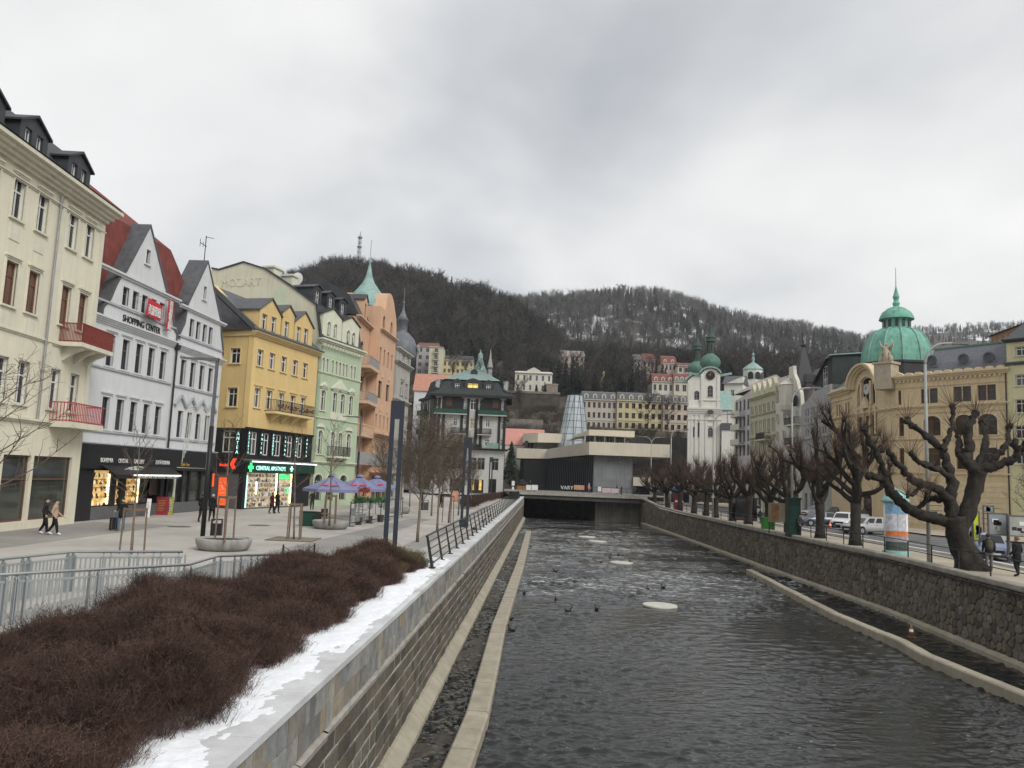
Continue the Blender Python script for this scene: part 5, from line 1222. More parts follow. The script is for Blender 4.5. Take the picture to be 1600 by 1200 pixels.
# ------------------------------------------------------------------ colonnade
IVORY = M('ivory_panel', (.60, .545, .44), .75, .06, .5, streak=.10); GREYC = M('grey_board_concrete', (.22, .23, .235), .9, .12, .6, .3, 6, streak=.2)
def folded(parent, name, pts, mat, th=.6, face=True):
  """fascia along (px x, Y) points with (z0, z1) at each; the roof slab runs back"""
  P = [(on_y(x, 750, Y).x, Y, z0, z1) for x, Y, z0, z1 in pts]; n = len(P); mb = MB()
  mb.add([(x, y, a) for x, y, a, c in P]+[(x, y, c) for x, y, a, c in P]+[(x, y+14, a) for x, y, a, c in P]+[(x, y+14, c) for x, y, a, c in P],
     [f for i in range(n-1) for f in ((i, i+1, n+i+1, n+i), (2*n+i, 2*n+i+1, 3*n+i+1, 3*n+i), (i, i+1, 2*n+i+1, 2*n+i), (n+i, n+i+1, 3*n+i+1, 3*n+i))]+[(0, n, 3*n, 2*n), (n-1, 2*n-1, 4*n-1, 3*n-1)])
  return mb.build(name, mat, parent)
def kz(x, y, Y): return on_y(*px('k', x, y), Y).z
col = thing('colonnade', 'low modern colonnade with folded ivory roof bands over dark glass', 'building', (0, 0, 0))
folded(col, 'roof_band', [(806, 179, kz(0, 487, 179), kz(0, 385, 179)), (854, 178, kz(280, 490, 178), kz(280, 395, 178)), (919, 149, kz(700, 450, 149), kz(700, 320, 149)), (1046, 148, kz(1510, 480, 148), kz(1510, 350, 148))], IVORY)
folded(col, 'roof_band', [(815, 192, kz(35, 330, 192), kz(35, 240, 192)), (838, 186, kz(180, 325, 186), kz(180, 230, 186)), (908, 186, kz(620, 338, 186), kz(620, 252, 186))], IVORY)
folded(col, 'roof_band', [(896, 172, kz(550, 278, 172), kz(550, 262, 172)), (918, 160, kz(690, 255, 160), kz(690, 198, 160)), (990, 159, kz(1150, 275, 159), kz(1150, 215, 159))], IVORY)
g0, g1 = on_y(927, 750, 150.6).x, on_y(988, 750, 150.6).x; zc = kz(900, 455, 150.6)
gw = MB().box(g0, g1, 150.6, 160, -.2, zc-.03).build('grey_wall', GREYC, col)
mb = MB()
for i in range(1, 7): mb.box(g0, g1, 150.585, 150.599, i*1.25, i*1.25+.025)
for i in range(1, 5): x = g0+(g1-g0)*i/5; mb.box(x, x+.025, 150.583, 150.598, 0, zc-.1)
mb.build('panel_joint', M('joint_grey', (.13, .135, .14), .9), gw)
for x in (910, 957, 1000, 1042, 1080):
  p = on_y(*px('k', x, 500), 150.5); MB().box(p.x-.22, p.x+.22, 150.5, 150.6, p.z-.3, p.z+.25).build('window', GLASS_DARK, gw)
# glazing with vertical fins along the folded front
A_, B_ = (on_y(856, 750, 181).x, 181), (on_y(926.5, 750, 150.7).x, 150.7); zA = kz(280, 485, 178)
gl = MB().quad((A_[0], A_[1], 0), (B_[0], B_[1], 0), (B_[0], B_[1], zc), (A_[0], A_[1], zA)).quad((A_[0], A_[1], 0), (on_y(812, 750, 183).x, 183, 0), (on_y(812, 750, 183).x, 183, zA), (A_[0], A_[1], zA)).build('glazing', GLASS_DARK, col)
for i in range(26):
  f = i/25; x, y = A_[0]+(B_[0]-A_[0])*f, A_[1]+(B_[1]-A_[1])*f
  MB().box(x-.07, x+.07, y-.35, y-.02, 0, zc-.05+(zA-zc)*(1-f)).build('fin', M('blue_grey_fin', (.06, .07, .085), .4, .1, 3), gl)
x0, x1 = on_y(912, 750, 163).x, on_y(974, 750, 163).x
mb = MB().box(x0, x1, 163, 166, kz(700, 330, 163)-1, kz(700, 250, 163)); mb.build('upper_glazing', GLASS_DARK, col)
for i in range(13): x = x0+(x1-x0)*i/12; MB().box(x-.1, x+.1, 162.6, 162.95, kz(700, 330, 163)-1, kz(700, 255, 163)).build('column', WHITE_F if i % 3 == 0 else IRON, col)
MB().box(on_y(818, 750, 190).x, on_y(884, 750, 190).x, 190, 196, kz(100, 400, 190)-3, kz(100, 330, 190)).build('upper_wall', GREYC, col)
for x in (88, 120, 150): p = on_y(*px('k', x, 355), 189.9); MB().box(p.x-.6, p.x+.6, 189.9, 190.05, p.z-1.1, p.z+1.0).build('window', GLASS_DARK, col)
MB().box(g1+.05, on_y(1046, 750, 152).x, 153, 160, 0, 5).build('low_wing', GREYC, col)
MB().box(g1+.1, g1+3.6, 150.0, 150.3, 3.0, 4.6).build('entrance_panel', IVORY, col); MB().box(g1+.3, g1+3.2, 150.2, 150.4, 0, 2.98).build('entrance_glass', GLASS_DARK, col)
# glass cone of the spring hall
gc = on_y(894.5, 750, 188); zb, zt = on_y(894, 676, 188).z-5, on_y(894, 618, 188).z
cone = thing('glass_cone', 'tapering faceted glass tower rising behind the colonnade roof', 'glass tower', (gc.x, 188, zb))
hh = zt-zb; N_ = 10; PG = M('pale_blue_glazing', (.42, .47, .49), .12, .25, .5, spec=.7)
rb_, rt_ = 4.2, 1.85
def cp(i, f): r = rb_+(rt_-rb_)*f; return (r*math.cos(i*2*math.pi/N_+.2), r*math.sin(i*2*math.pi/N_+.2), hh*f)
for i in range(N_):
  for j in range(9): MB().quad(cp(i, j/9), cp(i+1, j/9), cp(i+1, (j+1)/9), cp(i, (j+1)/9)).build('pane', PG, cone)
mb = MB()
for i in range(N_):
  mb.bar(cp(i, 0), cp(i, 1), .14); mb.bar(cp(i, 0), cp(i+1, 1), .1)
  for j in range(10): mb.bar(cp(i, j/9), cp(i+1, j/9), .09)
mb.build('lattice', M('cone_steel', (.10, .12, .13), .4), cone)

# ------------------------------------------------------------------ right row of houses
def px_pt(x, Y): p = on_y(x, 755, Y); return (p.x, Y)
OCH = M('ochre_stone', (.64, .51, .315), .9, .1, .8, .25, 22, streak=.16); OCHT = M('ochre_trim', (.62, .51, .335), .9, .12, 2, .3, 20)
MATTE = M('matte_dark_glass', (.028, .026, .025), .4, .4, .7, spec=.15)
DKG = glass_mat('deep_glass', (.02, .018, .016), (.05, .045, .04), .3)
SLATE2 = M('blue_grey_slate', (.15, .155, .175), .6, .15, 3, .3, 12)
Pc = [px_pt(1299.5, 102), px_pt(1332, 95), px_pt(1402, 85), px_pt(1579, 76)]
b = Bld('domed_hall', 'ochre domed corner building with a green copper dome and clock portal', Pc[2], Pc[3]); DB = b
Hc = b.uv('H', 900, 505)[1]; zst = b.uv('H', 900, 690)[1]
kw = dict(fmat=BROWN_F, gmat=DKG, fw=.07)
_, a0, a1 = b.row('H', [(660, 585, 675), (715, 582, 677), (865, 577, 670), (922, 573, 670), (1018, 570, 668), (1076, 568, 665)], .82, bars='H', **kw)
b.add_win(b.uv('H', 503, 640)[0], a0, .32, a1-a0, bars='0', **kw); b.add_win(b.uv('H', 523, 640)[0], a0, .32, a1-a0, bars='0', **kw)
us = [b.uv('H', x, 800)[0] for x in (705, 905, 1053)]; _, m0 = b.uv('H', 905, 880); _, m1 = b.uv('H', 905, 752)
for u in us: b.add_win(u, m0, 1.75, m1-m0, arch=.7, bars='G', sur=OCHT, sw=.18, **kw)
u9 = b.uv('H', 515, 830)[0]; b.add_win(u9, m0, .55, m1-m0, arch=1, bars='H', sur=OCHT, sw=.12, **kw)
_, l0 = b.uv('H', 710, 1090); _, l1 = b.uv('H', 710, 960)
for u in us: b.add_win(u, l0, 1.6, l1-l0, bars='G', sur=OCHT, sw=.15, **kw)
b.add_win(u9, l0, .55, l1-l0, bars='H', sur=OCHT, sw=.1, **kw)
for u in us: b.add_win(u, .6, 1.7, 2.4, bars='G', arch=.5, **kw)
b.wall([(0, 0), (b.W, 0), (b.W, Hc), (0, Hc)], OCH, 9)
def cornices(b, W0, W1):
  b.band(W0, W1, Hc-.1, .5, .55, OCHT, steps=3); b.band(W0, W1, Hc-.95, .15, .12, OCHT, 'string_course'); b.band(W0, W1, zst-.15, .28, .25, OCHT, 'string_course', steps=2); b.band(W0, W1, zst-.7, .1, .1, OCHT, 'string_course'); b.band(W0, W1, m0-.45, .2, .2, OCHT, 'string_course'); b.band(W0, W1, l0-.6, .25, .2, OCHT, 'string_course')
  mb = MB(); n = int((W1-W0)/1.0)
  for i in range(n):
    u = W0+(i+.5)*(W1-W0)/n; mb.prism([(u-.45, Hc+.4), (u+.45, Hc+.4)]+[(u+.42*math.cos(t), Hc+.45+.25*math.sin(t)) for t in np.linspace(0, math.pi, 7)], -.25, .1)
  mb.build('parapet_scallop', OCHT, b.t)
  mb = MB()
  for i in range(int((W1-W0)/.45)): mb.box(W0+i*.45, W0+i*.45+.2, -.22, .02, Hc-.32, Hc-.12)
  mb.build('dentil', OCHT, b.t)
  mb = MB()
  for i in range(9): mb.box(W0, W1, -.03, .01, .5+i*.5, .95+i*.5)
  mb.build('rusticated_base', OCHT, b.t)
cornices(b, 0, b.W)
zrt = b.uv('H', 900, 335, 3)[1]
lean_roof(b, 3.0, b.W, [(.3, Hc+.3), (1.0, Hc+1.6), (2.4, zrt), (7, zrt+.4), (9, Hc)], SLATE2, 'mansard_roof'); b.band(2.6, b.W, zrt-.02, .16, .1, M('copper_edge', (.12, .25, .2), .7), 'ridge_edge', y=2.4, steps=1)
for x, y in ((720, 415), (918, 405), (1076, 395)):
  u, z = b.uv('H', x, y, 1.2)
  mb = MB().lathe([(.34, 0), (.52, 0), (.55, .14), (.40, .18), (.34, .06)], 16); mb.v = [(p[0]+u, .75-p[2], p[1]+z) for p in mb.v]; o = mb.build('round_dormer', SLATE, b.t); MB().ball((u, .8, z), .36, .05, .36, 10, 6).build('pane', DKG, o); MB().box(u-.62, u+.62, .68, 1.9, z-.75, z-.35).build('dormer_base', SLATE2, o)
b.pipe(b.W-.1, .2, Hc, -.1, IRON)
# chamfer portal and left wing share the thing
def wing(A, B, fn):
  rb = Bld('tmp', 'x', A, B); bpy.data.objects.remove(rb.t); rb.t = DB.t; before = set(COL.objects); fn(rb)
  for o in set(COL.objects)-before:
    if o.parent == DB.t: o.matrix_basis = DB.t.matrix_basis.inverted() @ Matrix.Translation((rb.A.x, rb.A.y, 0)) @ Matrix.Rotation(math.atan2(rb.x.y, rb.x.x), 4, 'Z') @ o.matrix_basis
def portal(b):
  ua, ub = b.uv('p', 300, 420)[0], b.uv('p', 468, 420)[0]; zb = b.uv('p', 390, 440)[1]; zt = b.uv('p', 385, 170)[1]; uc = (ua+ub)/2
  w = ub-ua; b.add_win(uc, zb, w, zt-zb, arch=1, bars='G', fmat=OCHT, gmat=DKG, fw=.14, sur=OCHT, sw=.35, sill=False)
  for x, yt, yb in ((330, 550, 700), (400, 535, 710), (458, 525, 730)): single(b, 'p', x, yt, yb, 1.1, bars='H', fmat=BROWN_F, gmat=MATTE, fw=.06, y=-.1)
  b.add_win(uc, .1, 2.2, 3.6, arch=1, bars='G', fmat=BROWN_F, gmat=DKG, sur=OCHT, sw=.3)
  r = w*.5+1.0; zc_ = Hc+.2
  b.wall([(0, 0), (b.W, 0), (b.W, Hc)]+[(uc+(r-.05)*math.cos(t), zc_-.2+.78*(r-.05)*math.sin(t)) for t in np.linspace(0.02, math.pi-.02, 16)]+[(0, Hc)], OCH, 8)
  for q0, q1 in ((0, uc-r), (uc+r, b.W)): b.band(q0, q1, Hc-.1, .5, .55, OCHT, steps=3)
  b.band(0, b.W, zst-.15, .28, .25, OCHT, 'string_course', steps=2); b.band(0, b.W, m0-.45, .2, .2, OCHT, 'string_course'); b.band(0, b.W, l0-.6, .25, .2, OCHT, 'string_course')
  for k_, (r0, r1, y0, y1) in enumerate(((r+.4, r+.1, -.9, .4), (r+.1, r-.2, -.6, .4), (r-.2, r-.45, -.35, .4))):
    n = 18; mb = MB(); zs = .78
    for y in (y0, y1):
      for rr in (r0, r1): mb.v += [(uc+rr*math.cos(math.pi*i/n), y, zc_-.2+zs*rr*math.sin(math.pi*i/n)) for i in range(n+1)]
    m = n+1
    mb.f += [f for i in range(n) for f in ((i, i+1, m+i+1, m+i), (2*m+i, 2*m+i+1, 3*m+i+1, 3*m+i), (i, i+1, 2*m+i+1, 2*m+i), (m+i, m+i+1, 3*m+i+1, 3*m+i))]
    mb.build('portal_arch', OCHT, DB.t)
  ck = MB().lathe([(.01, 0), (.62, 0), (.62, .12), (.5, .14), (.01, .14)], 20); u, z = b.uv('p', 398, 290); ck.v = [(p[0]+u, -.1-p[2], p[1]+z) for p in ck.v]; c = ck.build('clock_face', M('clock_white', (.5, .5, .46), .5), DB.t)
  MB().bar((u, -.27, z), (u+.1, -.27, z+.4), .05).bar((u, -.27, z), (u-.28, -.27, z+.1), .05).build('clock_hands', BLACK, c)
  for x in (345, 432): u = b.uv('p', x, 300)[0]; b.box('column', OCHT, u-.16, u+.16, -.22, .1, zb, zt-.6)
  for x in (305, 365, 428, 478): u = b.uv('p', x, 600)[0]; MB().lathe([(.17, 0), (.13, .2), (.12, 2.8), (.19, 3.1)], 12, (u, -.16, b.uv('p', 400, 720)[1])).build('column', OCHT, DB.t, True)
  b.box('portal_balcony', OCHT, uc-2.6, uc+2.6, -.7, 0, b.uv('p', 400, 760)[1]-.25, b.uv('p', 400, 760)[1])
  MB().prism([(uc-1.1, zb-.35), (uc+1.1, zb-.35), (uc, zb+1.0)], -.35, .02).build('pediment', OCHT, DB.t)
  for u in (b.W-1.5,):
    b.box('wall_panel', OCHT, u-.4, u+.5, -.05, .02, zst+1.0, zst+2.3); b.box('wall_panel', OCHT, u-.4, u+.5, -.05, .02, zst-2.6, zst-1.3)
wing(Pc[1], Pc[2], portal)
def lwing(b):
  _, q0, q1 = b.row('p', [(108, 435, 550), (131, 430, 548), (190, 418, 535), (215, 410, 530)], .5, bars='0', fmat=BROWN_F, gmat=DKG, fw=.05)
  _, q2, q3 = b.row('p', [(120, 645, 800), (205, 630, 790)], .9, arch=1, bars='T', fmat=BROWN_F, gmat=DKG, sur=OCHT, sw=.12)
  for x in (120, 205): u = b.uv('p', x, 700)[0]; b.add_win(u, l0, .9, l1-l0, bars='T', fmat=BROWN_F, gmat=DKG)
  b.wall([(0, 0), (b.W, 0), (b.W, Hc), (0, Hc)], OCH, 8); cornices(b, 0, b.W)
  lean_roof(b, 0, b.W, [(-.1, Hc+.3), (3.2, Hc+3.4), (8, Hc+.3)], M('green_grey_roof', (.17, .23, .2), .6, .15, 2, streak=.2), 'roof')
wing(Pc[0], Pc[1], lwing)
# dome
dY = 93; dc = on_y(*px('H', 487, 440), dY); zt = on_y(*px('H', 487, 222), dY).z; R_ = (on_y(*px('H', 690, 440), dY).x-on_y(*px('H', 280, 440), dY).x)/2
hd = zt-dc.z
dm = link('dome', None, None); bpy.data.objects.remove(dm)
loc = DB.t.matrix_basis.inverted() @ Vector((dc.x, dY, dc.z))
prof = [(R_*1.06, -2.6), (R_*1.06, -.3), (R_*1.1, -.25), (R_*1.1, 0)]+[(R_*(.38+.62*math.cos(t)**.9), hd*math.sin(t)) for t in np.linspace(0, 1.5, 9)]
dome = MB().lathe(prof[3:], 12, tuple(loc), .15).build('dome', COPPER, DB.t); MB().lathe(prof[:4], 12, tuple(loc), .15).build('drum', DARKROOF, dome)
mb = MB()
for i in range(12):
  a = .15+i*2*math.pi/12; mb.tube([(loc.x+r*math.cos(a)*1.01, loc.y+r*math.sin(a)*1.01, loc.z+z+.03) for r, z in prof[4:]], .09, 4)
mb.build('rib', COPPER2, dome)
rl = R_*.42; zl = loc.z+hd-.05
lan = MB().lathe([(rl*1.08, -.1), (rl*1.08, .15), (rl*.9, .16), (rl*.9, 1.2), (rl*1.2, 1.25), (rl*1.15, 1.55), (rl*.98, 2.1), (rl*.6, 2.6), (rl*.2, 2.85), (.3, 2.9), (.42, 3.2), (.25, 3.6), (.38, 4.0), (.22, 4.5), (.12, 5.0), (.05, 5.4), (.03, 7.6)], 16, (loc.x, loc.y, zl)).build('lantern', COPPER, dome)
for i in range(12): a = i*math.pi/6; MB().box(-.16, .16, -.04, .04, 0, .85).build('lantern_window', DARKROOF, lan, loc=(loc.x+rl*.93*math.cos(a), loc.y+rl*.93*math.sin(a), zl+.25), rz=a+math.pi/2)
# statue group and pedestal
pY = 86; pp = on_y(*px('H', 420, 510), pY); p2 = on_y(*px('H', 420, 440), pY)
l1_ = DB.t.matrix_basis.inverted() @ Vector((pp.x, pY, pp.z)); hp = p2.z-pp.z; STONE = M('weathered_stone', (.42, .36, .27), .95, .2, 2, .4, 20)
pd = MB().box(l1_.x-.95, l1_.x+.95, l1_.y-.8, l1_.y+.8, l1_.z-1.5, l1_.z+hp).build('pedestal', STONE, DB.t); MB().box(l1_.x-1.1, l1_.x+1.1, l1_.y-.95, l1_.y+.95, l1_.z+hp+.002, l1_.z+hp+.25).build('pedestal_cap', STONE, pd)
mb = MB(); zb = l1_.z+hp+.25; r_ = random.Random(12)
mb.tube([(l1_.x, l1_.y, zb), (l1_.x+.1, l1_.y, zb+.9), (l1_.x, l1_.y, zb+1.7), (l1_.x+.05, l1_.y, zb+2.1)], [.75, .5, .42, .16], 8); mb.ball((l1_.x+.05, l1_.y, zb+2.3), .2, .2, .24, 8, 6)
for s in (-1, 1):
  mb.tube([(l1_.x+s*.35, l1_.y, zb+1.7), (l1_.x+s*.8, l1_.y, zb+2.2), (l1_.x+s*1.0, l1_.y, zb+2.9)], [.16, .11, .05], 6)
  mb.prism([(l1_.x+s*.2, zb+1.2), (l1_.x+s*.7, zb+1.6), (l1_.x+s*1.15, zb+2.7), (l1_.x+s*.5, zb+2.0)], l1_.y+.25, l1_.y+.4)
  mb.tube([(l1_.x+s*.8, l1_.y-.1, zb), (l1_.x+s*.75, l1_.y-.1, zb+.6), (l1_.x+s*.6, l1_.y-.1, zb+1.0)], [.4, .33, .14], 7); mb.ball((l1_.x+s*.6, l1_.y-.1, zb+1.15), .17, .17, .2, 7, 5)
mb.v = [(l1_.x+(p[0]-l1_.x)*.72, l1_.y+(p[1]-l1_.y)*.72, zb+(p[2]-zb)*.85) for p in mb.v]; mb.build('statue_group', STONE, DB.t, True)

# far right pale house and brick house behind
PALE = M('pale_yellow_plaster', (.62, .58, .36), .9, .07, .7, streak=.1)
b = Bld('pale_house', 'pale yellow house cut by the right edge beside the domed building', Pc[3], (Pc[3][0]+7.5, 66))
for i, (yt, yb) in enumerate(((325, 382), (500, 570), (655, 740), (820, 900), (960, 1060))):
  for d in (0, 2.0, 4.2): 
    _, u, zb, zt = single(b, 'H', 1262, yt, yb, .95, bars='T', sur=PALE, sw=.12) if d == 0 else (0, 0, zb, zt)
    if d: b.add_win(min(u0_+d, b.W-.7), zb, .95, zt-zb, bars='T', sur=PALE, sw=.12)
    else: u0_ = u
Hh = b.uv('H', 1215, 300)[1]; b.wall([(0, 0), (b.W, 0), (b.W, Hh), (0, Hh)], PALE, 10); b.band(0, b.W, b.uv('H', 1230, 435)[1]-.1, .3, .35, SLATE, steps=2); b.band(0, b.W, Hh, .3, .5, DARKROOF, steps=2)
lean_roof(b, 0, b.W, [(-.4, Hh+.3), (4, Hh+2.5), (10, Hh+.3)], DARKROOF)
b = Bld('brick_house', 'long brick coloured house high behind the domed hall at the right edge', px_pt(1555, 128), px_pt(1690, 105), 12)
zE = b.uv('H', 1130, 255)[1]; BRK = M('brick_orange', (.33, .19, .11), .9, .15, 1, streak=.1); H_ = b.uv('H', 1200, 215)[1]
for i in range(9): b.add_win(.9+i*1.7, H_-2.2, .8, 1.6, bars='T')
b.wall([(0, -6), (b.W, -6), (b.W, H_), (0, H_)], BRK, 8); lean_roof(b, -.4, b.W, [(-.5, H_), (4, H_+1.5), (8.5, H_)], M('red_brown_tile', (.2, .09, .06), .85, .2, 2))

# ---- grey modern house with steep metal attic
GM = M('grey_concrete_panel', (.36, .36, .355), .9, .08, 1, .2, 14, streak=.12); MET = M('dark_standing_metal', (.035, .042, .042), .5, .2, 1, streak=.4)
b = Bld('grey_house', 'grey modern house with a window grid and steep dark metal attic', px_pt(1253, 115.2), px_pt(1298.5, 102.3))
us = [b.uv('r', x, 800)[0] for x in (475, 527, 580, 635, 692)]
cl = [(0, 0)]
for yt, yb in ((690, 775), (780, 835), (845, 880), (890, 975)):
  zt = b.uv('r', 580, yt-8)[1]; zb = b.uv('r', 580, yb-8)[1]+.1
  for u in us:
    b.add_win(u-.05, zb, .95, zt-zb, bars='I', fmat=WHITE_F, gmat=MATTE, fw=.06, y=-.1)
    b.add_win(u+1.0 if u < b.W-1.8 else u+.85, zb, .75, zt-zb, bars='0', fmat=WHITE_F, gmat=GLASS_PALE, fw=.05, y=-.1)
Hg = b.uv('r', 580, 560)[1]; 
for zz in (.5, 4.6): 
  for u in us: b.add_win(u, zz, 1.3, 2.6, bars='G', fmat=GREY_F, gmat=SHOPG)
b.wall([(0, 0), (b.W, 0), (b.W, Hg+.5), (b.W*.5, Hg+.3), (b.W*.15, Hg-.8), (0, Hg-1.0)], GM, 9); b.band(0, b.W, b.uv('r', 580, 985)[1], .2, .15, GM, 'string_course', steps=1)
ua, ub = b.uv('r', 560, 400)[0], b.uv('r', 690, 400)[0]; zt = b.uv('r', 640, 262)[1]
u, zb, = b.uv('r', 600, 515)[0], b.uv('r', 600, 515)[1]
for x0, x1, yt in ((580, 610, 330), (622, 662, 295)):
  a, c = b.uv('r', x0, 400)[0], b.uv('r', x1, 400)[0]; z_ = b.uv('r', (x0+x1)/2, yt)[1]
  b.add_win((a+c)/2, max(zb, Hg), c-a-.1, z_-max(zb, Hg)-.3, bars='D', fmat=WHITE_F, gmat=GLASS, y=.1)
b.wall([(ua-1.0, Hg-.2), (b.W, Hg-.2), (b.W, zt+.25), (ub-.2, zt+.3), (ua-1.0, zt-1.6)], MET, 9, y=.25, name='attic')
MB().add([(ub-.9, -.2, zt+.02), (b.W+.3, -.2, zt+.25), (b.W+.3, 10, zt+1.2), (ub-.9, 10, zt+1.0), (ub-.9, -.2, zt+.16), (b.W+.3, -.2, zt+.39), (b.W+.3, 10, zt+1.34), (ub-.9, 10, zt+1.14)], [(0, 1, 2, 3), (4, 5, 6, 7), (0, 1, 5, 4), (1, 2, 6, 5)]).build('attic_roof', COPPER2, b.t)
MB().add([(ua-.9, -.15, zt-2.7), (ub-.6, -.15, zt+.05), (ub-.6, 9, zt+.05), (ua-.9, 9, zt-2.7), (ua-.9, -.15, zt-2.5), (ub-.6, -.15, zt+.25), (ub-.6, 9, zt+.25), (ua-.9, 9, zt-2.5)], [(0, 1, 2, 3), (4, 5, 6, 7), (0, 1, 5, 4)]).build('attic_slope', MET, b.t)

# ---- white art nouveau house with a leaning dark spire roof
AN = M('ivory_stucco', (.60, .58, .50), .9, .1, 1, .25, 20, streak=.15); PUR = M('purple_brown_tile', (.20, .17, .165), .8, .2, 2, .2, 9)
b = Bld('stepped_gable_house', 'ivory art nouveau house with stepped gable and a black pointed spire', px_pt(1212, 125.2), px_pt(1252.5, 115.3))
kw = dict(bars='T', gmat=MATTE, sur=AN, sw=.1, y=-.1)
b.row('r', [(305, 545, 630), (350, 560, 630), (385, 545, 605)], .6, arch=1, **kw)
for r in ([(325, 740, 810), (345, 740, 810), (395, 725, 800), (412, 725, 800)], [(340, 915, 990), (395, 910, 980)], [(280, 750, 830), (215, 760, 840)], [(210, 560, 640)], [(275, 920, 1000), (215, 920, 1000)], [(340, 430, 465)]): b.row('r', r, .7, arch=1, **kw)
for u in (1.5, 4.5, 8): b.add_win(u, .4, 1.8, 2.8, bars='G', arch=.8, fmat=GREY_F, gmat=SHOPG)
g = [b.uv('r', *q) for q in ((438, 690), (415, 560), (392, 520), (375, 450), (350, 390), (345, 345), (380, 300), (320, 300), (318, 400), (300, 440), (292, 520), (285, 640), (200, 650))]
g = [(min(max(u, 0), b.W), z) for u, z in g]; zg = g[-1][1]
Wp = [(0, 0), (b.W, 0), (b.W, g[0][1]), (b.W-.4, g[1][1]), (b.W-1.2, g[2][1]), (b.W-1.8, g[3][1]), (b.W-2.8, g[4][1]), (b.W-3.0, g[5][1]), (b.W-3.0, g[6][1]), (b.W-4.6, g[6][1]), (b.W-4.7, g[8][1]), (b.W-5.6, g[9][1]), (b.W-6.4, g[10][1]), (b.W-6.8, g[11][1]), (0, g[11][1])]
b.wall(Wp, AN, .5)
zsp = b.uv('r', 330, 280)[1]; zti = b.uv('r', 325, 100)[1]; ztip = b.uv('r', 325, 0)[1]; us_ = b.W-6.0
MB().add([(us_-1.6, 1.2, g[9][1]-1), (us_+1.5, 1.2, g[9][1]-1), (us_+1.5, 4.2, g[9][1]-1), (us_-1.6, 4.2, g[9][1]-1), (us_-.1, 2.6, zti), (us_+.15, 2.6, zti), (us_+.15, 2.9, zti), (us_-.1, 2.9, zti)], [(0, 1, 5, 4), (1, 2, 6, 5), (2, 3, 7, 6), (3, 0, 4, 7)]).lathe([(.35, 0), (.45, .2), (.1, .6), (.06, ztip-zti)], 8, (us_, 2.75, zti-.1)).build('spire', BLACK, b.t)
for du, hh in ((-3.4, 0), (-1.4, -.6)):
  MB().lathe([(1.0, 0), (1.1, .3), (.8, 1.0), (.9, 1.2), (.5, 2.0), (.25, 3.0), (.05, 4.2), (.03, 5.5)], 10, (us_+du, 1.6, g[11][1]-.2+hh)).build('turret_cap', BLACK, b.t)
lean_roof(b, b.W-4.4, b.W, [(.52, g[0][1]), (3.8, g[6][1]-.3), (8, g[0][1])], PUR); MB().box(b.W-2.2, b.W-1.2, 1.2, 2.6, g[3][1]-.3, g[3][1]+.9).build('roof_window', DARKROOF, b.t)
MB().lathe([(.3, -1.4), (1.2, -.7), (1.4, 0), (1.4, 3.0), (1.55, 3.1), (.2, 4.2)], 10, (b.uv('r', 320, 600)[0], -.1, b.uv('r', 330, 680)[1])).build('bay_window', AN, b.t)
for y_ in (860, 1050): b.balcony(b.uv('r', 320, y_)[0], min(b.W-.2, b.uv('r', 430, y_)[0]), b.uv('r', 375, y_)[1], .9, 1.0, AN, IRON, 2, .2, sp=.15, bar=.03)
b.box('rear_block', AN, .02, b.W-.02, .51, 8, .02, g[0][1]-.1)
mb = MB(); r_ = random.Random(5)
for i in range(40): mb.bar((b.uv('r', 400, 640)[0]+r_.uniform(-.6, .6), -.5, b.uv('r', 400, 640)[1]+r_.uniform(-.8, .8)), (b.uv('r', 400, 640)[0]+r_.uniform(-.6, .6), -.4, b.uv('r', 400, 640)[1]+r_.uniform(-.8, .8)), .16)
mb.build('iron_ornament', BLACK, b.t)

# ---- cream green stucco house, white balcony house
CG = M('greenish_cream_stucco', (.52, .50, .37), .9, .1, 1.2, .25, 20, streak=.15)
b = Bld('stucco_house', 'greenish cream stucco house with roof balustrade left of the pointed spire', px_pt(1172.5, 138.3), px_pt(1211.5, 125.5))
for yt, yb in ((672, 738), (832, 925), (1020, 1105)):
  zt, zb = b.uv('r', 62, yt)[1], b.uv('r', 62, yb)[1]
  for i in range(6): b.add_win(1.0+i*(b.W-2)/5, zb, .75, zt-zb, bars='T', gmat=MATTE, sur=CG, sw=.12, y=-.1, skind='hood' if yt > 700 else 'flat', arch=0 if yt > 700 else 1)
for i in range(4): b.add_win(1.6+i*(b.W-3.2)/3, .4, 1.8, 2.8, bars='G', arch=.8, fmat=GREY_F, gmat=SHOPG)
Hq = b.uv('r', 100, 585)[1]; b.wall([(0, 0), (b.W, 0), (b.W, Hq), (0, Hq)], CG, 9)
for z, h, p in ((Hq-.3, .5, .6), (b.uv('r', 100, 765)[1], .3, .3), (b.uv('r', 100, 985)[1], .4, .4)): b.band(0, b.W, z, h, p, CG, steps=3)
MB().box(.2, b.W-.2, .05, .4, Hq+.2, Hq+1.1).build('parapet', CG, b.t)
for i in range(5):
  u = 1+i*(b.W-2)/4; b.wall([(u-.8, Hq+.2), (u+.8, Hq+.2), (u+.8, Hq+1.5), (u+.35, Hq+2.0), (u, Hq+2.6), (u-.35, Hq+2.0), (u-.8, Hq+1.5)], CG, .6, y=-.05, name='attic_gable', holes=[])
lean_roof(b, 0, b.W, [(.7, Hq+.2), (5, Hq+4), (9, Hq+.2)], M('pinkish_grey_roof', (.36, .31, .29), .8, .15, 1.5)); b.balcony(b.uv('r', 20, 1000)[0]+2, b.uv('r', 140, 1000)[0], b.uv('r', 90, 1000)[1], 1.0, 1.0, CG, IRON, 3, .25, sp=.14, bar=.03)
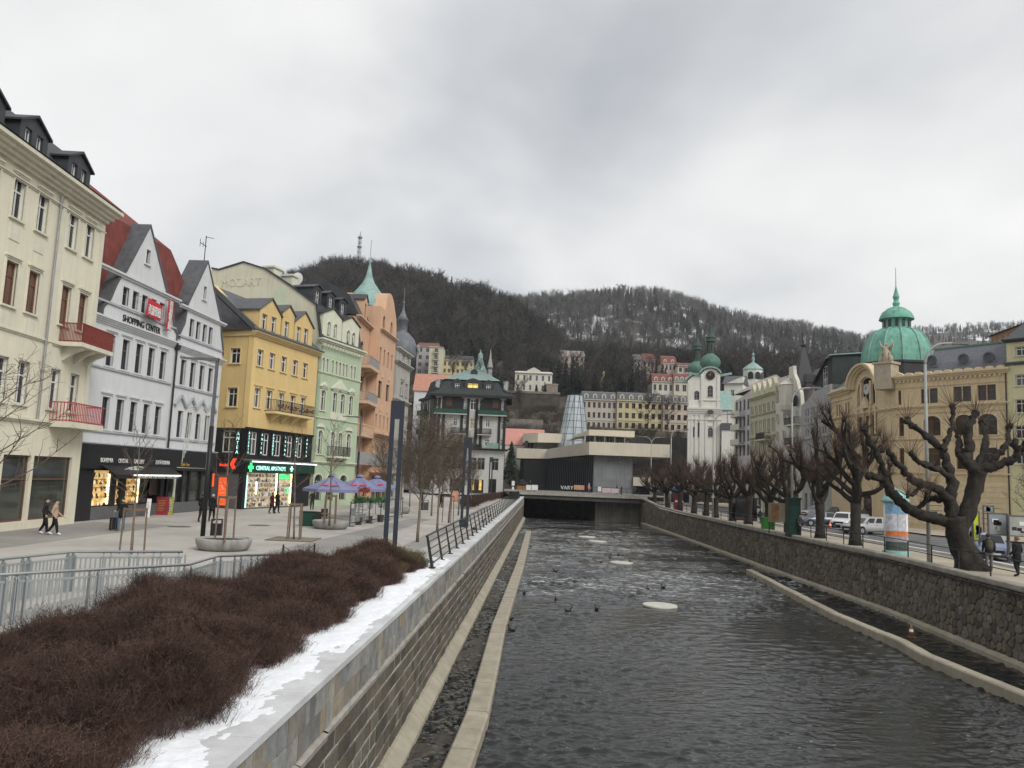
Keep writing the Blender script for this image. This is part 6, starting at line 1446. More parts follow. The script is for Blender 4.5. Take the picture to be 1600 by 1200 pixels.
MB().lathe([(1.2, 0), (1.3, 2), (1.6, 2.1), (1.2, 2.6), (.5, 3.0), (.6, 3.6), (.3, 4.2), (.06, 5), (.04, 8.5)], 8, (b.W-3.2, 5, Hq+.6)).build('roof_turret', M('brown_turret', (.12, .10, .085), .8), b.t)
WB2 = M('white_grey_render', (.52, .50, .49), .9, .08, 1, streak=.12)
b = Bld('balcony_house', 'white balcony block between the church and the stucco house', px_pt(1147, 147.5), px_pt(1172, 138.6))
Hq = b.uv('c', 620, 620)[1]
for yt in (770, 910, 1040, 620):
  zt = b.uv('c', 600, yt)[1]
  for i in range(4): b.add_win(1.2+i*(b.W-2.4)/3, zt-2.2, 1.1, 2.0, bars='I', gmat=MATTE, fmat=GREY_F, y=-.1)
for i in range(3): b.add_win(1.6+i*(b.W-3.2)/2, .4, 1.8, 2.6, bars='G', fmat=GREY_F, gmat=SHOPG)
b.wall([(0, 0), (b.W, 0), (b.W, Hq+1.2), (0, Hq)], WB2, 9)
for yt in (745, 870, 1010): z = b.uv('c', 600, yt)[1]; q = MB().box(b.W*.15, b.W*.7, -1.2, .02, z-.9, z-.75).build('balcony', WB2, b.t); MB().box(b.W*.15, b.W*.7, -1.22, -1.1, z-.749, z+.2).box(b.W*.15-.06, b.W*.15+.06, -1.1, 0, z-.749, z+.2).build('balcony_parapet', M('cream_parapet', (.6, .56, .46), .9), q)
lean_roof(b, -.2, b.W, [(-.2, Hq+1.3), (4.5, Hq+4.2), (9, Hq+1)], M('pinkish_grey_roof', (.36, .31, .29)))
b.box('side_stair', DKT, -.9, -.02, .5, 6, 0, Hq+.4)

# ------------------------------------------------------------------ church
CH = M('church_white', (.68, .67, .60), .9, .06, .8, .15, 20, streak=.12); CHT = M('church_trim', (.64, .63, .57), .9, .08, 2)
cY = 188.0
b = Bld('church', 'white baroque church with two green onion towers and a clock', px_pt(1074, cY), px_pt(1125, cY-1.5)); CHB = b
def cu(x, y, off=0): return b.uv('c', x, y, off)
zc1 = cu(300, 775)[1]; zc2 = cu(300, 690)[1]; tl, tr = cu(205, 600)[0], cu(390, 600)[0]; ztop = cu(300, 395)[1]
_, u, z_, z__ = single(b, 'c', 299, 885, 978, 1.15, arch=1, bars='T', gmat=GLASS_DARK, fmat=GREY_F, sur=CHT, sw=.2, skind='hood')
for x in (190, 145): single(b, 'c', x, 840 if x == 190 else 880, 980, .55, arch=.5, bars='0', gmat=GLASS_DARK, fmat=GREY_F, sur=CHT, sw=.1)
b.add_win(u, 3, 1.8, 4, arch=1, bars='G', gmat=GLASS_DARK, fmat=BROWN_F, sur=CHT, sw=.25)
b.wall([(0, 0), (b.W, 0), (b.W, zc1), (0, zc1)], CH, 22); b.band(0, b.W, zc1, zc2-zc1-.3, .7, CHT, steps=4); b.band(0, b.W, zc1-1.3, .4, .3, CHT, 'string_course')
for x in (100, 125, 165, 210, 232, 262, 345, 375): u_ = cu(x, 900)[0]; b.box('pilaster', CHT, u_-.28, u_+.28, -.18, .02, 0, zc1-.02)
mb = MB().lathe([(.3, 0), (.5, 0), (.5, .2), (.3, .2)], 12); up_, zo = cu(299, 745); mb.v = [(p[0]*1.4+up_, -.85+p[2], p[1]+zo) for p in mb.v]; mb.build('oval_window', GLASS_DARK, b.t)
# upper stages of both towers
def tower(uo, yo, z0, zt, w, near):
  cx, cy = uo, yo+w/2; T = Bld('tmp', 'x', (b.A.x, b.A.y), (b.B.x, b.B.y)); bpy.data.objects.remove(T.t); T.t = b.t
  T.add_win(cx, cu(300, 605)[1], w*.28, (cu(300, 495)[1]-cu(300, 605)[1]), arch=1, bars='D', gmat=GLASS_DARK, fmat=GREY_F, sur=CHT, sw=.2, y=yo, skind='flat')
  T.wall([(cx-w/2, z0), (cx+w/2, z0), (cx+w/2, zt), (cx+w*.3, zt+1.1), (cx, zt+1.6), (cx-w*.3, zt+1.1), (cx-w/2, zt)], CH, w, y=yo, name='tower')
  for s in (-1, 1): MB().box(cx+s*w*.4-.3, cx+s*w*.4+.3, yo-.15, yo+.02, z0+.02, zt-.3).build('pilaster', CHT, b.t)
  MB().box(cx-w/2-.15, cx+w/2+.15, yo-.2, yo+.02, z0+1.6, z0+1.85).build('string_course', CHT, b.t)
  n = 12; arc = [(cx+w*.56*math.cos(t), zt-.1+1.9*math.sin(t)) for t in np.linspace(math.pi, 0, n)]; mb = MB()
  for i in range(n-1): mb.bar((*[arc[i][0]], yo+w*.45, arc[i][1]), (*[arc[i+1][0]], yo+w*.45, arc[i+1][1]), w*1.15, .35, up=(0, 0, 1))
  mb.build('tower_cornice', COPPER2, b.t)
  zo = zt+1.6; s = w/5.2
  MB().lathe([(1.9*s, -.6), (1.7*s, .1), (2.3*s, .5), (2.75*s, 1.2), (2.8*s, 1.9), (2.4*s, 2.7), (1.6*s, 3.3), (1.1*s, 3.6), (1.0*s, 3.9)], 20, (cx, cy, zo)).build('onion_dome', M('dark_verdigris', (.10, .20, .155), .7, .25, 1.2, streak=.35), b.t, True)
  lt = MB().lathe([(1.2*s, 3.85), (1.2*s, 4.1), (.85*s, 4.12), (.85*s, 6.6), (1.35*s, 6.7), (1.2*s, 7.2), (1.15*s, 7.5), (1.4*s, 7.6), (1.1*s, 8.0), (.6*s, 8.8), (.3*s, 9.8), (.12*s, 10.9), (.3*s, 11.2), (.1*s, 11.5), (.04, 12.4)], 8, (cx, cy, zo)).build('lantern', M('lantern_dark', (.045, .075, .062), .7, .3, 2), b.t)
  for i in range(8): a = (i+.5)*math.pi/4; MB().box(-.2*s, .2*s, -.03, .03, 0, 1.7).build('lantern_window', GLASS_DARK, lt, loc=(cx+.8*s*math.cos(a), cy+.8*s*math.sin(a), zo+4.4), rz=a+math.pi/2)
  if near:
    c = MB().lathe([(.01, 0), (1.0, 0), (1.05, .15), (.85, .2), (.01, .2)], 20); ck = cu(302, 402); c.v = [(p[0]+cx, yo-.1-p[2], p[1]+ck[1]) for p in c.v]; c = c.build('clock_face', BLACK, b.t); MB().bar((cx, yo-.33, ck[1]), (cx+.1, yo-.33, ck[1]+.7), .09).bar((cx, yo-.33, ck[1]), (cx-.45, yo-.33, ck[1]+.2), .1).build('clock_hands', GOLD, c)
tower((tl+tr)/2, -.3, zc2-.3, ztop, tr-tl, True); tower(cu(150, 500, 11)[0]+.6, 11, zc2-1.5, cu(150, 430, 11)[1]-.6, (tr-tl), False)
MB().box(0, b.W*.6, -.1, 14, zc2-.32, zc2+1.5).build('attic_block', CH, b.t)
# nave to the right with copper roof
nv = cu(500, 720)[0]; zn = cu(440, 720)[1]
nw = MB().box(b.W, nv, 1.0, 20, 0, zn).build('nave_wall', CH, b.t); MB().add([(b.W-1, .6, zn), (nv+.3, .6, zn), (nv+.3, 7, cu(440, 545, 7)[1]), (b.W-1, 7, cu(440, 545, 7)[1]), (nv+.3, 14, zn), (b.W-1, 14, zn)], [(0, 1, 2, 3), (3, 2, 4, 5), (1, 4, 2)]).build('nave_roof', COPPER2, b.t)
u_, z_ = cu(415, 990, 1); b.box('nave_window', GLASS_DARK, u_-.8, u_+.6, .85, 1.05, z_, z_+1.9); u_, z_ = cu(415, 1120, 1); b.box('nave_door', BROWN_F, u_-.7, u_+.7, .85, 1.05, z_-1.5, z_+1.6); MB().box(b.W+.1, nv, -1.2, 1.0, cu(440, 910)[1], cu(440, 850)[1]).build('porch_roof', SLATE, b.t); MB().box(b.W+.2, nv-.1, -.9, .98, 0, cu(440, 912)[1]).build('porch', CH, b.t); b.pipe(cu(465, 900)[0], 0, zn, .85)
# domed side chapel / rotunda with copper cone
rc = on_y(*px('c', 700, 430), 205); zr0 = on_y(*px('c', 700, 350), 205).z; zr1 = on_y(*px('c', 700, 280), 205).z; rr = (on_y(*px('c', 800, 400), 205).x-on_y(*px('c', 605, 400), 205).x)/2
t = thing('rotunda', 'small white rotunda with a copper cone roof behind the balcony house', 'building', (rc.x, 205, 0))
MB().lathe([(rr*.96, 0), (rr*.96, zr0)], 8).build('wall', CH, t); MB().lathe([(rr*1.06, zr0), (rr*.98, zr0+.3), (rr*.5, zr0+1.4), (rr*.15, zr1), (.3, zr1+.4), (.45, zr1+1.0), (.2, zr1+1.6), (.4, zr1+2.2), (.06, zr1+2.6), (.05, zr1+3.6)], 8).build('roof', COPPER2, t)
for a in (-2.1, -1.4, -.8): o = MB().add([(x, 0, z) for x, z in outline(1.4, 1.9, 1)], tessellate_polygon([[Vector((p, q, 0)) for p, q in outline(1.4, 1.9, 1)]])).build('window', GLASS_DARK, t, loc=(rr*.975*math.cos(a), rr*.975*math.sin(a), zr0-2.6), rz=a+math.pi/2)
b = Bld('sloped_roof_house', 'low white house with pale sloping roof right of the church nave', px_pt(1130, 196), px_pt(1160, 194))
zq = b.uv('c', 480, 480)[1]; b.add_win(2, zq-3, .9, 1.5); b.wall([(0, 0), (b.W, 0), (b.W, zq+.3), (b.W, b.uv('c', 560, 410)[1]), (0, zq)], CH, 8); lean_roof(b, -.5, b.W+.2, [(-.4, zq), (4, zq+2.5), (8, zq)], SLATE)

# ------------------------------------------------------------------ houses up on the hillside
def hill_house(name, label, x0, x1, yt, yb, Y, mat, floors, bays, roof, rmat, dz=8, ww=.55, dormers=0, bal=0, trim=None, pediment=False, fm=None, depth=9, gm=None):
  b = Bld(name, label, px_pt(x0, Y), px_pt(x1, Y), on_y((x0+x1)/2, yb, Y).z-dz, group='houses on the wooded hillside'); H = on_y((x0+x1)/2, yt, Y).z-b.z0; h = (H-dz)/floors
  for f in range(floors):
    for i in range(bays): b.add_win((i+.5)*b.W/bays, dz+f*h+h*.22, min(ww*b.W/bays, 1.3), h*.56, bars='I', fw=.1, gmat=gm or GLASS_DARK, fmat=fm or BROWN_F, sur=trim, sw=.12, sill=False)
  poly = [(0, 0), (b.W, 0), (b.W, H), (0, H)]
  if pediment: poly = [(0, 0), (b.W, 0), (b.W, H), (b.W*.68, H), (b.W*.68, H+.9), (b.W*.5, H+2.0), (b.W*.32, H+.9), (b.W*.32, H), (0, H)]
  b.wall(poly, mat, depth); b.band(0, b.W, H-.25, .4, .4, trim or mat, steps=2)
  if floors > 2: b.band(0, b.W, dz+h-.1, .2, .15, trim or mat, 'string_course', steps=1)
  if roof: 
    lean_roof(b, -.3, b.W+.3, [(-.4, H+.15), (depth*.16, H+roof*.75), (depth*.5, H+roof), (depth+.3, H+.1)] if dormers else [(-.4, H+.15), (depth*.5, H+roof), (depth+.3, H+.1)], rmat, hip0=b.W*.05, hip1=b.W*.05)
    for i in range(dormers):
      u = (i+.5)*b.W/dormers; b.add_win(u, H+.45, .8, 1.1, bars='I', fw=.1, gmat=GLASS_DARK, y=-.1, arch=.6); b.wall([(u-.65, H+.16), (u+.65, H+.16), (u+.65, H+1.5), (u, H+1.95), (u-.65, H+1.5)], trim or mat, 2, y=-.1, name='dormer')
  for i in range(bal):
    z = dz+(i+1)*h; b.balcony(b.W*.3, b.W*.7, z+.3, 1.0, .9, mat, GREY_F, 0, .2, sp=.3, bar=.06)
  return b
HC = lambda n, c: M(n, c, .9, .08, .5, streak=.15)
CRW = HC('hill_cream', (.58, .54, .40)); GRW = HC('hill_grey', (.38, .36, .35)); YLW = HC('hill_yellow', (.60, .52, .28)); PKW = HC('hill_pink', (.48, .39, .34)); WHW = HC('hill_white', (.58, .56, .48)); ROW1 = HC('row_grey_beige', (.46, .42, .36)); ROW2 = HC('row_yellow', (.56, .49, .29)); ROW3 = HC('row_pink_beige', (.54, .44, .36))
REDM = M('dull_red_roof', (.19, .075, .06), .85, .2, 1, streak=.15)
hill_house('hill_house', 'grey apartment block with a dull red roof behind the cream tower block', 640, 674, 541, 598, 312, GRW, 5, 3, 2.2, REDM, fm=GREY_F)
hill_house('hill_house', 'slim cream tower block with stacked balconies on the left hillside', 660, 682, 542, 594, 300, CRW, 5, 1, 0, None, bal=4, ww=.3)
hill_house('hill_house', 'long yellow block with a dark roof right of the cream tower block', 682, 731, 563, 596, 306, YLW, 3, 7, 2.6, DARKROOF, fm=GREY_F)
hill_house('hill_house', 'pinkish house with a pale roof edge above the yellow block', 682, 716, 550, 562, 335, PKW, 1, 5, 1.8, WHW)
t = thing('copper_cupola', 'green copper clad bell roof on the hill behind the dark hotel', 'roof', (on_y(742, 745, 292).x, 292, 30)); zb, zt = on_y(742, 585, 292).z-30, on_y(742, 551, 292).z-30
MB().lathe([(2.6, zb-9), (2.6, zb), (2.9, zb+.1), (2.4, zb+1.8), (1.5, zb+3.8), (.9, zb+5.6), (.9, zt-.6), (.3, zt), (.1, zt+1.2)], 8).build('roof', COPPER2, t); MB().box(-2.5, 2.5, -2.4, 2.4, -8, zb-8.9).build('wall', WHW, t)
t = thing('grey_spire', 'thin grey church spire beside the copper bell roof', 'spire', (on_y(758, 745, 294).x, 294, 32)); zt = on_y(758, 545, 294).z-32
MB().lathe([(.9, -6), (.9, zt-7), (1.1, zt-6.9), (.45, zt-3.5), (.05, zt)], 6).build('shaft', GRW, t); MB().lathe([(.7, zt-8), (1.0, zt-7.6), (.9, zt-7.0)], 6).build('collar', SLATE, t)
hill_house('villa', 'white two storey villa with a small central pediment above the colonnade', 798, 857, 583, 613, 262, WHW, 2, 6, 1.2, WHW, pediment=True, fm=GREY_F, ww=.35, dz=1)
g_a, g_c = px_pt(783, 256), px_pt(870, 256); g_z = on_y(828, 613, 262).z-.6
t = thing('garden_terrace', 'overgrown dark garden terrace carrying the white villa', 'terrace', (g_a[0], 256, g_z-9)); MB().box(0, g_c[0]-g_a[0], 0, 22, 0, 9).build('bank', M('terrace_earth', (.075, .066, .05), .95, .4, .5, .6, 4), t); MB().box(-.1, g_c[0]-g_a[0]+.1, -.25, .1, 8.6, 9.3).build('parapet', M('terrace_grey', (.2, .185, .165), .95, .25, .5, streak=.3), t)
t = thing('terrace_wall', 'square brown stone terrace tower right of the white villa', 'wall', (on_y(858, 745, 258).x, 258, on_y(858, 618, 258).z-4)); MB().box(-1.8, 1.8, 0, 5, 0, 7.6).build('wall', M('terrace_stone', (.26, .21, .16), .95, .3, 1, .4, 8), t); MB().box(-1.95, 1.95, -.15, 5.15, 7.6, 7.9).build('cap', CONC, t)
hill_house('villa', 'dusty pink hillside villa half hidden behind bare trees', 868, 907, 556, 597, 332, PKW, 4, 5, 3.0, M('hill_grey_roof', (.3, .27, .26), .8), dormers=3, fm=GREY_F, trim=HC('hill_pink_trim', (.55, .44, .38)))
T1 = HC('row_trim', (.56, .53, .46))
hill_house('terrace_house', 'grey beige terraced house with slate mansard behind the glass cone', 905, 961, 625, 672, 232, ROW1, 3, 7, 3.0, SLATE, dormers=4, trim=T1, dz=6)
hill_house('terrace_house', 'yellow terraced house with slate mansard and central gable', 961.4, 1034, 627, 673, 231, ROW2, 3, 7, 3.0, SLATE, dormers=5, trim=HC('row_yellow_trim', (.62, .57, .4)), dz=6)
hill_house('terrace_house', 'pinkish beige terraced house next to the church', 1034.4, 1084, 629, 676, 230, ROW3, 3, 5, 2.6, SLATE, dormers=4, trim=T1, dz=6)
hill_house('terrace_house', 'upper cream house with white arched dormers in a dark red mansard', 1016, 1050, 597, 614, 276, WHW, 1, 4, 3.6, REDM, dormers=3, fm=GREY_F, trim=WHW)
hill_house('terrace_house', 'upper pale yellow house with dormers just left of the church towers', 1050.3, 1084, 597, 616, 275, CRW, 1, 3, 3.6, REDM, dormers=4, fm=GREY_F, trim=WHW)
hill_house('villa', 'tiny pale villa with a gable among bare trees', 986, 998, 560, 574, 335, WHW, 2, 2, 2.5, SLATE, fm=GREY_F)
hill_house('villa', 'small villa with a red roof high among the bare trees', 1000, 1020, 562, 576, 345, PKW, 1, 3, 3.5, REDM)
hill_house('villa', 'red roofed villa with white dormers left of the church towers', 1030, 1053, 568, 580, 335, PKW, 1, 4, 4.0, REDM, dormers=2, trim=WHW)
hill_house('villa', 'small pale house low on the slope right of the red roofed villa', 1056, 1082, 572, 584, 330, WHW, 1, 3, 2.0, REDM)
t = thing('shrine', 'small yellow wayside shrine among the bare hillside trees', 'shrine', (on_y(939, 745, 265).x, 265, on_y(939, 599, 265).z)); MB().box(-.9, .9, -.9, .9, -3, 2.0).build('base', YLW, t); MB().lathe([(.9, 2), (.6, 2.4), (.5, 3.4), (.15, 4.2)], 8).build('top', YLW, t)
t = thing('slope_shadow', 'added dark grey slab standing for the shadowed slope below the yellow terraced houses', 'wall', (0, 0, 0)); a, c = px_pt(985, 206), px_pt(1078, 204); z1 = on_y(1030, 683, 205).z
MB().add([(a[0], a[1], -1), (c[0], c[1], -1), (c[0], c[1], z1), (a[0], a[1], z1), (a[0], a[1]+2, -1), (c[0], c[1]+2, -1), (c[0], c[1]+2, z1), (a[0], a[1]+2, z1)], [(0, 1, 2, 3), (3, 2, 6, 7), (0, 3, 7, 4), (1, 2, 6, 5)]).build('wall', M('slope_shadow_grey', (.085, .08, .072), .95, .25, .5, streak=.3), t)  # added slab, its dark grey stands for the hill slope in shadow
t = thing('terrace_wall', 'long grey garden terrace wall on the slope below the white villa', 'wall', (0, 0, 0)); a, c = px_pt(792, 225), px_pt(845, 225); z1 = on_y(820, 655, 225).z; MB().box(a[0], c[0], 225, 227, z1-6, z1).build('wall', M('terrace_grey', (.2, .185, .165), .95, .25, .5, streak=.3), t)
t = thing('roof_house', 'low house with a salmon pink roof beside the colonnade', 'building', (*px_pt(787, 200), 0)); zq, zp = on_y(800, 695, 200).z, on_y(800, 668, 200).z
MB().box(0, 9.5, .2, 8, 0, zq).build('wall', WHW, t); MB().add([(-.3, 0, zq), (9.8, 0, zq), (9.8, 4, zp), (-.3, 4, zp), (9.8, 8, zq), (-.3, 8, zq)], [(0, 1, 2, 3), (3, 2, 4, 5)]).build('roof', M('salmon_roof', (.5, .24, .2), .85, .1, 1), t)
# lattice mast on the ridge
m = on_y(560, 412, 470); t = thing('lattice_mast', 'thin steel lattice transmitter mast on the wooded ridge', 'mast', (m.x, 470, m.z-12)); hm = on_y(560, 362, 470).z-m.z+12
mb = MB()
for s in range(4):
  a = s*math.pi/2+.4; mb.bar((1.7*math.cos(a), 1.7*math.sin(a), 0), (.7*math.cos(a), .7*math.sin(a), hm*.93), .28)
  for k in range(10):
    f, g_ = k/10, (k+1)/10; r0, r1 = 1.7-1.0*f*.93, 1.7-1.0*g_*.93; mb.bar((r0*math.cos(a), r0*math.sin(a), hm*.93*f), (r1*math.cos(a+math.pi/2), r1*math.sin(a+math.pi/2), hm*.93*g_), .16)
mb.build('lattice', M('mast_grey', (.28, .29, .3), .6), t); MB().bar((0, 0, hm*.9), (0, 0, hm), .25).build('aerial', IRON, t)
for f in (.45, .7, .88): MB().lathe([(1.5, 0), (1.5, .5)], 8, (0, 0, hm*f)).build('platform', M('mast_grey', (.28, .29, .3)), t)
# ------------------------------------------------------------------ trees, hedge, woods
BARK = M('dark_bark', (.038, .033, .028), .95, .5, 5, 1.0, 22, streak=.4); SHOOT = M('reddish_shoots', (.085, .055, .042), .9, .3, 3)
BARK_Y = M('young_bark', (.17, .14, .105), .9, .25, 6, .3, 30); TWIG = M('brown_twigs', (.12, .095, .07), .9, .3, 3)
def crook(r, p, d, L, n, bend, up=0):
  pts = [Vector(p)]; d = Vector(d).normalized()
  for i in range(n):
    d = (d+Vector((r.uniform(-1, 1), r.uniform(-1, 1), r.uniform(-1, 1)))*bend+Vector((0, 0, up))).normalized(); pts.append(pts[-1]+d*(L/n))
  return pts, d
def shoots(mb, r, p, d, n, L, w=.012):
  for i in range(n):
    a = (Vector(d)*.5+Vector((r.uniform(-1, 1), r.uniform(-1, 1), r.uniform(.2, 1.6)))).normalized(); l = L*r.uniform(.45, 1.15)
    q = Vector(p)+a*l*.5+Vector((0, 0, .04)); e = Vector(p)+a*l+Vector((0, 0, .16*l)); mb.tube([p, q, e], [w, w*.7, w*.25], 3, False)
def knob(mb, r, p, s):
  for i in range(3): mb.ball(Vector(p)+Vector((r.uniform(-.5, .5), r.uniform(-.5, .5), r.uniform(-.4, .5)))*s, s*r.uniform(.7, 1.1), s*r.uniform(.7, 1.1), s*r.uniform(.7, 1.1), 6, 4)
def pollard(seed, H, r0, limbs=6, tw=16, leader=0):
  r = random.Random(seed); tk = MB(); lb = MB(); sh = MB(); hf = H*r.uniform(.30, .36)
  pts, d = crook(r, (0, 0, -.1), (0, 0, 1), hf, 4, .06); tk.tube(pts, [r0*1.35, r0*1.05, r0*.95, r0*.95, r0*1.05], 10); knob(tk, r, pts[-1], r0*.75)
  if leader:
    lp0, _ = crook(r, pts[-1], (0, 0, 1), H*.36, 5, .10); tk.tube(lp0, list(np.linspace(r0*.95, r0*.6, 6)), 10); knob(tk, r, lp0[-1], r0*.7)
  for i in range(limbs):
    a = 2*math.pi*(i+r.uniform(-.3, .3))/limbs; st = pts[-1]+Vector((0, 0, r.uniform(-.35, .1))) if not leader else lp0[i % 6]
    d0 = Vector((math.cos(a), math.sin(a), r.uniform(.25, .9))); L = H*r.uniform(.30, .42)
    lp, ld = crook(r, st, d0, L, 6, .3, .10); rs = list(np.linspace(r0*.62, r0*.3, 7)); lb.tube(lp, rs, 7); knob(lb, r, lp[-1], r0*.42)
    for k in range(3):
      j = r.choice((3, 4, 5, 6)); sp, sd = crook(r, lp[j], ld+Vector((r.uniform(-1, 1), r.uniform(-1, 1), r.uniform(.2, 1.2))), H*r.uniform(.1, .22), 4, .3, .12)
      lb.tube(sp, list(np.linspace(r0*.32, r0*.16, 5)), 6); knob(lb, r, sp[-1], r0*.3); shoots(sh, r, sp[-1], sd, tw, H*.14); shoots(sh, r, sp[2], sd, tw//3, H*.11)
    shoots(sh, r, lp[-1], ld, tw, H*.14); shoots(sh, r, lp[3], ld, tw//3, H*.1); shoots(sh, r, lp[4], ld, tw//3, H*.1)
  return tk.mesh('trunk', BARK, True), lb.mesh('limbs', BARK, True), sh.mesh('crown', SHOOT)
pv = [pollard(40+i, 8.4, .33, 8, 30) for i in range(5)]; pl_ = [pollard(50+i, 9.0, .36, 11, 26, 1) for i in range(2)]
prow = [(1336, 53.8), (1281, 60.2), (1236, 66.5), (1200, 72.5), (1170, 78.5), (1145, 84.3), (1119, 91.2), (1103, 95.8), (1084, 102), (1062, 110), (1043, 119), (1022, 128)]
names = ['second pollarded lime tree from the right, just left of the silver estate car', 'third pollarded lime from the right, before the white cars', 'fourth pollarded lime from the right, beside the green kiosk', 'fifth pollarded lime from the right along the wall',
    'sixth pollarded lime from the right along the wall', 'seventh pollarded lime from the right along the wall', 'eighth pollarded lime from the right along the wall', 'ninth pollarded lime from the right along the wall', 'tenth pollarded lime from the right, right of the red telephone box',
    'third pollarded lime counted from the bridge', 'second pollarded lime counted from the bridge', 'pollarded lime tree nearest to the far bridge']
for i, (x, Y) in enumerate(prow):
  p = on_y(x, 800, Y); X = xr(Y)+1.25; X = p.x if abs(p.x-X) < 1.2 else X
  t = thing('pollarded_tree', names[i], 'tree', (X, Y, .0), random.Random(i).uniform(0, 6), 'pollarded limes along the right wall')
  me = pv[i % 5] if i > 1 else pl_[i]; sc = (.95, 1.0, .92, 1.04, .98)[(i*2) % 5]; t.scale = (sc,)*3
  for nm, m_ in zip(('trunk', 'limbs', 'crown'), me): link(nm, m_, t)
# the big gnarled tree at the right
VIEWS['t'] = (1280, 640, 1371/320)
bt = thing('pollarded_tree', 'largest gnarled pollarded tree leaning over the pavement at the right', 'tree', (22.4, 39.3, 0), group='pollarded limes along the right wall')
def tp(x, y, dy=0): q = on_y(*px('t', x, y), 39.3+dy); return q-Vector((22.4, 39.3, 0))
tk, lb, sh = MB(), MB(), MB(); r_ = random.Random(77)
b0 = tp(1015, 1090); b0.z = -.1
def fine(P, R, n, k=5):
  Q, S = [], []
  for i in range(len(P)-1):
    for j in range(k): Q.append(P[i].lerp(P[i+1], j/k)); S.append(R[i]+(R[i+1]-R[i])*j/k)
  tk.tube(Q+[P[-1]], S+[R[-1]], n)
fine([b0, tp(985, 980), tp(945, 880), tp(915, 800), tp(895, 720)], [.74, .58, .50, .49, .52], 22); fine([tp(930, 860), tp(975, 740), tp(1015, 610), tp(1050, 480), tp(1055, 410)], [.38, .38, .36, .35, .38], 18)
tk.tube([b0+Vector((.3, -.3, 0)), tp(1030, 1000, -.3), tp(990, 900, -.2)], [.5, .35, .25], 8); tk.tube([b0+Vector((-.45, -.2, 0)), tp(965, 1000, -.3), tp(950, 900, -.2)], [.4, .3, .2], 8)
paths = [([(890, 760), (760, 720), (640, 690), (540, 610), (470, 540), (440, 470), (385, 450), (330, 445)], .30, .12, -.6), ([(480, 560), (455, 450), (405, 350), (370, 270), (330, 200), (300, 130)], .17, .08, -.6), ([(885, 720), (860, 600), (800, 530), (700, 500), (620, 470), (560, 400), (500, 330), (470, 290)], .26, .10, -1.2),
    ([(900, 720), (880, 600), (890, 500), (860, 380), (820, 260), (740, 190), (650, 120), (590, 75)], .28, .11, .4), ([(885, 460), (800, 400), (700, 365), (640, 330), (610, 305)], .17, .10, -.3), ([(830, 270), (860, 200), (890, 120), (895, 30), (890, -20)], .14, .08, .2),
    ([(1050, 420), (985, 340), (1005, 240), (985, 150), (1030, 70), (1045, 20)], .30, .11, .8), ([(990, 350), (930, 300), (940, 200), (900, 130)], .2, .08, 1.2), ([(1060, 410), (1160, 380), (1240, 350), (1310, 335), (1330, 260), (1300, 220)], .26, .11, -.8), ([(1320, 320), (1371, 240), (1420, 190), (1440, 100)], .15, .08, -1.0),
    ([(1070, 440), (1160, 330), (1230, 270), (1265, 200), (1270, 120)], .2, .09, .9), ([(1050, 430), (1090, 300), (1120, 180), (1090, 90)], .2, .08, 1.6), ([(700, 500), (640, 560), (590, 580)], .1, .06, -1.2), ([(640, 690), (700, 620), (720, 560)], .1, .06, -.8), ([(860, 620), (780, 590), (720, 600)], .16, .12, .6)]
for pl, ra, rb, dy in paths:
  P = [tp(x, y, dy*i/(len(pl)-1)) for i, (x, y) in enumerate(pl)]
  Q = []
  for i in range(len(P)-1):
    for k in (0, .2, .4, .6, .8): Q.append(P[i].lerp(P[i+1], k)+Vector((r_.uniform(-.05, .05), r_.uniform(-.05, .05), r_.uniform(-.05, .05))))
  Q.append(P[-1]); lb.tube(Q, [ra+(rb-ra)*i/(len(Q)-1)+r_.uniform(-.015, .03) for i in range(len(Q))], 11); knob(lb, r_, Q[-1], rb*1.7)
  for j in range(4, len(Q), 4): knob(lb, r_, Q[j], (ra+(rb-ra)*j/len(Q))*.75)
  shoots(sh, r_, Q[-1], Q[-1]-Q[-3], 28, 1.3, .012); shoots(sh, r_, Q[len(Q)*2//3], (0, 0, 1), 12, .9, .010); shoots(sh, r_, Q[len(Q)//3], (0, 0, 1), 8, .7, .010)
tk.rough(.10, 1.7).rough(.04, 6).build('trunk', BARK, bt, True); lb.rough(.06, 2.6).rough(.03, 7).build('limbs', BARK, bt, True); sh.build('crown', SHOOT, bt)

def young(seed, H, r0, clear, n1, n2, spread=.5, L1=.42, twn=5):
  r = random.Random(seed); tk, cr = MB(), MB(); pts, d = crook(r, (0, 0, -.02), (0, 0, 1), H*.92, 9, .035)
  tk.tube(pts, [r0*(1-.82*i/9) for i in range(10)], 8)
  for i in range(n1):
    f = clear+(1-clear)*(i/n1)**.9; j = f*9; q = pts[int(j)].lerp(pts[min(9, int(j)+1)], j-int(j)); a = i*2.4+r.uniform(-.4, .4)
    lp, ld = crook(r, q, (math.cos(a)*spread, math.sin(a)*spread, .62), H*L1*(1.1-f*.65)*r.uniform(.7, 1.1), 5, .16, .05); rr = r0*.36*(1.25-f); cr.tube(lp, list(np.linspace(rr, rr*.3, 6)), 5, False)
    for k in range(n2):
      sp, sd = crook(r, lp[1+k % 5], ld+Vector((r.uniform(-.9, .9), r.uniform(-.9, .9), r.uniform(-.2, .7))), H*.13*r.uniform(.6, 1.3), 3, .25, .04); cr.tube(sp, list(np.linspace(max(.009, rr*.42), .006, 4)), 3, False)
      for m in range(twn):
        e = sp[1+m % 3]+Vector((r.uniform(-1, 1), r.uniform(-1, 1), r.uniform(-.3, 1))).normalized()*H*.05; cr.tube([sp[1+m % 3], e], [.007, .004], 3, False)
  return tk.mesh('trunk', BARK_Y, True), cr.mesh('crown', TWIG)
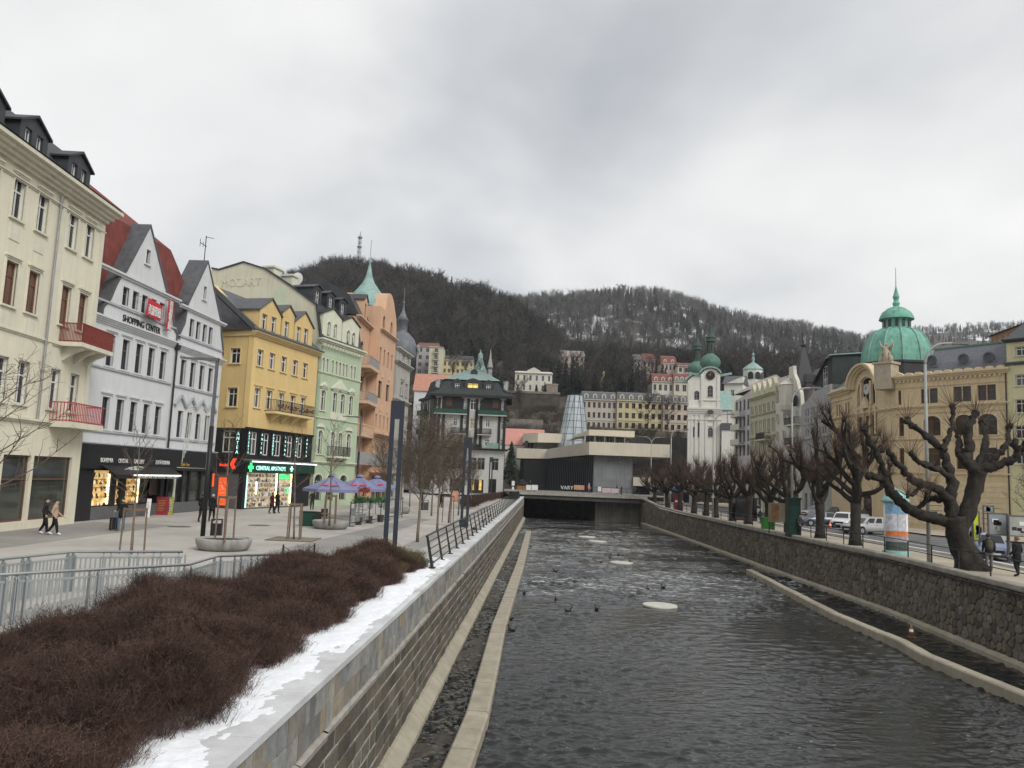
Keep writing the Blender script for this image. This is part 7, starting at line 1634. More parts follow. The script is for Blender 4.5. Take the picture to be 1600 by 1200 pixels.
def put_tree(vs, label, loc, rz=0, sc=1, group=None):
  t = thing('young_tree', label, 'tree', loc, rz, group); t.scale = (sc,)*3; link('trunk', vs[0], t); link('crown', vs[1], t); return t
thin = young(1, 5.2, .055, .42, 11, 3, .55, .40, 2); thin2 = young(2, 5.0, .05, .40, 12, 3, .6, .38, 2); full = [young(5+i, 6.3, .085, .34, 30, 11, .66, .42, 7) for i in range(3)]
G_ = lambda x, y: on_z(x, y, 0)
put_tree(thin, 'slim bare young tree in the nearest round concrete planter', G_(349, 862)+Vector((0, 0, .25))); put_tree(thin2, 'slim bare staked tree behind the grey balustrade at the left', G_(205, 866), 1.2, 1.0); put_tree(thin2, 'slim bare staked tree standing in a square paving grate', G_(459, 843), 2.2, 1.08)
put_tree(thin, 'bare young tree in the round planter before the parasols', G_(514, 829)+Vector((0, 0, .3)), 2.0, 1.2); put_tree(full[0], 'bare young tree in the farther round planter behind the twin mast', G_(625, 803)+Vector((0, 0, .3)), .5, .95)
gt = 'young trees in rows on the promenade'
for i, (x, y, lab) in enumerate(((652, 847, 'nearest twiggy young tree beside the river railing'), (683, 831, 'second twiggy young tree along the river railing'), (701, 817, 'third twiggy young tree along the river railing, with stakes'), (674, 806, 'twiggy tree left of the upright grey litter bin'), (716, 805, 'twiggy tree just left of the middle blue black lamp column'),
                (600, 797, 'twiggy tree left of the twin mast near the parasols'), (640, 792, 'twiggy tree farther back behind the round planter'), (690, 793, 'twiggy tree before the hotel entrance'), (660, 788, 'most distant twiggy tree before the white fire wall'), (735, 792, 'small twiggy tree by the low dark hedge'))):
  put_tree(full[i % 3], lab, G_(x, y), i*1.3, (1.0, .97, 1.0, .95, 1.0, 1.02, .95, 1, 1.05, .8)[i], gt)
edge = young(21, 6.0, .11, .30, 22, 10, 1.0, .85, 4); put_tree(edge, 'spreading bare tree reaching in from the left edge', (-16.6, 24.0, 0), 1.0)
put_tree(full[1], 'bare brown street tree behind the notice boards at the right edge', (37.5, 57, 0), .6, .95); put_tree(full[2], 'second bare street tree behind the notice boards', (41.5, 62, 0), 1.6, .9)

# instanced masses
def scatter(name, P, S, Rz, idx, variants, mat_unused=None, tilt=None):
  coll = bpy.data.collections.new(name+'_variants')
  for i, me in enumerate(variants): coll.objects.link(bpy.data.objects.new('variant_%02d' % i, me))
  me = bpy.data.meshes.new(name); me.vertices.add(len(P)); me.vertices.foreach_set('co', np.asarray(P, np.float32).ravel())
  for n, d, v in (('sc', 'FLOAT', S), ('rz', 'FLOAT', Rz), ('ix', 'INT', idx)):
    a = me.attributes.new(n, d, 'POINT'); a.data.foreach_set('value', np.asarray(v, np.int32 if d == 'INT' else np.float32))
  me.update(); o = link(name, me); g = bpy.data.node_groups.new(name, 'GeometryNodeTree')
  g.interface.new_socket('Geometry', in_out='INPUT', socket_type='NodeSocketGeometry'); g.interface.new_socket('Geometry', in_out='OUTPUT', socket_type='NodeSocketGeometry')
  N, L = g.nodes, g.links; gi, go = N.new('NodeGroupInput'), N.new('NodeGroupOutput'); ci = N.new('GeometryNodeCollectionInfo'); ci.inputs[0].default_value = coll; ci.inputs[1].default_value = True; ci.inputs[2].default_value = True
  ip = N.new('GeometryNodeInstanceOnPoints'); ip.inputs['Pick Instance'].default_value = True
  def attr(n, t):
    q = N.new('GeometryNodeInputNamedAttribute'); q.data_type = t; q.inputs[0].default_value = n; return next(s for s in q.outputs if s.enabled and s.name == 'Attribute')
  cx = N.new('ShaderNodeCombineXYZ'); L.new(attr('rz', 'FLOAT'), cx.inputs[2])
  L.new(gi.outputs[0], ip.inputs['Points']); L.new(ci.outputs[0], ip.inputs['Instance']); L.new(attr('ix', 'INT'), ip.inputs['Instance Index']); L.new(cx.outputs[0], ip.inputs['Rotation']); L.new(attr('sc', 'FLOAT'), ip.inputs['Scale']); L.new(ip.outputs[0], go.inputs[0])
  md = o.modifiers.new('scatter', 'NODES'); md.node_group = g; return o
FIR = M('dark_fir', (.019, .026, .02), .95, .4, .05, rnd=.35); BAREW = M('bare_wood', (.06, .054, .05), .95, .35, .05, rnd=.35); BAREW2 = M('frosted_wood', (.125, .12, .118), .95, .3, .05, rnd=.3)
def fir(seed, H=12, R=2.3, L=9):
  r = random.Random(seed); mb = MB(); mb.tube([(0, 0, 0), (0, 0, H*.3)], [.2, .16], 4)
  for i in range(L):
    f = i/L; z = H*(.12+.86*f); rr = R*(1-f)**.8+.12; n = 9; h = H*.16*(1-f*.5)
    vs = [(0, 0, z+h)]+[((rr*r.uniform(.65, 1.15) if k % 2 else rr*r.uniform(.3, .55))*math.cos(2*math.pi*k/(2*n)+i), (rr*r.uniform(.65, 1.15) if k % 2 else rr*r.uniform(.3, .55))*math.sin(2*math.pi*k/(2*n)+i), z-r.uniform(0, .5)*(k % 2)) for k in range(2*n)]
    mb.add(vs, [(0, 1+k, 1+(k+1) % (2*n)) for k in range(2*n)])
  return mb.mesh('fir', FIR)
def bare(seed, H, mat, n1=13, n2=7, w=1.0):
  r = random.Random(seed); mb = MB(); pts, d = crook(r, (0, 0, -.5), (0, 0, 1), H*.9, 5, .06); mb.tube(pts, list(np.linspace(.2*w, .05, 6)), 4, False)
  for i in range(n1):
    q = pts[2+i % 4].lerp(pts[min(5, 3+i % 4)], r.random()); a = i*2.4
    lp, ld = crook(r, q, (math.cos(a)*.75, math.sin(a)*.75, .75), H*.32*r.uniform(.7, 1.2), 3, .2, .05); mb.tube(lp, [.09*w, .06*w, .045*w, .025*w], 3, False)
    for k in range(n2):
      e = lp[1+k % 3]; f = e+Vector((r.uniform(-1, 1), r.uniform(-1, 1), r.uniform(-.1, 1.2))).normalized()*H*.15*r.uniform(.6, 1.3); mb.tube([e, f], [.035*w, .015*w], 3, False)
      g = e.lerp(f, .6)+Vector((r.uniform(-1, 1), r.uniform(-1, 1), r.uniform(-.1, 1.2))).normalized()*H*.09; mb.tube([e.lerp(f, .6), g], [.028*w, .012*w], 3, False)
  return mb.mesh('bare_tree', mat)
wood = [fir(1), fir(2, 14, 2.1), fir(3, 10, 2.0), bare(4, 12, BAREW, 13, 7, 1.9), bare(5, 11, BAREW, 14, 7, 1.9), bare(6, 13, BAREW, 12, 8, 1.9), bare(7, 11, BAREW2, 13, 7, 1.6), bare(8, 12, BAREW2, 12, 7, 1.6)]
def forest(name, label, zf, s0, s1, Y0, Y1, n, seed, mix, keep=None):
  rg = np.random.default_rng(seed); P = []; ix = []; k = 0
  while len(P) < n and k < n*6:
    k += 1; s = rg.uniform(s0, s1); Y = math.sqrt(rg.uniform(Y0*Y0, Y1*Y1)); X = s*Y
    c = math.sin(X*.013+1)*math.cos(Y*.011+2)+.6*math.sin(X*.037+Y*.021); 
    if keep and not keep(X, Y, s, c, rg): continue
    P.append((X, Y, zf(X, Y)-.4)); ix.append(mix(c, rg, Y))
  P = np.array(P); m = len(P); o = scatter(name, P, rg.uniform(.7, 1.25, m), rg.uniform(0, 6.28, m), ix, wood)
  return tag(o, label, 'woods', kind='stuff')
def mixL(c, rg, Y): return int(rg.integers(0, 3)) if rg.random() < (.62 if c > .25 else .22 if c > -.4 else .06) else int(rg.integers(3, 6))
def mixF(c, rg, Y): return int(rg.integers(0, 3)) if rg.random() < (.55 if c > .1 else .15) else (int(rg.integers(6, 8)) if rg.random() < .62 or Y > 760 else int(rg.integers(3, 6)))
HOUSES = [(o.location.x, o.location.y) for o in COL.objects if o.parent is None and o.get('group') == 'houses on the wooded hillside']
def keepL(X, Y, s, c, rg):
  x = colx(s)
  if Y < 350 and 630 < x < 770: return Y > 322 and rg.random() < .8
  if Y < 345: return not any(-4 < X-h[0] < 26 and -36 < Y-h[1] < 14 for h in HOUSES) and rg.random() < .45 and not (Y < 262 and 790 < x < 1090)
  if Y > 500: return rg.random() < .25
  return True
forest('forest', 'dark bare winter wood covering the left hill', z_near, -.55, .42, 232, 520, 9000, 1, mixL, keepL)
forest('forest', 'snow dusted wood on the middle hill behind the church', z_far, -.25, .62, 420, 890, 9000, 2, mixF, lambda X, Y, s, c, rg: rg.random() < (.42 if (c > -.15 and c < .12) else 1))
forest('forest', 'misty far wood on the right hand hill', z_right, .28, .95, 800, 1460, 4500, 3, mixF)
# single trees among the hillside houses
ht = [bare(60+i, 13, BAREW, 20, 12, 1.1) for i in range(3)]
HT_L = ['left of the two bare trees before the pink villa', 'right of the two bare trees before the pink villa', 'bare tree left of the yellow shrine', 'bare tree just behind the yellow shrine', 'bare tree just right of the yellow shrine', 'second bare tree right of the yellow shrine', 'bare tree below the tiny pale gabled villa', 'bare tree between the tiny villa and the small red roofed villa', 'bare tree below the red roofed villas', 'bare tree below the white villa above the terrace wall', 'bare tree before the yellow terraced house', 'bare tree before the pinkish terraced house', 'bare tree in front of the long yellow hill block', 'bare tree left of the copper bell roof', 'bare tree beside the copper bell roof and grey spire']
for i, (x, y, Y) in enumerate(((872, 600, 300), (885, 606, 285), (915, 604, 268), (930, 602, 280), (950, 604, 272), (962, 600, 290), (978, 598, 285), (990, 596, 300), (1004, 592, 310), (812, 648, 232), (1012, 668, 222), (1045, 672, 221), (706, 596, 290), (728, 598, 285), (748, 600, 285))):
  p = on_y(x, y, Y); z = z_near(p.x, Y)
  t = thing('hillside_tree', HT_L[i], 'tree', (p.x, Y, z), i*.9, 'bare trees among the hillside villas'); t.scale = (random.Random(i).uniform(.75, 1.1),)*3; link('crown', ht[i % 3], t)
def conifer(name, label, x, Y, yt, yb, seed, R):
  p = on_y(x, yb, Y); h = on_y(x, yt, Y).z-p.z; t = thing(name, label, 'tree', (p.x, Y, p.z)); m = fir(seed, h, R, 13); link('crown', m, t); MB().tube([(0, 0, -.2), (0, 0, h*.4)], [.22, .15], 7).build('trunk', BARK, t); return t
conifer('fir_tree', 'small dark fir tree between the hotel and the colonnade', 797, 143, 688, 757, 71, 2.0); conifer('fir_tree', 'slim dark cypress left of the brown terrace tower', 851, 258, 596, 616, 72, .8); conifer('fir_tree', 'dark evergreen before the white villa', 838, 258, 600, 616, 73, 1.0)
# low bushes on the slope
def bush_clump(seed, mat, n=90, s=.5, leaf=.05, ln=120, up=.75):
  r = random.Random(seed); V = []; Fq = []
  def tri(a, b, w):
    d = (b-a); q = d.cross(Vector((r.uniform(-1, 1), r.uniform(-1, 1), r.uniform(-1, 1)))).normalized()*w; k = len(V); V.extend([a-q, a+q, b+q*.4, b-q*.4]); Fq.append((k, k+1, k+2, k+3))
  ends = []
  for i in range(n):
    a = Vector((r.gauss(0, .1), r.gauss(0, .1), 0)); d = Vector((r.uniform(-.7, .7), r.uniform(-.7, .7), up*r.uniform(.8, 1.5))).normalized(); m = a+d*s*.5; e = m+(d+Vector((r.uniform(-.5, .5), r.uniform(-.5, .5), r.uniform(-.2, .3)))).normalized()*s*.5*r.uniform(.5, 1.1)
    tri(a, m, .0045*s/.5); tri(m, e, .0032*s/.5); ends += [(m, e)]
    for k in range(3): f = m.lerp(e, r.random()); g = f+Vector((r.uniform(-1, 1), r.uniform(-1, 1), r.uniform(-.2, 1))).normalized()*s*.16; tri(f, g, .0028*s/.5); ends.append((f, g))
  for i in range(ln):
    m, e = r.choice(ends); p = m.lerp(e, r.uniform(.3, 1)); d = Vector((r.uniform(-1, 1), r.uniform(-1, 1), r.uniform(-1, 1))).normalized(); q = d.orthogonal().normalized(); k = len(V)
    V.extend([p, p+d*leaf+q*leaf*.32, p+d*leaf*1.9, p+d*leaf-q*leaf*.32]); Fq.append((k, k+1, k+2, k+3))
  return fast_mesh('clump', np.array([tuple(v) for v in V]), np.array(Fq), mat)
HEDGE_A = M('withered_hedge', (.062, .034, .027), .9, .45, 1.3, rnd=.35, col2=(.115, .066, .05)); HEDGE_B = M('withered_hedge_brown', (.08, .049, .038), .9, .4, 1.7, rnd=.35)
clumps = [bush_clump(i, HEDGE_A if i % 2 else HEDGE_B, 70, .42, .011, 190) for i in range(6)]
def xh_left(Y): return float(np.interp(Y, [2, 11, 17, 21.5, 26, 30], [-9.0, -7.95, -7.6, -6.85, -5.9, -4.6]))
def xh_right(Y): return float(np.interp(Y, [2, 8, 10, 14, 18, 24, 29], [-4.05, -3.82, -3.70, -3.62, -3.50, -3.25, -2.92]))
def hedge():
  rg = np.random.default_rng(4); P = []; S = []
  while len(P) < 6200:
    Y = 3.5+26*rg.random()**1.35; a, c = xh_left(Y), xh_right(Y); f = rg.random(); wv = .18*math.sin(Y*1.9)+.1*math.sin(Y*4.3+1); X = a+(c+wv-a)*f
    edge = min(1, (1-f)*(c-a)/.55, f*(c-a)/.45); top = (.42+.18*math.sin(X*1.7+Y*.8)+.12*math.sin(Y*2.3+X*.6)+.1*math.sin(X*4.1))*min(1, edge)**.6*min(1, (30-Y)/2.5)
    z = .22+max(0, top)*rg.random()**.5; P.append((X, Y, z)); S.append(rg.uniform(.7, 1.2)*(.75+.35*edge))
  m = len(P); return tag(scatter('hedge', P, S, rg.uniform(0, 6.28, m), rg.integers(0, 6, m), clumps), 'dense mass of reddish brown withered hedge along the left wall', 'hedge', kind='stuff')
hedge()
bed = MB(); Yb = list(np.arange(2, 31, 1.0)); bed.add([(xh_left(Y)-.2, Y, .2) for Y in Yb]+[(xl(Y)-.62, Y, .22) for Y in Yb], [(i, i+1, len(Yb)+i+1, len(Yb)+i) for i in range(len(Yb)-1)])
structure(bed.build('planting_bed', M('dark_soil', (.045, .034, .027), .95, .4, 3, .6, 20)))
bc = [bush_clump(20+i, M('olive_shrub', (.14, .125, .05), .9, .4, 4, rnd=.3), 50, .4, .016, 260) for i in range(3)]
rg = np.random.default_rng(9); P = [(-3.95+rg.normal(0, .45), 27.8+rg.normal(0, .8), .15+.45*rg.random()) for _ in range(160)]
tag(scatter('shrub', P, rg.uniform(.7, 1.2, 160), rg.uniform(0, 6, 160), rg.integers(0, 3, 160), bc), 'small olive green shrub at the end of the brown hedge', 'shrub', kind='stuff')
c0_, c1_ = on_z(745, 797, 0), on_z(795, 778, 0); P = []
for i in range(700): f = rg.random(); q = c0_.lerp(c1_, f); P.append((q.x-rg.random()*2.6*(math.sin(math.pi*min(1, f*.9+.1)))-.8, q.y+rg.normal(0, .6), .05+.55*rg.random()**.6))
tag(scatter('hedge', P, rg.uniform(.9, 1.6, 700), rg.uniform(0, 6, 700), rg.integers(0, 6, 700), clumps), 'low dark red hedge by the far end of the railing', 'hedge', kind='stuff')
sc_ = [bush_clump(40+i, M('slope_scrub', (.075, .062, .045), .95, .4, .3, rnd=.4), 40, 2.2, .09, 90) for i in range(3)]
P = []; 
while len(P) < 2600:
  Y = rg.uniform(165, 330); s = rg.uniform(-.22, .30); X = s*Y
  if any(-4 < X-h[0] < 26 and -3 < Y-h[1] < 12 for h in HOUSES) or (Y < 190 and s < .1): continue
  P.append((X, Y, z_near(X, Y)-.2))
tag(scatter('scrub', P, rg.uniform(.7, 1.7, len(P)), rg.uniform(0, 6, len(P)), rg.integers(0, 3, len(P)), sc_), 'leafless scrub covering the slope between the villas', 'scrub', kind='stuff')
# snow strip between hedge and coping, with a ragged edge
def snow_strip():
  nc = 22; Ys = np.arange(3, 31.5, .06); V = []
  for Y in Ys:
    x0 = xh_right(Y)-.45; x1 = xl(Y)-.10
    for j in range(nc):
      f = j/(nc-1); X = x0+(x1-x0)*f; q = Vector((X*1.6, Y*.8, 3.3)); k = noise.fractal(q, .8, 2.1, 6)*.5+.25*noise.noise(q*7)
      cover = 1.25-1.1*f**2.2-.75*float(np.interp(Y, [3, 8, 13, 18], [1.0, .9, .35, 0]))-.25*max(0, math.sin(Y*.45+2))
      V.append((X, Y, .300+.05*max(-.35, min(1, (cover+k*1.3)*.9))+.008*noise.noise(Vector((X*14, Y*14, 0)))))
  Fq = [(i*nc+j, i*nc+j+1, (i+1)*nc+j+1, (i+1)*nc+j) for i in range(len(Ys)-1) for j in range(nc-1)]
  return tag(link('snow', fast_mesh('snow', V, Fq, SNOW, True)), 'strip of white snow lying along the coping beside the hedge', 'snow', kind='stuff')
snow_strip()
# ------------------------------------------------------------------ railings
RAILG = M('grey_painted_steel', (.30, .32, .325), .5, .1, 3); PANEL = M('grey_post_plate', (.27, .29, .295), .5, .1, 3)
def balustrade(label, pts, postx, zt=1.05, zb=-.15):
  P = [on_z(x, y, zt) for x, y in pts]; o = Vector((P[0].x, P[0].y, 0)); t = thing('balustrade', label, 'balustrade', o); Q = [p-o for p in P]
  mb = MB(); mb.tube(Q, .036, 8); mb.build('handrail', STEEL, t, True)
  for zz, w, nm in ((zt-.16, .05, 'upper_rail'), (zb+.12, .05, 'lower_rail')):
    mb = MB()
    for i in range(len(Q)-1): mb.bar((Q[i].x, Q[i].y, zz), (Q[i+1].x, Q[i+1].y, zz), .03, w)
    mb.build(nm, RAILG, t)
  slat = MB().box(-.022, .022, -.006, .006, zb+.12, zt-.18).mesh('slat', RAILG); post = MB().add([(-.075, -.02, zb-.3), (.075, -.02, zb-.3), (.075, -.02, zt-.12), (.03, -.02, zt-.03), (-.075, -.02, zt-.10), (-.075, .02, zb-.3), (.075, .02, zb-.3), (.075, .02, zt-.12), (.03, .02, zt-.03), (-.075, .02, zt-.10)], [(0, 1, 2, 3, 4), (9, 8, 7, 6, 5), (0, 1, 6, 5), (1, 2, 7, 6), (2, 3, 8, 7), (3, 4, 9, 8), (4, 0, 5, 9)]).mesh('post', PANEL)
  n = 0
  for i in range(len(Q)-1):
    a, c = Q[i], Q[i+1]; L = math.hypot(c.x-a.x, c.y-a.y); ang = math.atan2(c.y-a.y, c.x-a.x); k = int(L/.115)
    for j in range(k):
      f = (j+.5)/k; n += 1; link('slat', slat, t, (a.x+(c.x-a.x)*f, a.y+(c.y-a.y)*f, 0), ang)
    for x in postx:
      f = (x-pts[i][0])/(pts[i+1][0]-pts[i][0])
      if 0 <= f < 1.0: # pixel fraction to distance along the run
        w0, w1 = 1/P[i].y, 1/P[i+1].y; g = f*P[i].y/(f*P[i].y+(1-f)*P[i+1].y)
        for d in (-.09, .09): link('post', post, t, (a.x+(c.x-a.x)*g+math.cos(ang)*d, a.y+(c.y-a.y)*g+math.sin(ang)*d, 0), ang+math.pi/2)
  return t
balustrade('near grey steel balustrade with slats running behind the brown hedge', [(-160, 908), (0, 898), (296, 882), (340, 869), (434, 866)], [-110, -40, 18, 35, 148, 236, 295, 341, 373, 399, 419, 433])
balustrade('farther shorter grey balustrade at the ramp on the left', [(-160, 890), (0, 874), (116, 862), (286, 862)], [-60, 2, 42, 112, 168, 210, 246, 285])
# inclined railing on the coping
rt = thing('river_railing', 'long dark inclined railing standing on the left river wall', 'railing', LW0, lw_ang); u0 = (28.3-6)/math.sin(lw_ang); NP = 38; sp = 2.62
def rp(u, f): z = zlc(lw_y(u)); return (u, .42+.26*f, z+1.08*f)
post = MB().add([(-.045, .39, 0), (.045, .39, 0), (.045, .47, 0), (-.045, .47, 0), (-.03, .64, 1.1), (.03, .64, 1.1), (.03, .69, 1.1), (-.03, .69, 1.1)], [(0, 1, 5, 4), (1, 2, 6, 5), (2, 3, 7, 6), (3, 0, 4, 7), (4, 5, 6, 7)]).box(-.11, .11, .33, .53, 0, .025).mesh('post', IRON)
for i in range(NP):
  u = u0+i*sp
  if u > LWL-2: break
  link('post', post, rt, (u, 0, zlc(lw_y(u))))
  if i == 0: link('post', post, rt, (u-.16, 0, zlc(lw_y(u))))
for k, f in enumerate((.14, .36, .58, .80, 1.0)):
  mb = MB(); us = [u0-.16+i*sp*2 for i in range(20) if u0+i*sp*2 < LWL-1]; mb.tube([rp(u, f) for u in us], .021 if k < 4 else .03, 6); mb.build('rail', IRON, rt)
# right bank railing
rr = thing('street_railing', 'thin dark railing along the pavement above the right wall', 'railing', (xr(30), 30, 0))
pm = MB().bar((0, 0, 0), (0, 0, 1.0), .05).mesh('post', IRON)
for Y in np.arange(24, 128, 2.9): link('post', pm, rr, (xr(Y)+.62-ox, Y-oy, 0))
for z in (.5, .98): MB().tube([(xr(Y)+.62-ox, Y-oy, z) for Y in np.arange(22, 128.1, 3)], .022, 6).build('rail', IRON, rr)

# ------------------------------------------------------------------ lamps, planters, bins
NAVY = M('blue_black_metal', (.03, .036, .048), .4, .15, 3)
def twin_mast(label, x, y, H):
  p = on_z(x, y, 0); t = thing('twin_mast', label, 'lamp', (p.x, p.y, 0), .1, 'blue black twin lamp columns')
  for s in (-1, 1): MB().box(s*.19-.095, s*.19+.095, -.08, .08, 0, H).build('column', NAVY, t)
  MB().box(-.094, .094, -.06, .06, 0, .55).build('base', NAVY, t); MB().box(-.094, .094, -.07, .07, H-.75, H-.003).build('head', NAVY, t); MB().box(-.03, .03, -.05, .05, H-1.6, H-.76).build('light_strip', GREY_F, t)
  return t
twin_mast('tall blue black twin lamp mast beside the end of the hedge', 608, 874, 6.5); twin_mast('middle twin lamp mast along the river railing', 725, 824, 6.2); twin_mast('most distant twin lamp mast before the hotel', 765, 781, 6.6)
def arm_lamp(label, x, y, H, arm):
  p = on_z(x, y, 0); t = thing('arm_lamp', label, 'lamp', (p.x, p.y, 0)); MB().tube([(0, 0, 0), (0, 0, H*.62)], .11, 10).build('lower_post', BLACK, t, True); MB().box(-.07, .07, -.05, .05, H*.62, H).build('upper_post', GRP, t); MB().add([(-arm, -.09, H-.06), (.07, -.09, H-.14), (.07, .09, H-.14), (-arm, .09, H-.06), (-arm, -.09, H+.0), (.07, -.09, H+.02), (.07, .09, H+.02), (-arm, .09, H)], [(0, 1, 2, 3), (4, 5, 6, 7), (0, 1, 5, 4), (2, 3, 7, 6), (0, 3, 7, 4), (1, 2, 6, 5)]).build('arm', GRP, t); return t
al = arm_lamp('black lamp post with flat side arm before the white gabled houses', 316, 843, 8.7, 1.8); arm_lamp('black lamp post with flat arm in front of the peach house', 555, 797, 8.6, 1.7)
t = thing('light_decoration', 'unlit looped tube light decoration hanging on the black lamp post', 'decoration', (al.location.x, al.location.y, 0)); mb = MB()
for k in range(4):
  w = .28+.13*k; top = 6.05+.1*k; mb.tube([(-.95-w*.5, 0, 3.6+.22*(3-k))]+[(-.75+w*.72*math.cos(a), 0, top-.4+.4*math.sin(a)) for a in np.linspace(math.pi, 0, 9)]+[(-.75+w*.72, 0, 4.4)], .018, 4)
mb.tube([(-1.5, 0, 3.35), (-.12, 0, 3.35), (-.1, 0, 6.3), (-1.2, 0, 6.3)], .015, 4); mb.build('tube', M('pale_tube', (.5, .5, .48), .5), t)
def street_lamp(label, X, Y, H, arm, double=False):
  t = thing('street_lamp', label, 'lamp', (X, Y, 0), group='curved street lamps on the right bank'); GL = M('galvanised', (.30, .31, .30), .5, .15, 3)
  MB().tube([(0, 0, 0), (0, 0, .9*H), ], [.11, .075], 8).build('pole', GL, t, True)
  for s in ((1, -1) if double else (1,)):
    MB().tube([(0, 0, .9*H)]+[(s*arm*.55*(1-math.cos(a)), 0, .9*H+.1*H*math.sin(a)) for a in np.linspace(.1, math.pi/2, 8)]+[(s*arm*.75, 0, H+.03)], [.075]*4+[.06]*6, 7).build('arm', GL, t, True)
    h = MB().add([(s*arm*.72, -.07, H-.02), (s*(arm+.35), -.16, H-.02), (s*(arm+.35), .16, H-.02), (s*arm*.72, .07, H-.02), (s*arm*.75, -.05, H+.1), (s*(arm+.25), -.12, H+.14), (s*(arm+.25), .12, H+.14), (s*arm*.75, .05, H+.1)], [(0, 1, 2, 3), (4, 5, 6, 7), (0, 1, 5, 4), (1, 2, 6, 5), (2, 3, 7, 6), (3, 0, 4, 7)]); h.build('lamp_head', GRP, t)
  MB().box(-.14, .14, -.14, .14, 2.2, 2.5).build('control_box', GREY_F, t); return t
street_lamp('tall curved street lamp in front of the domed hall', 22.0, 42.2, 11.6, 2.0); street_lamp('second curved street lamp, before the art nouveau house', 22.4, 63.5, 11.6, 2.0); street_lamp('third curved street lamp, in front of the church', 22.9, 90, 11.6, 2.0); street_lamp('fourth curved street lamp left of the church', 23.8, 118, 11.6, 2.2); street_lamp('double armed street lamp near the colonnade', 24.8, 140, 11.6, 1.9, True)
PLC = M('planter_concrete', (.34, .335, .31), .9, .15, 1.5, .3, 30, streak=.35)
def planter(label, x, y, r):
  p = on_z(x, y, 0); t = thing('planter', label, 'planter', (p.x, p.y, 0), group='round concrete planters'); MB().lathe([(r*.80, 0), (r*.92, .1), (r*.99, .3), (r, .46), (r*.97, .5), (r*.90, .5), (r*.88, .40)], 36).build('bowl', PLC, t, True); MB().lathe([(.01, .38), (r*.885, .38), (r*.885, .41), (.01, .43)], 24).build('soil', M('dark_soil', (.045, .034, .027)), t); return p
planter('nearest round concrete planter behind the grey balustrade', 349, 859, 1.14); planter('round concrete planter beside the parasols', 516, 826, 1.1); planter('farther round concrete planter behind the twin mast', 622, 802, 1.05)
WOODP = M('stake_wood', (.185, .135, .10), .85, .2, 6)
def stakes(label, loc, n=3, r=.38, H=1.95, z0=0):
  t = thing('tree_stakes', label, 'stakes', loc, .3, 'wooden tree stakes'); P = [(r*math.cos(2*math.pi*i/n+.6), r*math.sin(2*math.pi*i/n+.6)) for i in range(n)]
  for x, y in P: MB().tube([(x, y, z0), (x*.92, y*.92, H)], .036, 7).build('stake', WOODP, t)
  for i in range(n): a, c = P[i], P[(i+1) % n]; MB().bar((a[0]*.92, a[1]*.92, H-.06), (c[0]*.92, c[1]*.92, H-.06), .035, .09).build('crossbar', WOODP, t)
stakes('reddish stakes around the tree in the nearest planter', on_z(349, 862)+Vector((0, 0, .38)), 3, .42, 1.9); stakes('wooden stakes around the tree behind the grey balustrade', on_z(205, 866), 3, .5, 1.75); stakes('wooden stakes around the tree in the square grate', on_z(459, 843), 4, .42, 1.8)
stakes('wooden stakes around the tree in the planter by the parasols', on_z(514, 829)+Vector((0, 0, .38)), 4, .45, 1.7); stakes('wooden stakes around the third tree along the railing', on_z(701, 817), 3, .5, 2.0)
t = thing('tree_grate', 'square earth bed framed in steel around the staked tree', 'tree grate', on_z(459, 843)); MB().box(-1.1, 1.1, -1.1, 1.1, .004, .014).build('earth', M('grate_earth', (.22, .19, .14), .95, .3, 4, .5, 30), t); MB().bar((-1.12, -1.12, .01), (1.12, -1.12, .01), .03).bar((1.12, -1.12, .01), (1.12, 1.12, .01), .03).bar((1.12, 1.12, .01), (-1.12, 1.12, .01), .03).bar((-1.12, 1.12, .01), (-1.12, -1.12, .01), .03).build('frame', IRON, t)
def bin_(label, x, y, m):
  p = on_z(x, y, 0); t = thing('litter_bin', label, 'bin', (p.x, p.y, 0), .2)
  for i in range(9): MB().box(-.24, .24, -.2, .2, .06+i*.08, .10+i*.08).build('slat', m, t)
  MB().box(-.21, .21, -.17, .17, .02, .76).build('liner', BLACK, t); MB().box(-.25, -.22, -.21, .21, 0, .98).box(.22, .25, -.21, .21, 0, .98).box(-.219, .219, -.21, .21, .93, .98).build('frame', m, t)
bin_('slatted dark litter bin beside the black lamp post', 337, 843, IRON); bin_('upright grey litter bin beside a black bollard', 665, 797, GRP)
def bollard(label, x, y, h=1.0, r=.06, z=0, g=None):
  p = on_z(x, y, z); t = thing('bollard', label, 'bollard', (p.x, p.y, z), group=g); MB().lathe([(r, 0), (r, h*.94), (r*.7, h), (.01, h)], 10).build('post', IRON, t); MB().lathe([(r*1.5, 0), (r*1.5, .05), (r, .06)], 10).build('foot', IRON, t); return p
bollard('black bollard left of the upright grey litter bin', 659, 797, 1.9, .1)
ch = [bollard(l, x, y, .85, .03, .2, 'chain posts by the hedge') for l, x, y in (('left thin chain post behind the hedge end', 440, 892), ('middle thin chain post behind the hedge end', 489, 889))]
t = thing('chain', 'thin sagging chain between the posts behind the hedge', 'chain', ch[0]); d = ch[1]-ch[0]; MB().tube([(d.x*f, d.y*f, .8-.25*math.sin(math.pi*f)) for f in np.linspace(0, 1, 9)], .012, 4).build('links', IRON, t)

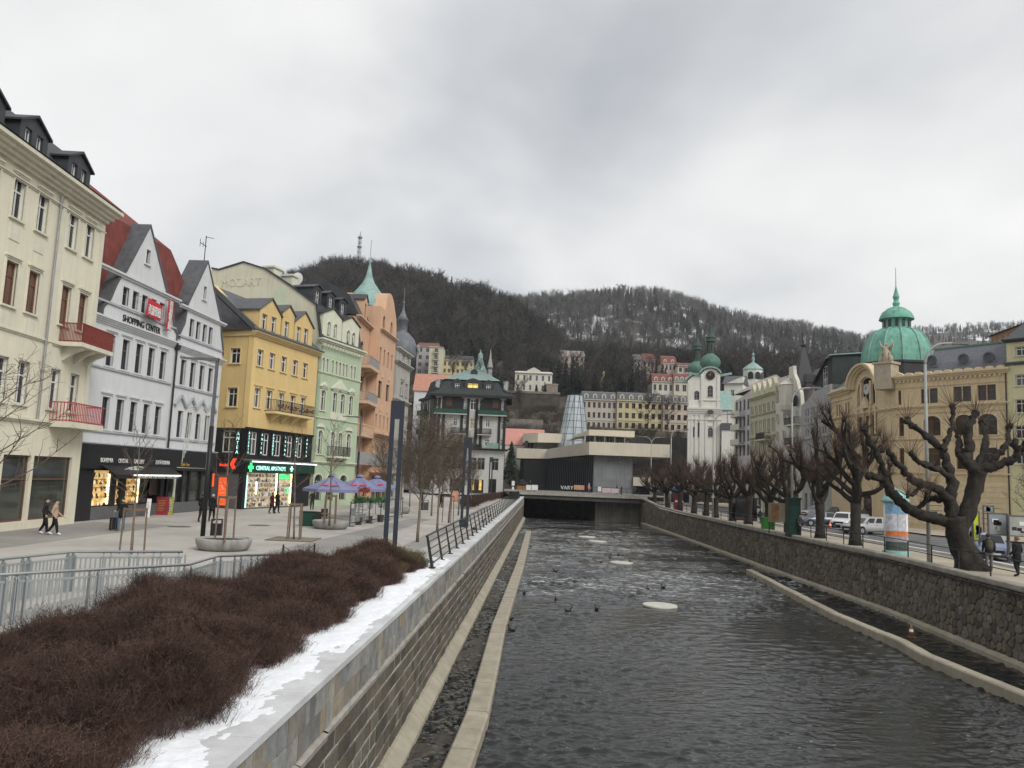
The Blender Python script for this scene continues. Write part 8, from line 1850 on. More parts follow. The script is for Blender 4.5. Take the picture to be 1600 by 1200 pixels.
# ------------------------------------------------------------------ cafe terrace
NAVYC = M('lavender_blue_canvas', (.20, .21, .34), .85, .12, 1.5, streak=.1); CRED = M('red_print', (.6, .06, .08), .8)
def parasol(label, x, Y, hw, ze, za):
  p = on_y(x, 740, Y); t = thing('parasol', label, 'parasol', (p.x, Y, 0), .12, 'blue cafe parasols'); mb = MB(); n = 8
  R = [(hw*math.cos(2*math.pi*i/n+math.pi/8)*1.08, hw*math.sin(2*math.pi*i/n+math.pi/8)*1.08) for i in range(n)]
  for i in range(n):
    a, c = R[i], R[(i+1) % n]; m = ((a[0]+c[0])*.25, (a[1]+c[1])*.25); zs = ze+(za-ze)*.42
    mb.add([(0, 0, za), (a[0]*.5, a[1]*.5, zs+.05), (c[0]*.5, c[1]*.5, zs+.05), (a[0], a[1], ze), (c[0], c[1], ze), (a[0], a[1], ze-.2), (c[0], c[1], ze-.2), (m[0], m[1], zs-.04), ((a[0]+c[0])*.5, (a[1]+c[1])*.5, ze-.05)], [(0, 1, 7), (0, 7, 2), (1, 3, 8, 7), (7, 8, 4, 2), (3, 5, 6, 4)])
  cn = mb.build('canopy', NAVYC, t); MB().tube([(0, 0, 0), (0, 0, za+.1)], .035, 8).build('pole', IRON, t); MB().box(-.4, .4, -.4, .4, 0, .1).build('base', CONC, t); MB().lathe([(.3, za-.02), (.22, za+.12), (.02, za+.16)], 8).build('vent', NAVYC, cn)
  mb = MB()
  for i in range(n): mb.bar((R[i][0], R[i][1], ze-.02), (0, 0, za-.05), .03)
  mb.build('ribs', IRON, t)
  for i in (5,):
    a, c = Vector((*R[i], ze)), Vector((*R[(i+1) % n], ze)); q = (a+c)/2*.74+Vector((0, 0, (za-ze)*.23+.06+ze*.26)); u = (c-a).normalized(); v = (Vector((0, 0, za))-q).normalized(); m = MB()
    for s in (-1, 1): m.quad(q+u*s*.08-v*.08, q+u*s*.55-v*.03, q+u*s*.62+v*.12, q+u*s*.3+v*.1, q+u*s*.12+v*.16)
    m.build('print', CRED, cn)
parasol('left blue parasol with red print on the cafe terrace', 520, 58, 1.95, 2.2, 3.15); parasol('right blue parasol with red print on the cafe terrace', 563, 62, 1.95, 2.25, 3.15); parasol('third blue parasol half hidden behind the twin mast', 590, 67, 1.8, 2.3, 3.1)
CLEAR = None
def clear_glass():
  m, nt, bs = nodes_of('clear_screen_glass'); bs.inputs['Base Color'].default_value = (.8, .85, .84, 1); bs.inputs['Roughness'].default_value = .03; bs.inputs['Alpha'].default_value = .14; return m
CLEAR = clear_glass()
gp = [on_z(546, 823), on_z(576, 818), on_z(604, 813), on_z(628, 808)]
for i, lab in enumerate(('nearest glass wind screen of the cafe terrace', 'middle glass wind screen of the cafe terrace', 'farthest glass wind screen of the cafe terrace')):
  a, c = gp[i], gp[i+1]; t = thing('glass_screen', lab, 'screen', a, math.atan2(c.y-a.y, c.x-a.x), 'glass wind screens'); w = (c-a).length
  MB().box(.04, w-.04, -.006, .006, .25, 1.45).build('pane', CLEAR, t); MB().box(0, .05, -.03, .03, 0, 1.6).box(w-.05, w, -.03, .03, 0, 1.6).box(.05, w-.05, -.02, .02, .2, .25).box(.05, w-.05, -.02, .02, 1.45, 1.5).build('frame', IRON, t); MB().box(-.1, .3, -.25, .25, 0, .06).build('foot', GRP, t)
LEAFG = M('glossy_green_leaves', (.03, .12, .04), .5, .4, 5, rnd=.3); LEAFR = M('red_leaves', (.28, .05, .04), .7, .4, 5)
def leafy(label, x, y, Y, s, mat, seed, pot=True):
  p = on_y(x, y, Y); t = thing('potted_plant', label, 'plant', (p.x, Y, 0)); me = bush_clump(seed, mat, 40, .9*s, .085, 420, .9); o = link('foliage', me, t, (0, 0, p.z-.35*s)); o.scale = (1, 1, .85); MB().lathe([(.2, 0), (.26, .5), (.24, .5)], 12).build('pot', M('dark_pot', (.05, .045, .04), .7), t); MB().tube([(0, 0, .4), (0, 0, max(.5, p.z))], .03, 6).build('stem', BARK, t)
leafy('green artificial plant at the left of the terrace screens', 562, 784, 54, 1.0, LEAFG, 91); leafy('bright green plant behind the middle terrace screen', 578, 786, 56, 1.15, LEAFG, 92); leafy('tall bright green plant at the right of the terrace', 596, 784, 58, 1.2, LEAFG, 93); leafy('reddish plant hanging behind the terrace screens', 568, 768, 58, .9, LEAFR, 94)
WICK = M('dark_wicker', (.03, .027, .025), .8, .3, 9)
def chair(label, x, y, rz):
  p = on_z(x, y); t = thing('cafe_chair', label, 'chair', p, rz, 'dark wicker cafe chairs'); MB().box(-.25, .25, -.25, .25, .40, .48).build('seat', WICK, t); MB().box(-.25, .25, .22, .28, .48, .92).build('backrest', WICK, t)
  for sx in (-1, 1):
    MB().box(sx*.25-.03, sx*.25+.03, -.22, .22, .62, .67).build('armrest', WICK, t)
    for sy in (-1, 1): MB().bar((sx*.22, sy*.22, 0), (sx*.22, sy*.22, .41), .04).build('leg', WICK, t)
chair('dark wicker armchair beside the second planter', 496, 823, .5); chair('dark wicker chair behind the second planter', 503, 816, -2.4); chair('dark chair seen through the terrace screens', 556, 815, 1.2)
def table(label, x, y):
  p = on_z(x, y); t = thing('cafe_table', label, 'table', p); MB().lathe([(.38, .70), (.38, .74)], 16).build('table_top', BROWN_F, t); MB().tube([(0, 0, 0), (0, 0, .7)], .035, 7).build('leg', IRON, t); MB().lathe([(.26, 0), (.24, .03)], 12).build('base', IRON, t)
table('small round table between the wicker chairs', 506, 820); table('small round table under the right parasol', 566, 812)
p = on_z(480, 822); t = thing('storage_box', 'dark green box at the corner of the cafe terrace', 'box', p, .2); MB().box(-.5, .5, -.35, .35, .04, .85).build('body', GREENSIGN, t); MB().box(-.52, .52, -.37, .37, .85, .92).build('lid', BLACK, t)
# shop boards
def aboard(label, v, x0, x1, ytop, yb, mat, pm):
  a, c = on_z(*px(v, x0, yb)), on_z(*px(v, x1, yb)); c = Vector((c.x, a.y+(c.y-a.y)*.5, 0)); h = on_y(*px(v, (x0+x1)/2, ytop), a.y).z; w = (on_y(*px(v, x1, yb), a.y)-on_y(*px(v, x0, yb), a.y)).length
  t = thing('shop_board', label, 'sign', a, .25); MB().add([(0, 0, 0), (w, 0, 0), (w, .22, h), (0, .22, h), (0, .03, 0), (w, .03, 0), (w, .25, h), (0, .25, h)], [(0, 1, 2, 3), (4, 5, 6, 7), (0, 1, 5, 4), (1, 2, 6, 5), (2, 3, 7, 6), (3, 0, 4, 7)]).build('front_board', mat, t); MB().bar((.03, .5, 0), (.03, .24, h-.05), .03).bar((w-.03, .5, 0), (w-.03, .24, h-.05), .03).build('back_leg', IRON, t)
  mb = MB(); r = random.Random(int(x0))
  for i in range(7): z = h*(.25+.09*i); yy = .22*z/h-.012; mb.bar((w*.15, yy, z), (w*r.uniform(.5, .85), yy, z), .03, .012, up=(0, 1, 0))
  mb.build('print', pm, t)
aboard('narrow white upright board left of the red shop poster', 's', 775, 822, 650, 858, WHT, M('pale_print', (.5, .2, .2), .7)); aboard('white folding board with grey print by the shop', 's', 826, 878, 628, 806, WHT, M('grey_print', (.45, .48, .52), .7)); aboard('dark red menu board standing before the crystal shop', 's', 886, 1022, 628, 832, M('dark_red_board', (.25, .02, .03), .6), GOLD); aboard('green and yellow poster board right of the red menu board', 's', 1032, 1082, 630, 832, M('green_board', (.12, .35, .08), .6, .5, 3, col2=(.5, .4, .1)), WHT)
aboard('orange notice stand under the trees near the hotel', 'i', 704, 716, 767, 784, M('orange_notice', (.45, .2, .1), .7), WHT)
# wooden hut and things by the colonnade
p = on_y(815, 757, 144); t = thing('wooden_hut', 'brown wooden market hut with dark roof left of the colonnade', 'hut', (p.x, 144, .3)); WOOD = M('hut_wood', (.12, .06, .03), .85, .25, 3)
for i in range(9): MB().box(-1.15, 1.15, 0, 2, .05+i*.24, .27+i*.24).build('plank', WOOD, t)
MB().prism([(-1.35, 2.2), (1.35, 2.2), (0, 3.1)], -.25, 2.3).build('roof', DARKROOF, t); MB().box(-.8, .8, -.02, .0, 1.1, 1.9).build('hatch', M('hatch_amber', (.3, .16, .05), .7), t)
p = on_y(802, 752, 141); t = thing('sign_post', 'thin post with two small white signs near the fir tree', 'sign', (p.x, 141, 0)); MB().bar((0, .03, 0), (0, .03, 3.0), .06).build('post', IRON, t); MB().box(-.25, .25, -.02, .02, 2.2, 3.0).build('plate', WHITE_F, t); MB().box(-.18, .18, -.02, .02, 1.2, 2.0).build('plate', WHITE_F, t)

# ------------------------------------------------------------------ right pavement furniture
p = on_z(1400, 866); t = thing('poster_column', 'round advertising column with pasted posters and turquoise dome', 'advertising column', p); R_ = .66
POST = [('sky_poster', (.25, .45, .65), 2.35, 2.95), ('white_poster', (.62, .63, .68), 1.35, 2.33), ('orange_poster', (.8, .22, .06), 1.08, 1.33), ('grey_poster', (.4, .38, .42), .75, 1.06), ('dark_photo_poster', (.08, .10, .09), .25, .73)]
TURQ = M('turquoise_paint', (.28, .52, .50), .5, .1, 3)
MB().lathe([(R_-.02, 0), (R_-.02, 3.0)], 28).build('drum', WHITE_F, t, True); MB().lathe([(R_+.08, 0), (R_+.08, .18), (R_, .2)], 28).build('plinth', TURQ, t)
for n_, c, z0_, z1_ in POST:
  for k, (a0, a1) in enumerate(((3.3, 4.4), (4.43, 5.2), (5.23, 6.1))):
    m = MB(); A = np.linspace(a0, a1, 9); m.add([(R_*math.cos(a), R_*math.sin(a), z) for z in (z0_, z1_) for a in A], [(i, i+1, i+10, i+9) for i in range(8)])
    cc = [min(.85, max(.02, q*(1, .8, 1.15)[k])) for q in c]; m.build('poster', M(n_+str(k), cc, .7, .35, 5), t)
MB().lathe([(R_+.1, 3.0), (R_+.12, 3.15), (R_, 3.25), (R_*.92, 3.4), (R_*.7, 3.62), (R_*.4, 3.76), (.08, 3.82), (.05, 3.9)], 24).build('dome', TURQ, t, True)
def info(label, x0, x1, y0, y1, Y, mat):
  a, c = on_y(x0, y1, Y), on_y(x1, y0, Y); t = thing('notice_board', label, 'notice board', (a.x, Y, 0)); w = c.x-a.x; MB().box(.05, w-.05, -.01, .03, a.z+.05, c.z-.05).build('panel', mat, t); MB().box(0, .06, -.04, .06, 0, c.z).box(w-.06, w, -.04, .06, 0, c.z).box(.06, w-.06, -.04, .06, c.z-.06, c.z).box(.06, w-.06, -.04, .06, a.z, a.z+.06).build('frame', GRP, t)
  r = random.Random(int(x0))
  for i in range(5): u, z = r.uniform(.15, max(.2, w-.5)), r.uniform(a.z+.12, c.z-.45); MB().box(u, u+r.uniform(.15, .35), -.02, -.011-.001*i, z, z+r.uniform(.15, .35)).build('sheet', (WHITE_F, BLACK, GREY_F, M('pale_sheet', (.5, .48, .4), .7), NAVY)[i], t)
GB_ = M('notice_grey', (.26, .28, .29), .5, .2, 2)
info('left glazed notice board behind the two men', 1544, 1574, 802, 836, 45, GB_); info('right glazed notice board at the picture edge', 1576, 1612, 806, 838, 44.5, M('notice_pale', (.34, .34, .30), .5, .2, 2)); info('narrow bright yellow poster stand behind the big tree', 1520, 1530, 799, 845, 46, M('acid_yellow', (.6, .68, .03), .6)); info('small pale board on the street beside the big tree', 1511, 1519, 815, 842, 46.5, M('blue_white', (.45, .5, .6), .6)); info('greenish direction board above the notice boards', 1536, 1553, 790, 800, 52, M('grey_green_sign', (.25, .3, .28), .6))
a = on_z(1239, 838); t = thing('ticket_booth', 'dark green upright booth among the pollarded trees', 'booth', (a.x, a.y, 0)); DG = M('booth_green', (.010, .035, .028), .4, .2, 3); MB().box(-.45, .45, -.4, .4, 0, 2.75).build('body', DG, t); MB().box(-.33, .33, -.43, -.40, 1.0, 2.3).build('panel', M('booth_panel', (.015, .055, .042), .3), t); MB().box(-.5, .5, -.45, .45, 2.75, 2.9).build('roof', DG, t); MB().box(-.47, .47, -.42, .42, 0.0, .15).build('plinth', BLACK, t)
a = on_z(1216, 834); t = thing('poster_stand', 'tan poster stand with a brown portrait left of the green booth', 'sign', (a.x, a.y, 0)); MB().box(-.75, .6, 0, .12, .9, 2.4).build('board', M('tan_board', (.24, .195, .14), .8), t); MB().box(-.55, .05, -.02, .0, 1.0, 2.3).build('poster', M('portrait_brown', (.22, .12, .06), .7, .6, 3), t); MB().bar((-.7, .06, 0), (-.7, .06, .9), .07).bar((.55, .06, 0), (.55, .06, .9), .07).build('leg', IRON, t)
a = on_z(1200, 829); t = thing('waste_container', 'bright green waste container by the river railing', 'container', (a.x, a.y, 0)); GRB = M('bright_green_plastic', (.04, .22, .03), .5, .15, 2); MB().add([(-.45, -.35, .08), (.45, -.35, .08), (.45, .35, .08), (-.45, .35, .08), (-.5, -.4, 1.0), (.5, -.4, 1.0), (.5, .4, 1.0), (-.5, .4, 1.0)], [(0, 1, 2, 3), (4, 5, 6, 7), (0, 1, 5, 4), (1, 2, 6, 5), (2, 3, 7, 6), (3, 0, 4, 7)]).build('body', GRB, t); MB().box(-.54, .54, -.44, .44, 1.0, 1.08).build('lid', GRB, t); MB().box(-.4, -.3, -.3, .3, 0, .08).box(.3, .4, -.3, .3, 0, .08).build('wheel', BLACK, t)
a = on_y(1186, 800, 80); t = thing('bus_shelter', 'dark glazed bus shelter among the pollarded trees', 'shelter', (a.x-2.2, 80.5, 0)); MB().box(-.1, 2.6, -.1, 1.2, 2.4, 2.5).build('roof', BLACK, t); MB().box(0, 2.5, 1.08, 1.1, .2, 2.4).build('back_glass', GLASS_DARK, t); MB().box(0, .02, 0, 1.1, .2, 2.4).build('side_glass', GLASS_DARK, t); MB().bar((.03, 0, 0), (.03, 0, 2.4), .08).bar((2.47, 0, 0), (2.47, 0, 2.4), .08).build('post', BLACK, t); MB().box(.3, 2.2, .7, 1.0, .42, .48).build('bench', BROWN_F, t)
a = on_y(1060, 797, 112); t = thing('telephone_box', 'dark red box with a white band between the farther limes', 'kiosk', (a.x, 112, 0)); DR = M('dark_red_paint', (.2, .025, .035), .5); MB().box(-.55, .55, -.4, .4, 0, 2.5).build('body', DR, t); MB().box(-.56, .56, -.42, -.401, 1.15, 1.35).build('band', WHITE_F, t); MB().box(-.62, .62, -.47, .47, 2.5, 2.65).build('roof', DR, t); MB().box(-.3, .3, -.425, -.402, 2.66, 2.7).build('trim', BLACK, t)
a = on_y(1056, 770, 114); t = thing('pavement_sign', 'small blue round sign above the dark red box', 'sign', (a.x, 114, 0)); MB().bar((0, 0, 0), (0, 0, 2.9), .06).build('post', IRON, t); m = MB().lathe([(.01, 0), (.42, 0), (.42, .04), (.01, .04)], 16); m.v = [(p_[0], -.05-p_[2], p_[1]+2.7) for p_ in m.v]; m.build('disc', M('sign_blue', (.02, .12, .35), .5), t)
a = on_y(1031, 775, 140); t = thing('street_kiosk', 'low pale kiosk building behind the farthest limes', 'kiosk', (a.x-1, 141, 0)); MB().box(0, 7, 0, 3, 0, 2.8).build('wall', M('pale_kiosk', (.42, .40, .37), .9, .1, 1), t); MB().add([(-.4, -.5, 2.8), (7.4, -.5, 2.8), (7.4, 1.5, 3.9), (-.4, 1.5, 3.9), (7.4, 3.3, 2.8), (-.4, 3.3, 2.8)], [(0, 1, 2, 3), (3, 2, 4, 5)]).build('roof', M('kiosk_roof', (.16, .10, .08), .8), t)
for i in range(3): MB().box(.6+i*2.2, 1.9+i*2.2, -.02, .0, .5, 2.3).build('window', GLASS_DARK, t)
def cone(label, p, o_=None, sc=1):
  t = thing('traffic_cone', label, 'cone', p); t.scale = (sc,)*3; o_ = o_ or M('cone_orange', (.8, .13, .04), .6); MB().lathe([(.17, .03), (.04, .7), (.01, .71)], 14).build('body', o_, t, True); MB().box(-.2, .2, -.2, .2, 0, .03).build('base', o_, t); MB().lathe([(.125, .3), (.092, .45)], 14).build('band', WHT, t)
cone('orange traffic cone in front of the white car', on_z(1297, 826)); q = on_z(1424, 995, -2.72); cone('weathered traffic cone on the pale kerb in the river', q, M('faded_cone', (.22, .11, .07), .9, .3, 9), .75)
# ------------------------------------------------------------------ cars
def car(label, x, y, head, col, kind='hatch', L=4.3, W=1.76, H=1.46, name='parked_car'):
  p = on_z(x, y, 0); t = thing(name, label, 'car', (p.x, p.y, .004), head, 'cars parked on the right bank'); pm_ = M('car_paint_%s' % label[:12].replace(' ', '_'), col, .25, .03, 1, spec=.6, metal=.25)
  van = kind == 'van'; bz = .95 if not van else 1.05; hl = 1.05 if not van else .45
  st = [(0, .38, .62, .66), (.06, .24, .70, .78), (.25, .2, .78, .85), (hl, .2, bz-.06, .88), (hl+.25, .2, bz, .88), (L*.6, .2, bz+.02, .88), (L-.35, .22, bz+.02, .87), (L-.06, .26, bz-.02, .80), (L, .42, bz-.15, .74)]
  mb = MB(); k = 9; s = W/1.76
  for sx, zl, zb_, hw in st: mb.v += [(sx, q*s, z) for q, z in ((-hw*.86, zl), (-hw, zl+.14), (-hw*1.01, (zl+zb_)/2), (-hw*.97, zb_-.07), (-hw*.86, zb_), (0, zb_+.035), (hw*.86, zb_), (hw*.97, zb_-.07), (hw*1.01, (zl+zb_)/2))]
  mb.v += [(sx, hw*.9*s, zl+.1) for sx, zl, zb_, hw in st][:0]
  n = len(st)
  for i in range(n-1):
    for j in range(k): mb.f.append((i*k+j, i*k+(j+1) % k, (i+1)*k+(j+1) % k, (i+1)*k+j))
  mb.f += [tuple(range(k)), tuple((n-1)*k+j for j in range(k))]; body = mb.build('body', pm_, t, True)
  xa, xb = hl+.05, L-(.12 if kind in ('van', 'estate') else .25 if kind == 'hatch' else .75); xc, xd = hl+(.75 if not van else .55), L-(.35 if kind in ('van', 'estate') else .75 if kind == 'hatch' else 1.35)
  w0, w1, wm = .76*s, .58*s, .70*s; zm = bz+(H-bz)*.82
  cb = MB(); R0 = [(xa, w0, bz-.02), (xb, w0, bz-.02)]; 
  rings = [(xa, xb, w0, bz-.03), (xa+(xc-xa)*.82, xb+(xd-xb)*.82, w1+.06, zm), (xc+.05, xd-.05, w1-.02, H-.015), (xc+.3, xd-.3, w1*.55, H)]
  for a_, b_, w_, z_ in rings: cb.v += [(a_, -w_, z_), (b_, -w_, z_), (b_, w_, z_), (a_, w_, z_)]
  for i in range(3): cb.f += [(i*4+j, i*4+(j+1) % 4, (i+1)*4+(j+1) % 4, (i+1)*4+j) for j in range(4)]
  cb.f.append((12, 13, 14, 15)); cab = cb.build('cabin', pm_, t)
  def lp(side, f, h):   # point on the cabin side, f along, h up 0..1
    a_, b_, w_, z_ = [rings[0][i]+(rings[1][i]-rings[0][i])*h for i in range(4)]; return (a_+(b_-a_)*f, side*(w_+.012), z_)
  cuts = [(.05, .44), (.48, .93)] if kind in ('hatch', 'sedan') else [(.05, .36), (.39, .66), (.69, .96)]
  for sd in (-1, 1):
    for f0, f1 in cuts: MB().quad(lp(sd, f0+.03, .12), lp(sd, f1, .12), lp(sd, f1, .95), lp(sd, f0+.06, .95)).build('side_window', GLASS_DARK, cab)
    MB().box(hl+.35, hl+.5, sd*(.9*s)-.06, sd*(.9*s)+.06, bz-.02, bz+.12).build('mirror', pm_, t)
    for f in (.42, .7): MB().bar((xa+(xb-xa)*f, sd*.885*s, bz-.16), (xa+(xb-xa)*f+.16, sd*.885*s, bz-.16), .03).build('door_handle', BLACK, t)
    MB().box(.06, .38, sd*.62*s-.14, sd*.62*s+.14, .60, .72).build('headlight', M('headlight_glass', (.55, .57, .58), .1, .1, 5, spec=.8), t); MB().box(L-.12, L+.01, sd*.66*s-.12, sd*.66*s+.12, .66, .92).build('tail_light', M('tail_red', (.35, .01, .01), .2), t)
  for (A_, B_, nm) in ((0, 3, 'windscreen'), (1, 2, 'rear_window')):
    q = [Vector(cb.v[i]) for i in (A_, B_, B_+4, A_+4)]; c_ = sum(q, Vector())/4; o_ = Vector((-.015 if A_ == 0 else .015, 0, .008)); MB().quad(*[c_+(v_-c_)*.88+o_ for v_ in q]).build(nm, GLASS_DARK, cab)
  MB().box(-.015, .08, -.45*s, .45*s, .42, .60).build('grille', BLACK, t); MB().box(-.03, .0, -.26, .26, .34, .44).build('number_plate', WHITE_F, t); MB().box(-.02, L+.02, -.80*s, .80*s, .2, .33).build('bumper', M('bumper_dark', (.04, .04, .042), .6), t); MB().box(L-.02, L+.02, -.26, .26, .6, .71).build('number_plate', WHITE_F, t)
  for wx in (.82, L-.82):
    for sd in (-1, 1):
      m = MB().lathe([(.30, -.10), (.315, -.08), (.315, .08), (.30, .10), (.2, .10)], 20); m.v = [(v_[0], v_[2], v_[1]) for v_ in m.v]; w_ = m.build('wheel', M('tyre', (.02, .02, .02), .8), t, True, (wx, sd*.80*s, .315)); m = MB().lathe([(.01, -.112), (.2, -.112), (.2, .112), (.01, .112)], 12); m.v = [(v_[0], v_[2], v_[1]) for v_ in m.v]; m.build('rim', STEEL, w_)
      m = MB().lathe([(.01, -.02), (.37, -.02), (.37, .02), (.01, .02)], 18); m.v = [(v_[0], v_[2], v_[1]) for v_ in m.v]; m.build('wheel_arch', BLACK, t, loc=(wx, sd*.882*s, .33))
  return t
car('silver estate car parked sideways behind the poster column', 1323, 834, .42, (.42, .42, .42), 'estate', 4.5); car('white car with dark grille facing the river', 1310, 825, .95, (.72, .73, .74), 'hatch', 4.4, H=1.5); car('white van parked behind the silver estate car', 1347, 818, .5, (.72, .73, .74), 'van', 4.7, 1.9, 1.95); car('dark grey blue saloon car parked left of the white car', 1248, 821, .1, (.10, .115, .145), 'sedan', 4.6)
car('black car half hidden behind the lime trunks', 1290, 812, .5, (.015, .015, .017), 'hatch', 4.4, H=1.6); car('pale silver car in the second parking row', 1256, 807, .3, (.6, .62, .63), 'hatch'); car('blue white car passing behind the two men', 1556, 877, 1.2, (.32, .36, .5), 'sedan', 4.5); car('white car seen small between the far lime trunks', 1150, 806, .6, (.7, .7, .7), 'hatch')
# ------------------------------------------------------------------ river things
DISC = M('pale_slab', (.52, .50, .44), .9, .15, 2, .3, 20)
for i, (x, y, r, lab) in enumerate(((1031, 944, .95, 'nearest flat round stone slab in the river'), (971, 878, .95, 'second flat round slab in the river with ducks'), (934, 845, 1.0, 'third flat round slab far up the river'), (931, 841, 1.05, 'farthest flat round slab up the river'))):
  p = on_z(x, y, -2.98)+(Vector((-.8, 2.6, 0)) if i == 3 else Vector()); t = thing('river_slab', lab, 'slab', (p.x, p.y, WATER_Z-.1), i*.7, 'round slabs in the river'); MB().lathe([(r*.9, 0), (r*.98, .05), (r, .14), (r*.97, .2), (.01, .21)], 24).build('top', DISC, t); MB().lathe([(.4, -.5), (.4, .0)], 10).build('stem', CONC, t)
DUCK = M('duck_dark', (.035, .03, .028), .8, .4, 20); dk = MB(); dk.ball((0, 0, .07), .2, .1, .09, 10, 6); dk.tube([(.13, 0, .1), (.17, 0, .2), (.2, 0, .24)], [.045, .035, .03], 6); dk.ball((.21, 0, .26), .055, .042, .045, 8, 5); dk.tube([(-.15, 0, .1), (-.28, 0, .15)], [.06, .01], 5); dm_ = dk.mesh('body', DUCK, True); bl = MB().tube([(.25, 0, .25), (.33, 0, .24)], [.022, .012], 5).mesh('bill', M('bill', (.4, .25, .03), .6)); wg = MB().ball((-.03, .08, .1), .15, .03, .06, 8, 4).ball((-.03, -.08, .1), .15, .03, .06, 8, 4).mesh('wings', M('wing_grey', (.12, .11, .1), .8))
r_ = random.Random(19)
DK_L = ['duck left of the nearest round slab', 'duck near the left kerb, level with the nearest slab', 'duck in the left half of the river below the bridge', 'nearer of two ducks beside the left kerb', 'farther of two ducks beside the left kerb', 'duck nearest to the viewer in mid river', 'duck left of the nearest slab in mid river', 'left of two ducks beside the second slab', 'right of two ducks beside the second slab', 'left of two ducks behind the nearest slab', 'right of two ducks behind the nearest slab', 'duck by the far end of the left kerb', 'duck in the riffle left of the second slab', 'duck at the far tip of the right kerb', 'duck right of the farthest slabs', 'duck right of the second slab']
for i, (x, y) in enumerate(((869, 938), (819, 929), (868, 893), (800, 985), (797, 968), (888, 955), (932, 953), (953, 871), (966, 868), (1012, 921), (1036, 919), (829, 855), (940, 879), (1140, 893), (960, 840), (985, 878))):
  p = on_z(x, y, WATER_Z); t = thing('duck', 'small dark '+DK_L[i], 'duck', (p.x, p.y, WATER_Z+.0), r_.uniform(0, 6.28), 'ducks on the river'); t.scale = (.85,)*3; link('body', dm_, t); link('bill', bl, t); link('wings', wg, t)
PG_ = [on_z(744, 829, .3), on_z(757, 817, .3), on_z(766, 809, .3)]
for i, p in enumerate(PG_):
  t = thing('pigeon', ('nearest', 'middle', 'farthest')[i]+' of three dark pigeons sitting on the wall coping', 'pigeon', (p.x-.1, p.y, .3), 1.1, 'pigeons on the coping'); link('body', dm_, t, (0, 0, .04)); link('wings', wg, t, (0, 0, .04)); t.scale = (.9,)*3
mh = M('manhole_iron', (.12, .11, .1), .7)
for i, (x, y, lab) in enumerate(((280, 823, 'dark manhole cover in front of the white gabled houses'), (405, 821, 'dark manhole cover in front of the pharmacy'))):
  t = thing('manhole_cover', lab, 'manhole', on_z(x, y, 0)); MB().lathe([(.62, .004), (.62, .014), (.01, .015)], 20).build('lid', mh, t); MB().lathe([(.70, .004), (.70, .009), (.625, .010), (.625, .004)], 20).build('frame', CONC, t)
# ------------------------------------------------------------------ people
SKIN = M('skin', (.50, .33, .25), .6, .06, 8)
def person_skeleton(H, stride=0.0, arm=0.12, lean=0.0, bend=0.0):
  J = {}; add = lambda n, x, y, z, rx, ry=None: J.__setitem__(n, (Vector((x, y+lean*(z-.5), z))*H, rx*H, (ry or rx)*H))
  add('pelvis', 0, 0, .53, .088, .068); add('waist', 0, 0, .62, .082, .062); add('chest', 0, .004, .735, .098, .07); add('collar', 0, .004, .80, .075, .052); add('neck', 0, -.004, .842, .033); add('jaw', 0, -.012, .878, .038, .044); add('skull', 0, -.004, .93, .046, .054); add('crown', 0, 0, .965, .032, .036)
  for s, nm in ((-1, 'l'), (1, 'r')):
    k = stride*s; add('sh'+nm, s*.108, .004, .795, .042); add('el'+nm, s*.132, .01-k*.35+arm*.1, .635, .031); add('wr'+nm, s*.130, -.03-k*.6-arm*.5, .50+arm*.28, .022); add('ha'+nm, s*.128, -.05-k*.68-arm*.72, .455+arm*.42, .020, .026)
    add('hi'+nm, s*.052, 0, .50, .068); add('kn'+nm, s*.056, -.02+k*.42, .285, .046); add('an'+nm, s*.056, .012+k*1.0+(.03 if k > 0 else 0), .055+(.02 if k > .05 else 0), .031); add('to'+nm, s*.062, -.085+k*1.0, .022, .027, .022)
  E = [('pelvis', 'waist'), ('waist', 'chest'), ('chest', 'collar'), ('collar', 'neck'), ('neck', 'jaw'), ('jaw', 'skull'), ('skull', 'crown')]
  for nm in 'lr': E += [('collar', 'sh'+nm), ('sh'+nm, 'el'+nm), ('el'+nm, 'wr'+nm), ('wr'+nm, 'ha'+nm), ('pelvis', 'hi'+nm), ('hi'+nm, 'kn'+nm), ('kn'+nm, 'an'+nm), ('an'+nm, 'to'+nm)]
  return J, E
PEOPLE = []
def person(label, x, y, face, H, coat, legs, shoes=(.03, .03, .03), hair=(.03, .022, .018), z=0.0, at=None, stride=.0, arm=.1, hat=None, skirt=0, lean=0.0, bulk=1.0):
  PEOPLE.append(dict(label=label, loc=at or on_z(x, y, z), face=face, H=H, coat=coat, legs=legs, shoes=shoes, hair=hair, stride=stride, arm=arm, hat=hat, skirt=skirt, lean=lean, bulk=bulk))
person('person in dark clothes walking arm in arm before the cream house', 68, 835, 1.9, 1.70, (.02, .02, .022), (.012, .012, .014), (.7, .7, .7), stride=.09)
person('person in tan padded jacket with black trousers and white shoes', 83, 836, 1.9, 1.66, (.42, .30, .21), (.012, .012, .014), (.75, .75, .75), stride=.12, bulk=1.15)
person('person in black coat and blue jeans pulling a suitcase', 188, 830, .2, 1.70, (.014, .014, .016), (.10, .16, .26), (.12, .09, .07), stride=.05, skirt=.40, arm=.35)
person('person in black standing behind the black lamp post', 314, 816, 3.0, 1.76, (.012, .012, .013), (.014, .014, .016), stride=.05)
person('person in black coat walking right of the black lamp post', 330, 815, 3.3, 1.74, (.012, .012, .013), (.014, .014, .016), stride=.11, hair=(.35, .34, .33), skirt=.38)
person('person in dark red coat walking past the pharmacy window', 424, 803, 2.6, 1.66, (.09, .012, .03), (.013, .013, .015), stride=.08, skirt=.40)
person('person in black coat beside the one in dark red', 432, 802, 2.6, 1.75, (.014, .012, .014), (.014, .014, .016), stride=.06, skirt=.42)
